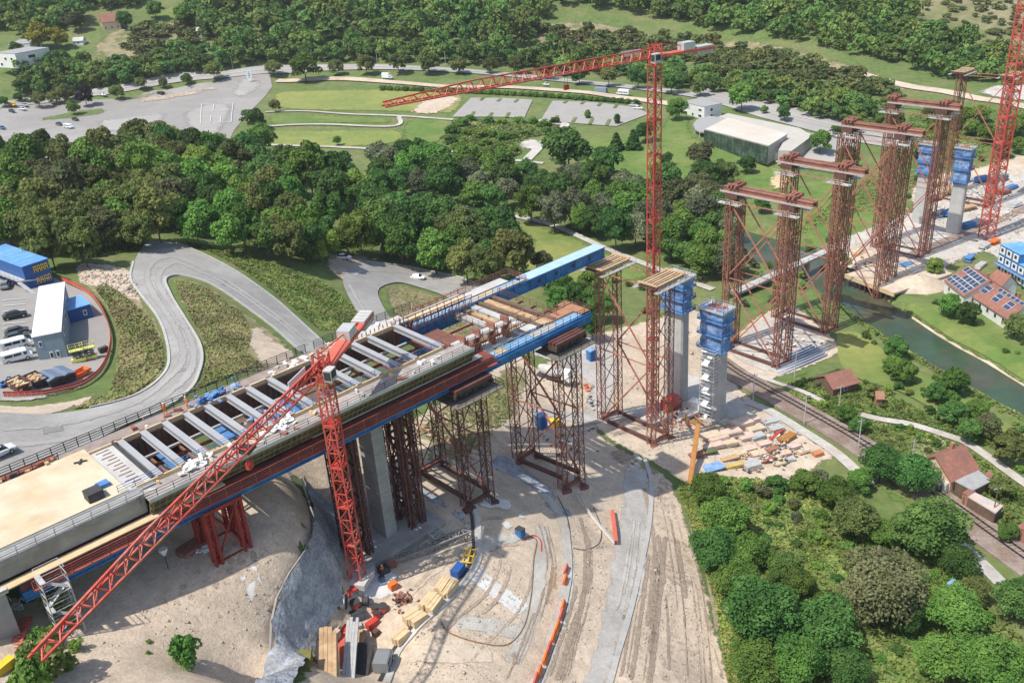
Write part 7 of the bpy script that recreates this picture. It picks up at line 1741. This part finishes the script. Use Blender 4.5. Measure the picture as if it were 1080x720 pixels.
t = stack('steel_beam', 'bright red beam lying across the timber yard', 'beam', (805,471), (825,457), .6, .6, m_red, None, 1)
t = stack('steel_beam', 'orange brown skip frame at the end of the red beam', 'frame', (823,468), (836,461), 1.8, .9, m_boom, None, 3)
# railway masts and line
for i, (x, y) in enumerate([(794,424),(848,402+46),(884,437),(905,474),(960,496),(1046,548),(838,398)]):
    p = G(x, y); t = thing('line_mast', f'thin grey mast beside the railway, {nth[i]} one listed by the tracks' if False else ['grey mast beside the railway at the pier','grey mast beside the railway near the timber yard','grey mast across the railway below the hut','grey mast beside the railway at the end of the timber yard','grey mast beside the railway above the very large tree','wooden mast beside the farm shed','grey mast behind the pale footpath at the lattice tower'][i], 'mast', p); mb = MB(); mb.tube([p, p + Vector((0,0,7.5))], [.14,.09], 6); mb.build('pole', m_steel if i != 5 else m_woodd, t); mb = MB(); mb.bar(p + Vector((-.8,0,6.8)), p + Vector((.8,.3,6.8)), .1); mb.build('arm', m_steel, t)

# ------------------------------------------------------------------ buildings
m_tile = M('roof_tile', (.30,.135,.095), .8, .2, 1.5, col2=(.24,.12,.09), scale2=.3); m_tilegrey = M('roof_grey', (.33,.33,.32), .85, .12, .8); m_wallw = M('render_white', (.72,.71,.68), .85, .05, .5); m_wallc = M('render_cream', (.70,.52,.36), .85, .06, .5); m_brick = M('brick_wall', (.36,.18,.12), .85, .2, 2)
m_solar = M('solar_panel', (.05,.065,.115), .3, .15, .6, spec=.6); m_solf = M('solar_frame', (.55,.57,.60), .4, .1, 1)
def gable(name, label, cat, A, Bp, width, zg, eave, ridge, wallm, roofm, wins=2, solar=None, flip=1, chim=True):
    """A, Bp: eave corners (world xy) of the side seen; the house extends away from the camera"""
    A, Bp = Vector((A[0], A[1])), Vector((Bp[0], Bp[1])); e = Bp - A; L = e.length; n1 = e / L; n2 = Vector((-n1.y, n1.x))
    if n2.dot(A) < 0: n2 = -n2
    a3 = lambda s, w, z: (A.x + n1.x*s + n2.x*w, A.y + n1.y*s + n2.y*w, zg + z)
    c = a3(L/2, width/2, 0); t = thing(name, label, cat, c); mb = MB()
    vs = [a3(0,0,-.5), a3(L,0,-.5), a3(L,width,-.5), a3(0,width,-.5), a3(0,0,eave), a3(L,0,eave), a3(L,width,eave), a3(0,width,eave), a3(0,width/2,ridge-.15), a3(L,width/2,ridge-.15)]
    mb.add(vs, [(0,1,5,4), (1,2,6,9,5), (2,3,7,6), (3,0,4,8,7)]); wall = mb.build('wall', wallm, t); mb = MB(); o = .35; dz = (ridge-eave)/(width/2)*o
    for w0, w1, z0, z1 in ((-o, width/2, eave-dz+.05, ridge+.05), (width+o, width/2, eave-dz+.05, ridge+.05)):
        q = [a3(-o,w0,z0), a3(L+o,w0,z0), a3(L+o,w1,z1), a3(-o,w1,z1)]; q2 = [(x,y,z+.16) for x,y,z in q]; mb.add(q+q2, [(0,1,2,3), (7,6,5,4), (0,4,5,1), (2,6,7,3), (1,5,6,2), (3,7,4,0)])
    roof = mb.build('roof', roofm, t)
    if chim:
        mb = MB(); x,y,z = a3(L*.7, width*.6, ridge-.6); mb.box((x,y,z), (.7,.7,1.6), math.atan2(n1.y,n1.x)); mb.build('chimney', m_brick, roof)
    for i in range(wins):
        s = L*(i+.5)/wins - .5; q = Vector(a3(s, -.02, eave*.42)); mb = MB(); mb.para(q, Vector((*n1,0))*1.1, Vector((*n2,0))*-.05, (0,0,min(1.3, eave*.4))); w_ = mb.build('window', m_whitep, wall); mb = MB(); mb.para(q + Vector((*n1,0))*.12 - Vector((*n2,0))*.056 + Vector((0,0,.12)), Vector((*n1,0))*.86, Vector((*n2,0))*-.03, (0,0,min(1.06, eave*.4-.24))); mb.build('pane', m_glass, w_)
    if solar:
        mb = MB(); up = Vector((n2.x*width/2, n2.y*width/2, ridge-eave)); ulen = up.length; up.normalize(); nn = Vector((*n1,0)).cross(up); nn = nn if nn.z > 0 else -nn
        for (s0, s1, t0, t1) in solar:
            ns, nt_ = max(1, int(L*(s1-s0)/1.7)), max(1, int(ulen*(t1-t0)/1.05))
            for i in range(ns):
                for j in range(nt_):
                    q = Vector(a3(L*(s0+(s1-s0)*i/ns), 0, eave)) + up*(ulen*(t0+(t1-t0)*j/nt_)) + nn*.3; dx = Vector((*n1,0))*(L*(s1-s0)/ns); dy = up*(ulen*(t1-t0)/nt_)
                    mb.para(q, dx*.985, dy*.98, nn*.05, 1); mb.para(q + dx*.06 + dy*.06 + nn*.051, dx*.87, dy*.86, nn*.02, 0)
        mb.build('solar_array', [m_solar, m_solf], roof)
    return t
z0 = 1.2
gable('barn', 'barn roof covered with solar panels beside the gravel track', 'barn', P(997,296,z0+3.4).xy, P(1017,312,z0+3.4).xy, 12.5, z0, 3.4, 7.2, m_wallw, m_tile, 2, [(.02,.97,.04,.44),(.3,.97,.44,.7),(.02,.97,.7,.97)])
gable('farm_house', 'white house with red tiled roof and three raised solar panels', 'house', P(1023,310,z0+3.2).xy, P(1063,336,z0+3.2).xy, 9.5, z0, 3.2, 6.6, m_wallw, m_tile, 5, [(.1,.26,.35,.8),(.42,.58,.3,.75),(.72,.88,.28,.72),(.34,.98,.80,.98)])
gable('shed_house', 'small red tiled wing behind the solar panelled house', 'house wing', P(1041,297,z0+4).xy, P(1055,303,z0+4).xy, 6, z0, 4.0, 6.8, m_wallw, m_tile, 1, chim=False)
# blue and white container building
p0, p1 = P(1050,287,1.0), P(1110,322,1.0); e = (p1-p0); e.z = 0; n1 = e.normalized(); n2 = Vector((-n1.y, n1.x, 0)); n2 = n2 if n2.dot(p0) > 0 else -n2
t = thing('container_building', 'blue and white office block stacked from containers at the right edge', 'container building', p0 + e/2)
wm = [m_whitep, m_tarp2, m_glass]
for lv in range(3):
    L = e.length
    for i in range(int(L/3.0)):
        if lv == 2 and 3 <= i: continue
        q = p0 + n1*(i*3.0) + Vector((0,0,.4+lv*2.75)); mb = MB(); mb.para(q, n1*2.96, n2*6.4, (0,0,2.7)); b_ = mb.build('container', m_blue, t)
        mb = MB(); mb.para(q - n2*.05 + n1*.3 + Vector((0,0,.3)), n1*2.3, -n2*.04, (0,0,2.1)); w_ = mb.build('panel', m_whitep, b_)
        mb = MB(); mb.para(q - n2*.1 + n1*.9 + Vector((0,0,1.0)), n1*1.0, -n2*.04, (0,0,1.0)); mb.build('pane', m_glass, b_)
mb = MB(); mb.para(p0 + n1*9.1 - n2*.1 + Vector((0,0,5.95)), n1*(e.length-9), n2*6.6, (0,0,.15)); mb.para(p0 - n1*.1 - n2*.1 + Vector((0,0,8.66)), n1*9.2, n2*6.6, (0,0,.15)); mb.build('roof', m_roofb, t)
mb = MB(); rail(mb, [p0 - n2*1.0 + Vector((0,0,3.1)), p1 - n2*1.0 + Vector((0,0,3.1))], 1.0, 2, .08, 2.5); mb.para(p0 - n2*1.1 + Vector((0,0,3.0)), e, n2*1.0, (0,0,.1)); mb.build('gangway', m_tarp2, t)
mb = MB()
for i in range(8): mb.box(p0 + n1*(i*e.length/8 + .5) - n2*.3 + Vector((0,0,0)), (.8,.6,.4), 0)
mb.build('foot', m_dark, t)['kind'] = 'stuff'
# the farm by the railway and huts
z0 = 2.0
gable('farm_house', 'tiled farm house beside the railway at the right', 'house', P(1003,507,z0+3).xy, P(1032,495,z0+3).xy, 8.0, z0, 3.0, 6.2, m_wallc, m_tile, 2)
def flat(name, label, cat, pix, zr, zg, wallm, roofm, th=.25):
    w = [P(*q, zr) for q in pix]; c = sum(w, Vector((0,0,0)))/len(w); t = thing(name, label, cat, (c.x, c.y, zg)); mb = MB(); inn = [c + (q-c)*.95 for q in w]; mb.prism(inn, zg-.5, zr-.001); wall = mb.build('wall', wallm, t); mb = MB(); mb.prism(w, zr, zr+th); mb.build('roof', roofm, t)
    mb = MB(); a_, b_ = inn[0], inn[1]; d_ = (b_-a_); nn = Vector((d_.y, -d_.x, 0)).normalized(); nn = nn if nn.dot(c - a_) < 0 else -nn; q = a_ + d_*.35 + nn*.02; q.z = zg; mb.para(q, d_*.16, nn*.05, (0,0,min(2.1, (zr-zg)*.8))); mb.build('door', m_woodd, wall); return t
flat('lean_to', 'grey flat roofed lean-to in front of the tiled farm house', 'lean-to', [(1007,508),(1026,518),(1046,508),(1031,496)], z0+2.8, z0, m_woodd, m_tilegrey)
flat('shed', 'red roofed shed right of the grey lean-to', 'shed', [(1038,501),(1046,509),(1052,504),(1043,497)], z0+2.6, z0, m_brick, m_tile)
flat('shed', 'long pale roofed shed below the grey lean-to', 'shed', [(1020,524),(1050,542),(1058,534),(1028,520)], z0+2.4, z0, m_woodd, M('pale_pinkish_roof', (.55,.43,.37), .8, .15, 1, col2=(.42,.41,.40), scale2=.5))
flat('shed', 'small red roofed shed at the left end of the long pale one', 'shed', [(1015,520),(1021,524),(1029,519),(1022,516)], z0+2.5, z0, m_brick, m_tile)
flat('shed', 'small white shed at the left corner of the farm house', 'shed', [(990,507),(998,513),(1003,508),(996,503)], z0+2.2, z0, m_wallw, m_conc)
flat('shed', 'red shed cut by the right edge beside the railway', 'shed', [(1072,556),(1085,562),(1092,556),(1080,551)], z0+2.4, z0, m_brick, m_tile)
gable('hut', 'low tiled hut on the bank between railway and river', 'hut', P(879,410,3.4).xy, P(905,403,3.4).xy, 6.2, 1.2, 2.2, 4.0, m_woodd, m_tile, 1, chim=False)
gable('brick_hut', 'tiny brick hut in the garden left of the garden lane', 'hut', P(925,421,3.0).xy, P(931,421,3.0).xy, 2.0, 1.2, 2.2, 3.2, m_brick, m_brick, 0, chim=False)
flat('shed', 'low garden shed with a pale blue roof under the large trees', 'shed', [(998,616),(1006,619),(1012,614),(1004,611)], 5.2, 3, m_woodd, m_tarp2)
# sports hall
zg = 7.2; zr = zg + 7.0
t = thing('sports_hall', 'low hall with a pale flat roof and a long dark glass front', 'hall', P(790,150,zg))
fa, fb, fc_, fd = P(744,136,zr), P(811,153.5,zr), P(831,141,zr), P(768,124,zr)
mb = MB(); mb.prism([c_ + ((fa+fb+fc_+fd)/4 - c_)*.02 for c_ in (fa, fb, fc_, fd)], zg-1, zr-.4); mb.build('wall', m_conc, t)
mb = MB(); mb.prism([fa, fb, fc_, fd], zr-.4, zr); rf = mb.build('roof', M('pale_roof', (.55,.49,.41), .85, .06, .2, col2=(.56,.53,.48), scale2=.08), t)
e = fb - fa; n1 = e.normalized(); n2 = Vector((n1.y, -n1.x, 0)); n2 = n2 if n2.dot(fa) < 0 else -n2
mb = MB(); mb.para(Vector((fa.x, fa.y, zg-.5)) + n2*.3, e, n2*.3, (0,0,zr-zg+.05), 0); gl = mb.build('glass_front', M('green_glass', (.035,.06,.05), .15, .35, .25, col2=(.09,.14,.10), scale2=.3, spec=.7), t)
mb = MB()
for i in range(19): mb.para(Vector((fa.x, fa.y, zg-.5)) + e*(i/18) + n2*.62, n1*.14, n2*.06, (0,0,zr-zg+.1))
for k in range(4): mb.para(Vector((fa.x, fa.y, zg+k*1.9)) + n2*.62, e, n2*.05, (0,0,.12))
mb.build('mullion', m_dark, gl)
low = [P(811,158,zr-2.2), P(829,141.5,zr-2.2), P(858,139.5,zr-2.2), P(848,147,zr-2.2), P(833,158,zr-2.2)]
mb = MB(); mb.prism([P(821,158.5,zr-2.2), P(835,159,zr-2.2), P(857,143,zr-2.2), P(843,135,zr-2.2), P(768,119.5,zr-2.2), P(758,123,zr-2.2), P(831,141,zr-2.2)], zg-1, zr-2.2); mb.build('low_wing', M('wing_roof', (.47,.44,.39), .85, .06, .2), t)
mb = MB(); cv = [P(733,136,zr-3), P(731,131,zr-3), P(735,126,zr-3), P(746,122,zr-3), P(766,124.5,zr-3), P(746,139,zr-3), P(738,139,zr-3)]; mb.prism(cv, zr-3.6, zr-3.0); mb.build('canopy', m_tilegrey, t)
mb = MB()
for q in cv[:4] + cv[-1:]: mb.tube([(q.x, q.y, zg-.5), (q.x, q.y, zr-3.6)], .18, 6)
mb.build('column', m_steel, t)['kind'] = 'stuff'
crate('white tent beside the right corner of the hall', 818,168,(4.5,3.0,2.4),.6,m_whitep,'tent','tent')
# white house left of the hall
zg = 9.6
block('white_house', 'white two storey house with grey flat roof left of the hall', 'house', (719,107.5), (743,113), (731,102.5), zg + 6.2, zg, m_wallw, m_tilegrey, wins=[('f',.06,.3,.1,.42),('f',.06,.3,.56,.86),('f',.45,.56,.15,.4),('f',.72,.92,.15,.4),('f',.72,.92,.6,.82),('r',.3,.5,.55,.85),('r',.3,.5,.1,.4)])
# houses on the far hillside
q = G(14,64)
block('white_house', 'white house with a grey roof at the left edge behind the car park', 'house', (-6,56), (15.5,57), (2,48.5), q.z + 7.0, q.z - 1, m_wallw, m_tilegrey, wins=[('f',.4,.55,.5,.75),('f',.7,.85,.5,.75),('f',.15,.3,.1,.35),('r',.3,.6,.5,.8)])
block('white_house', 'grey roofed annex behind the white house at the left edge', 'house', (8,48), (31,46), (12,41), q.z + 8.2, q.z, m_wallw, m_tilegrey, wins=[('f',.6,.8,.4,.7)])
q = G(112,31); A = P(107,24,q.z+4.5); Bq = P(126,22,q.z+4.5)
gable('red_roofed_house', 'house with dark red roof and cream gable on the wooded hillside', 'house', A.xy, Bq.xy, 10, q.z-2.5, 7.0, 11.5, m_wallc, m_tile, 3)
for x, y, lb in ((205,14,'pale shed on the hillside lawn'), (83,48,'pale gable shed in the gardens on the hillside'), (213,37,'small pale hut among the hillside gardens')):
    q = G(x, y); A = q + Vector((-3,0,0)); gable('garden_hut', lb, 'hut', A.xy, (A.x+6, A.y), 5, q.z, 2.6, 4.4, m_wallw, m_conc, 1, chim=False)
# footbridge carrying pipes across the river
a_, b_ = P(772,311,3.0), P(881,262,3.6); t = thing('footbridge', 'narrow grey footbridge crossing the river behind the lattice towers', 'footbridge', (a_+b_)/2); d_ = (b_-a_); n2 = Vector((-d_.y, d_.x, 0)).normalized()
mb = MB(); mb.para(a_ - n2*1.4, d_, n2*2.8, (0,0,.7)); mb.build('deck', m_conc, t); mb = MB(); rail(mb, [a_ - n2*1.3 + Vector((0,0,.7)), b_ - n2*1.3 + Vector((0,0,.7))], 1.0, 2, .08, 2.5); rail(mb, [a_ + n2*1.3 + Vector((0,0,.7)), b_ + n2*1.3 + Vector((0,0,.7))], 1.0, 2, .08, 2.5); mb.build('railing', m_steel, t)
mb = MB()
for f in (.02, .35, .7, .98): q = a_.lerp(b_, f); mb.box((q.x, q.y, min(gz(q.x,q.y), 0)-.5), (1.2,2.0,q.z - min(gz(q.x,q.y), 0)+.5), math.atan2(d_.y,d_.x))
mb.build('pillar', m_concd, t)
# temporary bridge with concrete edge at the river (under the dense tower)
a_, b_ = P(892,291,1.6), P(944,311,1.6); t = thing('temporary_bridge', 'plank edged temporary bridge over the river under the dense tower', 'bridge', (a_+b_)/2); d_ = b_-a_; n2 = Vector((-d_.y, d_.x, 0)).normalized(); n2 = n2 if n2.dot(a_) > 0 else -n2
mb = MB(); mb.para(a_, d_, n2*24, (0,0,.6)); mb.build('deck', m_dirt2, t); mb = MB(); mb.para(a_ - n2*.5 + Vector((0,0,-.5)), d_, n2*.45, (0,0,1.3)); mb.build('edge_beam', m_woodp, t)
mb = MB()
for i in range(10): q = a_ + d_*(i/9.5); mb.bar(q - n2*.2 + Vector((0,0,-3.4)), q - n2*.2 + Vector((0,0,-.02)), .3)
mb.build('pile', m_rustd, t)['kind'] = 'stuff'
# far site: heaps, stacks, parts of scaffolding, blue covers
q = G(968,302); mb = MB(); rings = []
for i, (r_, z) in enumerate(((7.5,-.3),(5.5,1.0),(3.4,2.3),(1.5,3.2),(.2,3.5))):
    for j in range(16):
        a = j*math.pi/8; rr = r_*rng.uniform(.9,1.1); mb.v.append((q.x + rr*math.cos(a)*1.3, q.y + rr*math.sin(a)*.8, q.z + z*rng.uniform(.92,1.05)))
for i in range(4):
    for j in range(16): mb.f.append((i*16+j, i*16+(j+1) % 16, (i+1)*16+(j+1) % 16, (i+1)*16+j)); mb.m.append(0)
tag(mb.build('sand_heap', m_dirt2, None, True), 'tan heap of sand beside the dense tower at the river', 'heap')
far_items = [(1000,205,7,3,1.4,0,'tan boards between the far piers and crane, upper'),(1012,212,7,3,1.2,0,'tan boards between the far piers and crane, middle'),(1020,222,7,3,1.4,3,'brown boards left of the right hand crane'),(1040,213,6,2.4,1.2,2,'rusty parts beside the right hand crane'),(1058,205,6,3,1.6,2,'dark red parts right of the right hand crane'),(1066,200,6,2.5,1.2,5,'blue cover right of the right hand crane'),(1000,228,5,3,2.0,5,'blue cover at the foot of the far pier'),(1021,241,5,3,1.8,5,'blue cover at the foot of the near far pier'),(1058,191,4,2.6,2.4,6,'blue green cabin at the far site'),(985,212,6,3,1.4,2,'rusty frames between the two far piers'),(990,196,6,3,1.4,0,'tan boards behind the two far piers'),(1035,192,6,3,2.0,5,'blue cover behind the right hand crane'),(1070,218,6,3,1.2,4,'grey steel parts at the far right site'),(1048,258,4,2,1.4,7,'orange box beside the container building'),(1038,262,4,2.4,1.4,4,'grey box left of the container building'),(1022,275,5,2,1.2,5,'blue cover beside the solar barn'),(1034,282,6,2,.8,4,'pale boards between barn and container building'),(965,290,5,2.4,1.4,4,'grey parts at the foot of the dense tower'),(955,283,5,2.4,1.2,5,'blue dark cover at the foot of the dense tower'),(935,262,5,2.4,1.2,2,'pinkish steel parts behind the dense tower'),(905,268,6,2.4,1.0,0,'tan boards left of the dense tower')]
fm = [m_woodp, m_dirt2, m_rust, m_wood, m_steel, m_tarp, M('blue_green', (.12,.3,.34), .6, .1, 1), m_orange]
for (x, y, L, w, h, mi, nm) in far_items:
    p = G(x, y); t = thing('site_stack', 'stack of ' + nm if 'box' not in nm and 'cabin' not in nm and 'cover' not in nm else nm, 'stack', (p.x, p.y, p.z+.3), 'stacks and covers on the far site', rng.uniform(.2,.9)); b = LB(); n = max(2, int(h/.3))
    for i in range(n): b.box((rng.uniform(-.3,.3), rng.uniform(-.2,.2), i*h/n), (L*rng.uniform(.7,1), w*rng.uniform(.7,1), h/n*.9), rng.uniform(-.1,.1))
    b.build('bundle', fm[mi], t); b = LB(); b.box((0,0,-.12), (L*.9, w*.9, .12)); b.build('pallet', m_woodd, t)
for (x, y) in ((1010,216),(1040,205),(975,225),(1060,225),(930,280)):
    heap('site_scrap', {1010:'scattered boards and rods between the far piers and crane',1040:'scattered rods and sheets behind the right hand crane',975:'scattered rods at the foot of the hidden far pier',1060:'scattered parts on the pale ground right of the right hand crane',930:'scattered parts on the ground inside the dense tower'}[x], 'scrap', G(x, y) + Vector((0,0,.3)), (16, 14, .5), [m_steel, m_rust, m_woodp, m_dark, m_whitep], 90, .3, .4)
ribbon('crane_track', wline([(890,300),(935,280),(975,264),(1005,252),(1040,238),(1090,218)]), 3.4, m_ballast, 6)
heap('site_scrap', 'rods and parts lying on the pale pad between the railway towers', 'scrap', G(822,366) + Vector((0,0,.3)), (16, 10, .4), [m_steel, m_rust, m_dark, m_whitep], 90, .25, .4)
heap('site_scrap', 'loose parts along the foot of the planked towers', 'scrap', G(700,445) + Vector((0,0,.3)), (12, 8, .4), [m_steel, m_rust, m_dark, m_woodp, m_redl], 90, .25, .4)
heap('site_scrap', 'loose parts on the ground under the front of the gantry', 'scrap', G(580,470) + Vector((0,0,.3)), (14, 10, .4), [m_steel, m_rust, m_dark, m_woodp], 80, .25, .4)
mb = MB()
for i in range(7):
    c, rz, L = pose((822,396-i*.6),(872,376-i*.6)); mb.box(c + Vector((0,0,.2)) + Vector((-math.sin(rz), math.cos(rz), 0))*i*.8, (L, .35, .35), rz)
tag(mb.build('steel_mats', M('blue_grey_steel', (.3,.34,.42), .6, .15, 1)), 'rows of blue grey steel mats along the edge of the pale pad', 'mats')

for i, (x, y) in enumerate([(60,99),(110,91),(185,79),(246,74),(330,67),(398,67),(470,69),(556,76)]):
    p = G(x, y); t = thing('street_lamp', f'slim grey street lamp along the far side of the main road, {nth[i]} from the left', 'street lamp', p, 'street lamps of the main road')
    mb = MB(); mb.tube([p, p + Vector((0,0,8.0))], [.16,.1], 6); mb.build('pole', m_steel, t); mb = MB(); mb.bar(p + Vector((0,0,7.9)), p + Vector((.3,-1.6,8.1)), .12); mb.para(p + Vector((.1,-2.3,8.05)), (.4,0,0), (0,.9,0), (0,0,.15)); mb.build('lamp_head', m_steel, t)
# ------------------------------------------------------------------ light
world = bpy.data.worlds.new('World'); scene.world = world; world.use_nodes = True
wn = world.node_tree; bg = wn.nodes['Background']
sky = wn.nodes.new('ShaderNodeTexSky'); sky.sky_type = 'NISHITA'; sky.sun_disc = False
SUN_EL = R(60.5)
sdir = Vector((.86, .51, 0)).normalized()          # the way shadows fall
sky.sun_elevation = SUN_EL
sky.sun_rotation = math.atan2(-sdir.x, -sdir.y)
sky.air_density = 1.0; sky.dust_density = 1.5
wn.links.new(sky.outputs[0], bg.inputs['Color']); bg.inputs['Strength'].default_value = .15
sd = bpy.data.lights.new('sun', 'SUN'); so = bpy.data.objects.new('sun', sd); COL.objects.link(so)
sd.energy = 4.2; sd.angle = R(.55); sd.color = (1, .955, .88)
dirv = Vector((sdir.x * math.cos(SUN_EL), sdir.y * math.cos(SUN_EL), -math.sin(SUN_EL)))
so.rotation_euler = dirv.to_track_quat('-Z', 'Y').to_euler(); so.location = (0, 0, 300)
vs = scene.view_settings
vs.view_transform = 'Standard'; vs.look = 'None'; vs.gamma = 1; vs.exposure = 0.25; vs.use_curve_mapping = False
scene.cycles.max_bounces = 5; scene.cycles.diffuse_bounces = 3; scene.cycles.transparent_max_bounces = 8
scene.cycles.use_denoising = True

# ------------------------------------------------------------------ air
hz_m = bpy.data.materials.new('haze_air'); hz_m.use_nodes = True; hn = hz_m.node_tree
hn.nodes.remove(hn.nodes['Principled BSDF']); pv = hn.nodes.new('ShaderNodeVolumePrincipled')
pv.inputs['Color'].default_value = (.93, .96, 1, 1); pv.inputs['Density'].default_value = .00009; pv.inputs['Anisotropy'].default_value = .2
hn.links.new(pv.outputs[0], hn.nodes['Material Output'].inputs['Volume'])
hb = MB(); hb.para((-5200, -5200, -60), (10400, 0, 0), (0, 10400, 0), (0, 0, 420)); ho = hb.build('haze', hz_m); ho['kind'] = 'stuff'
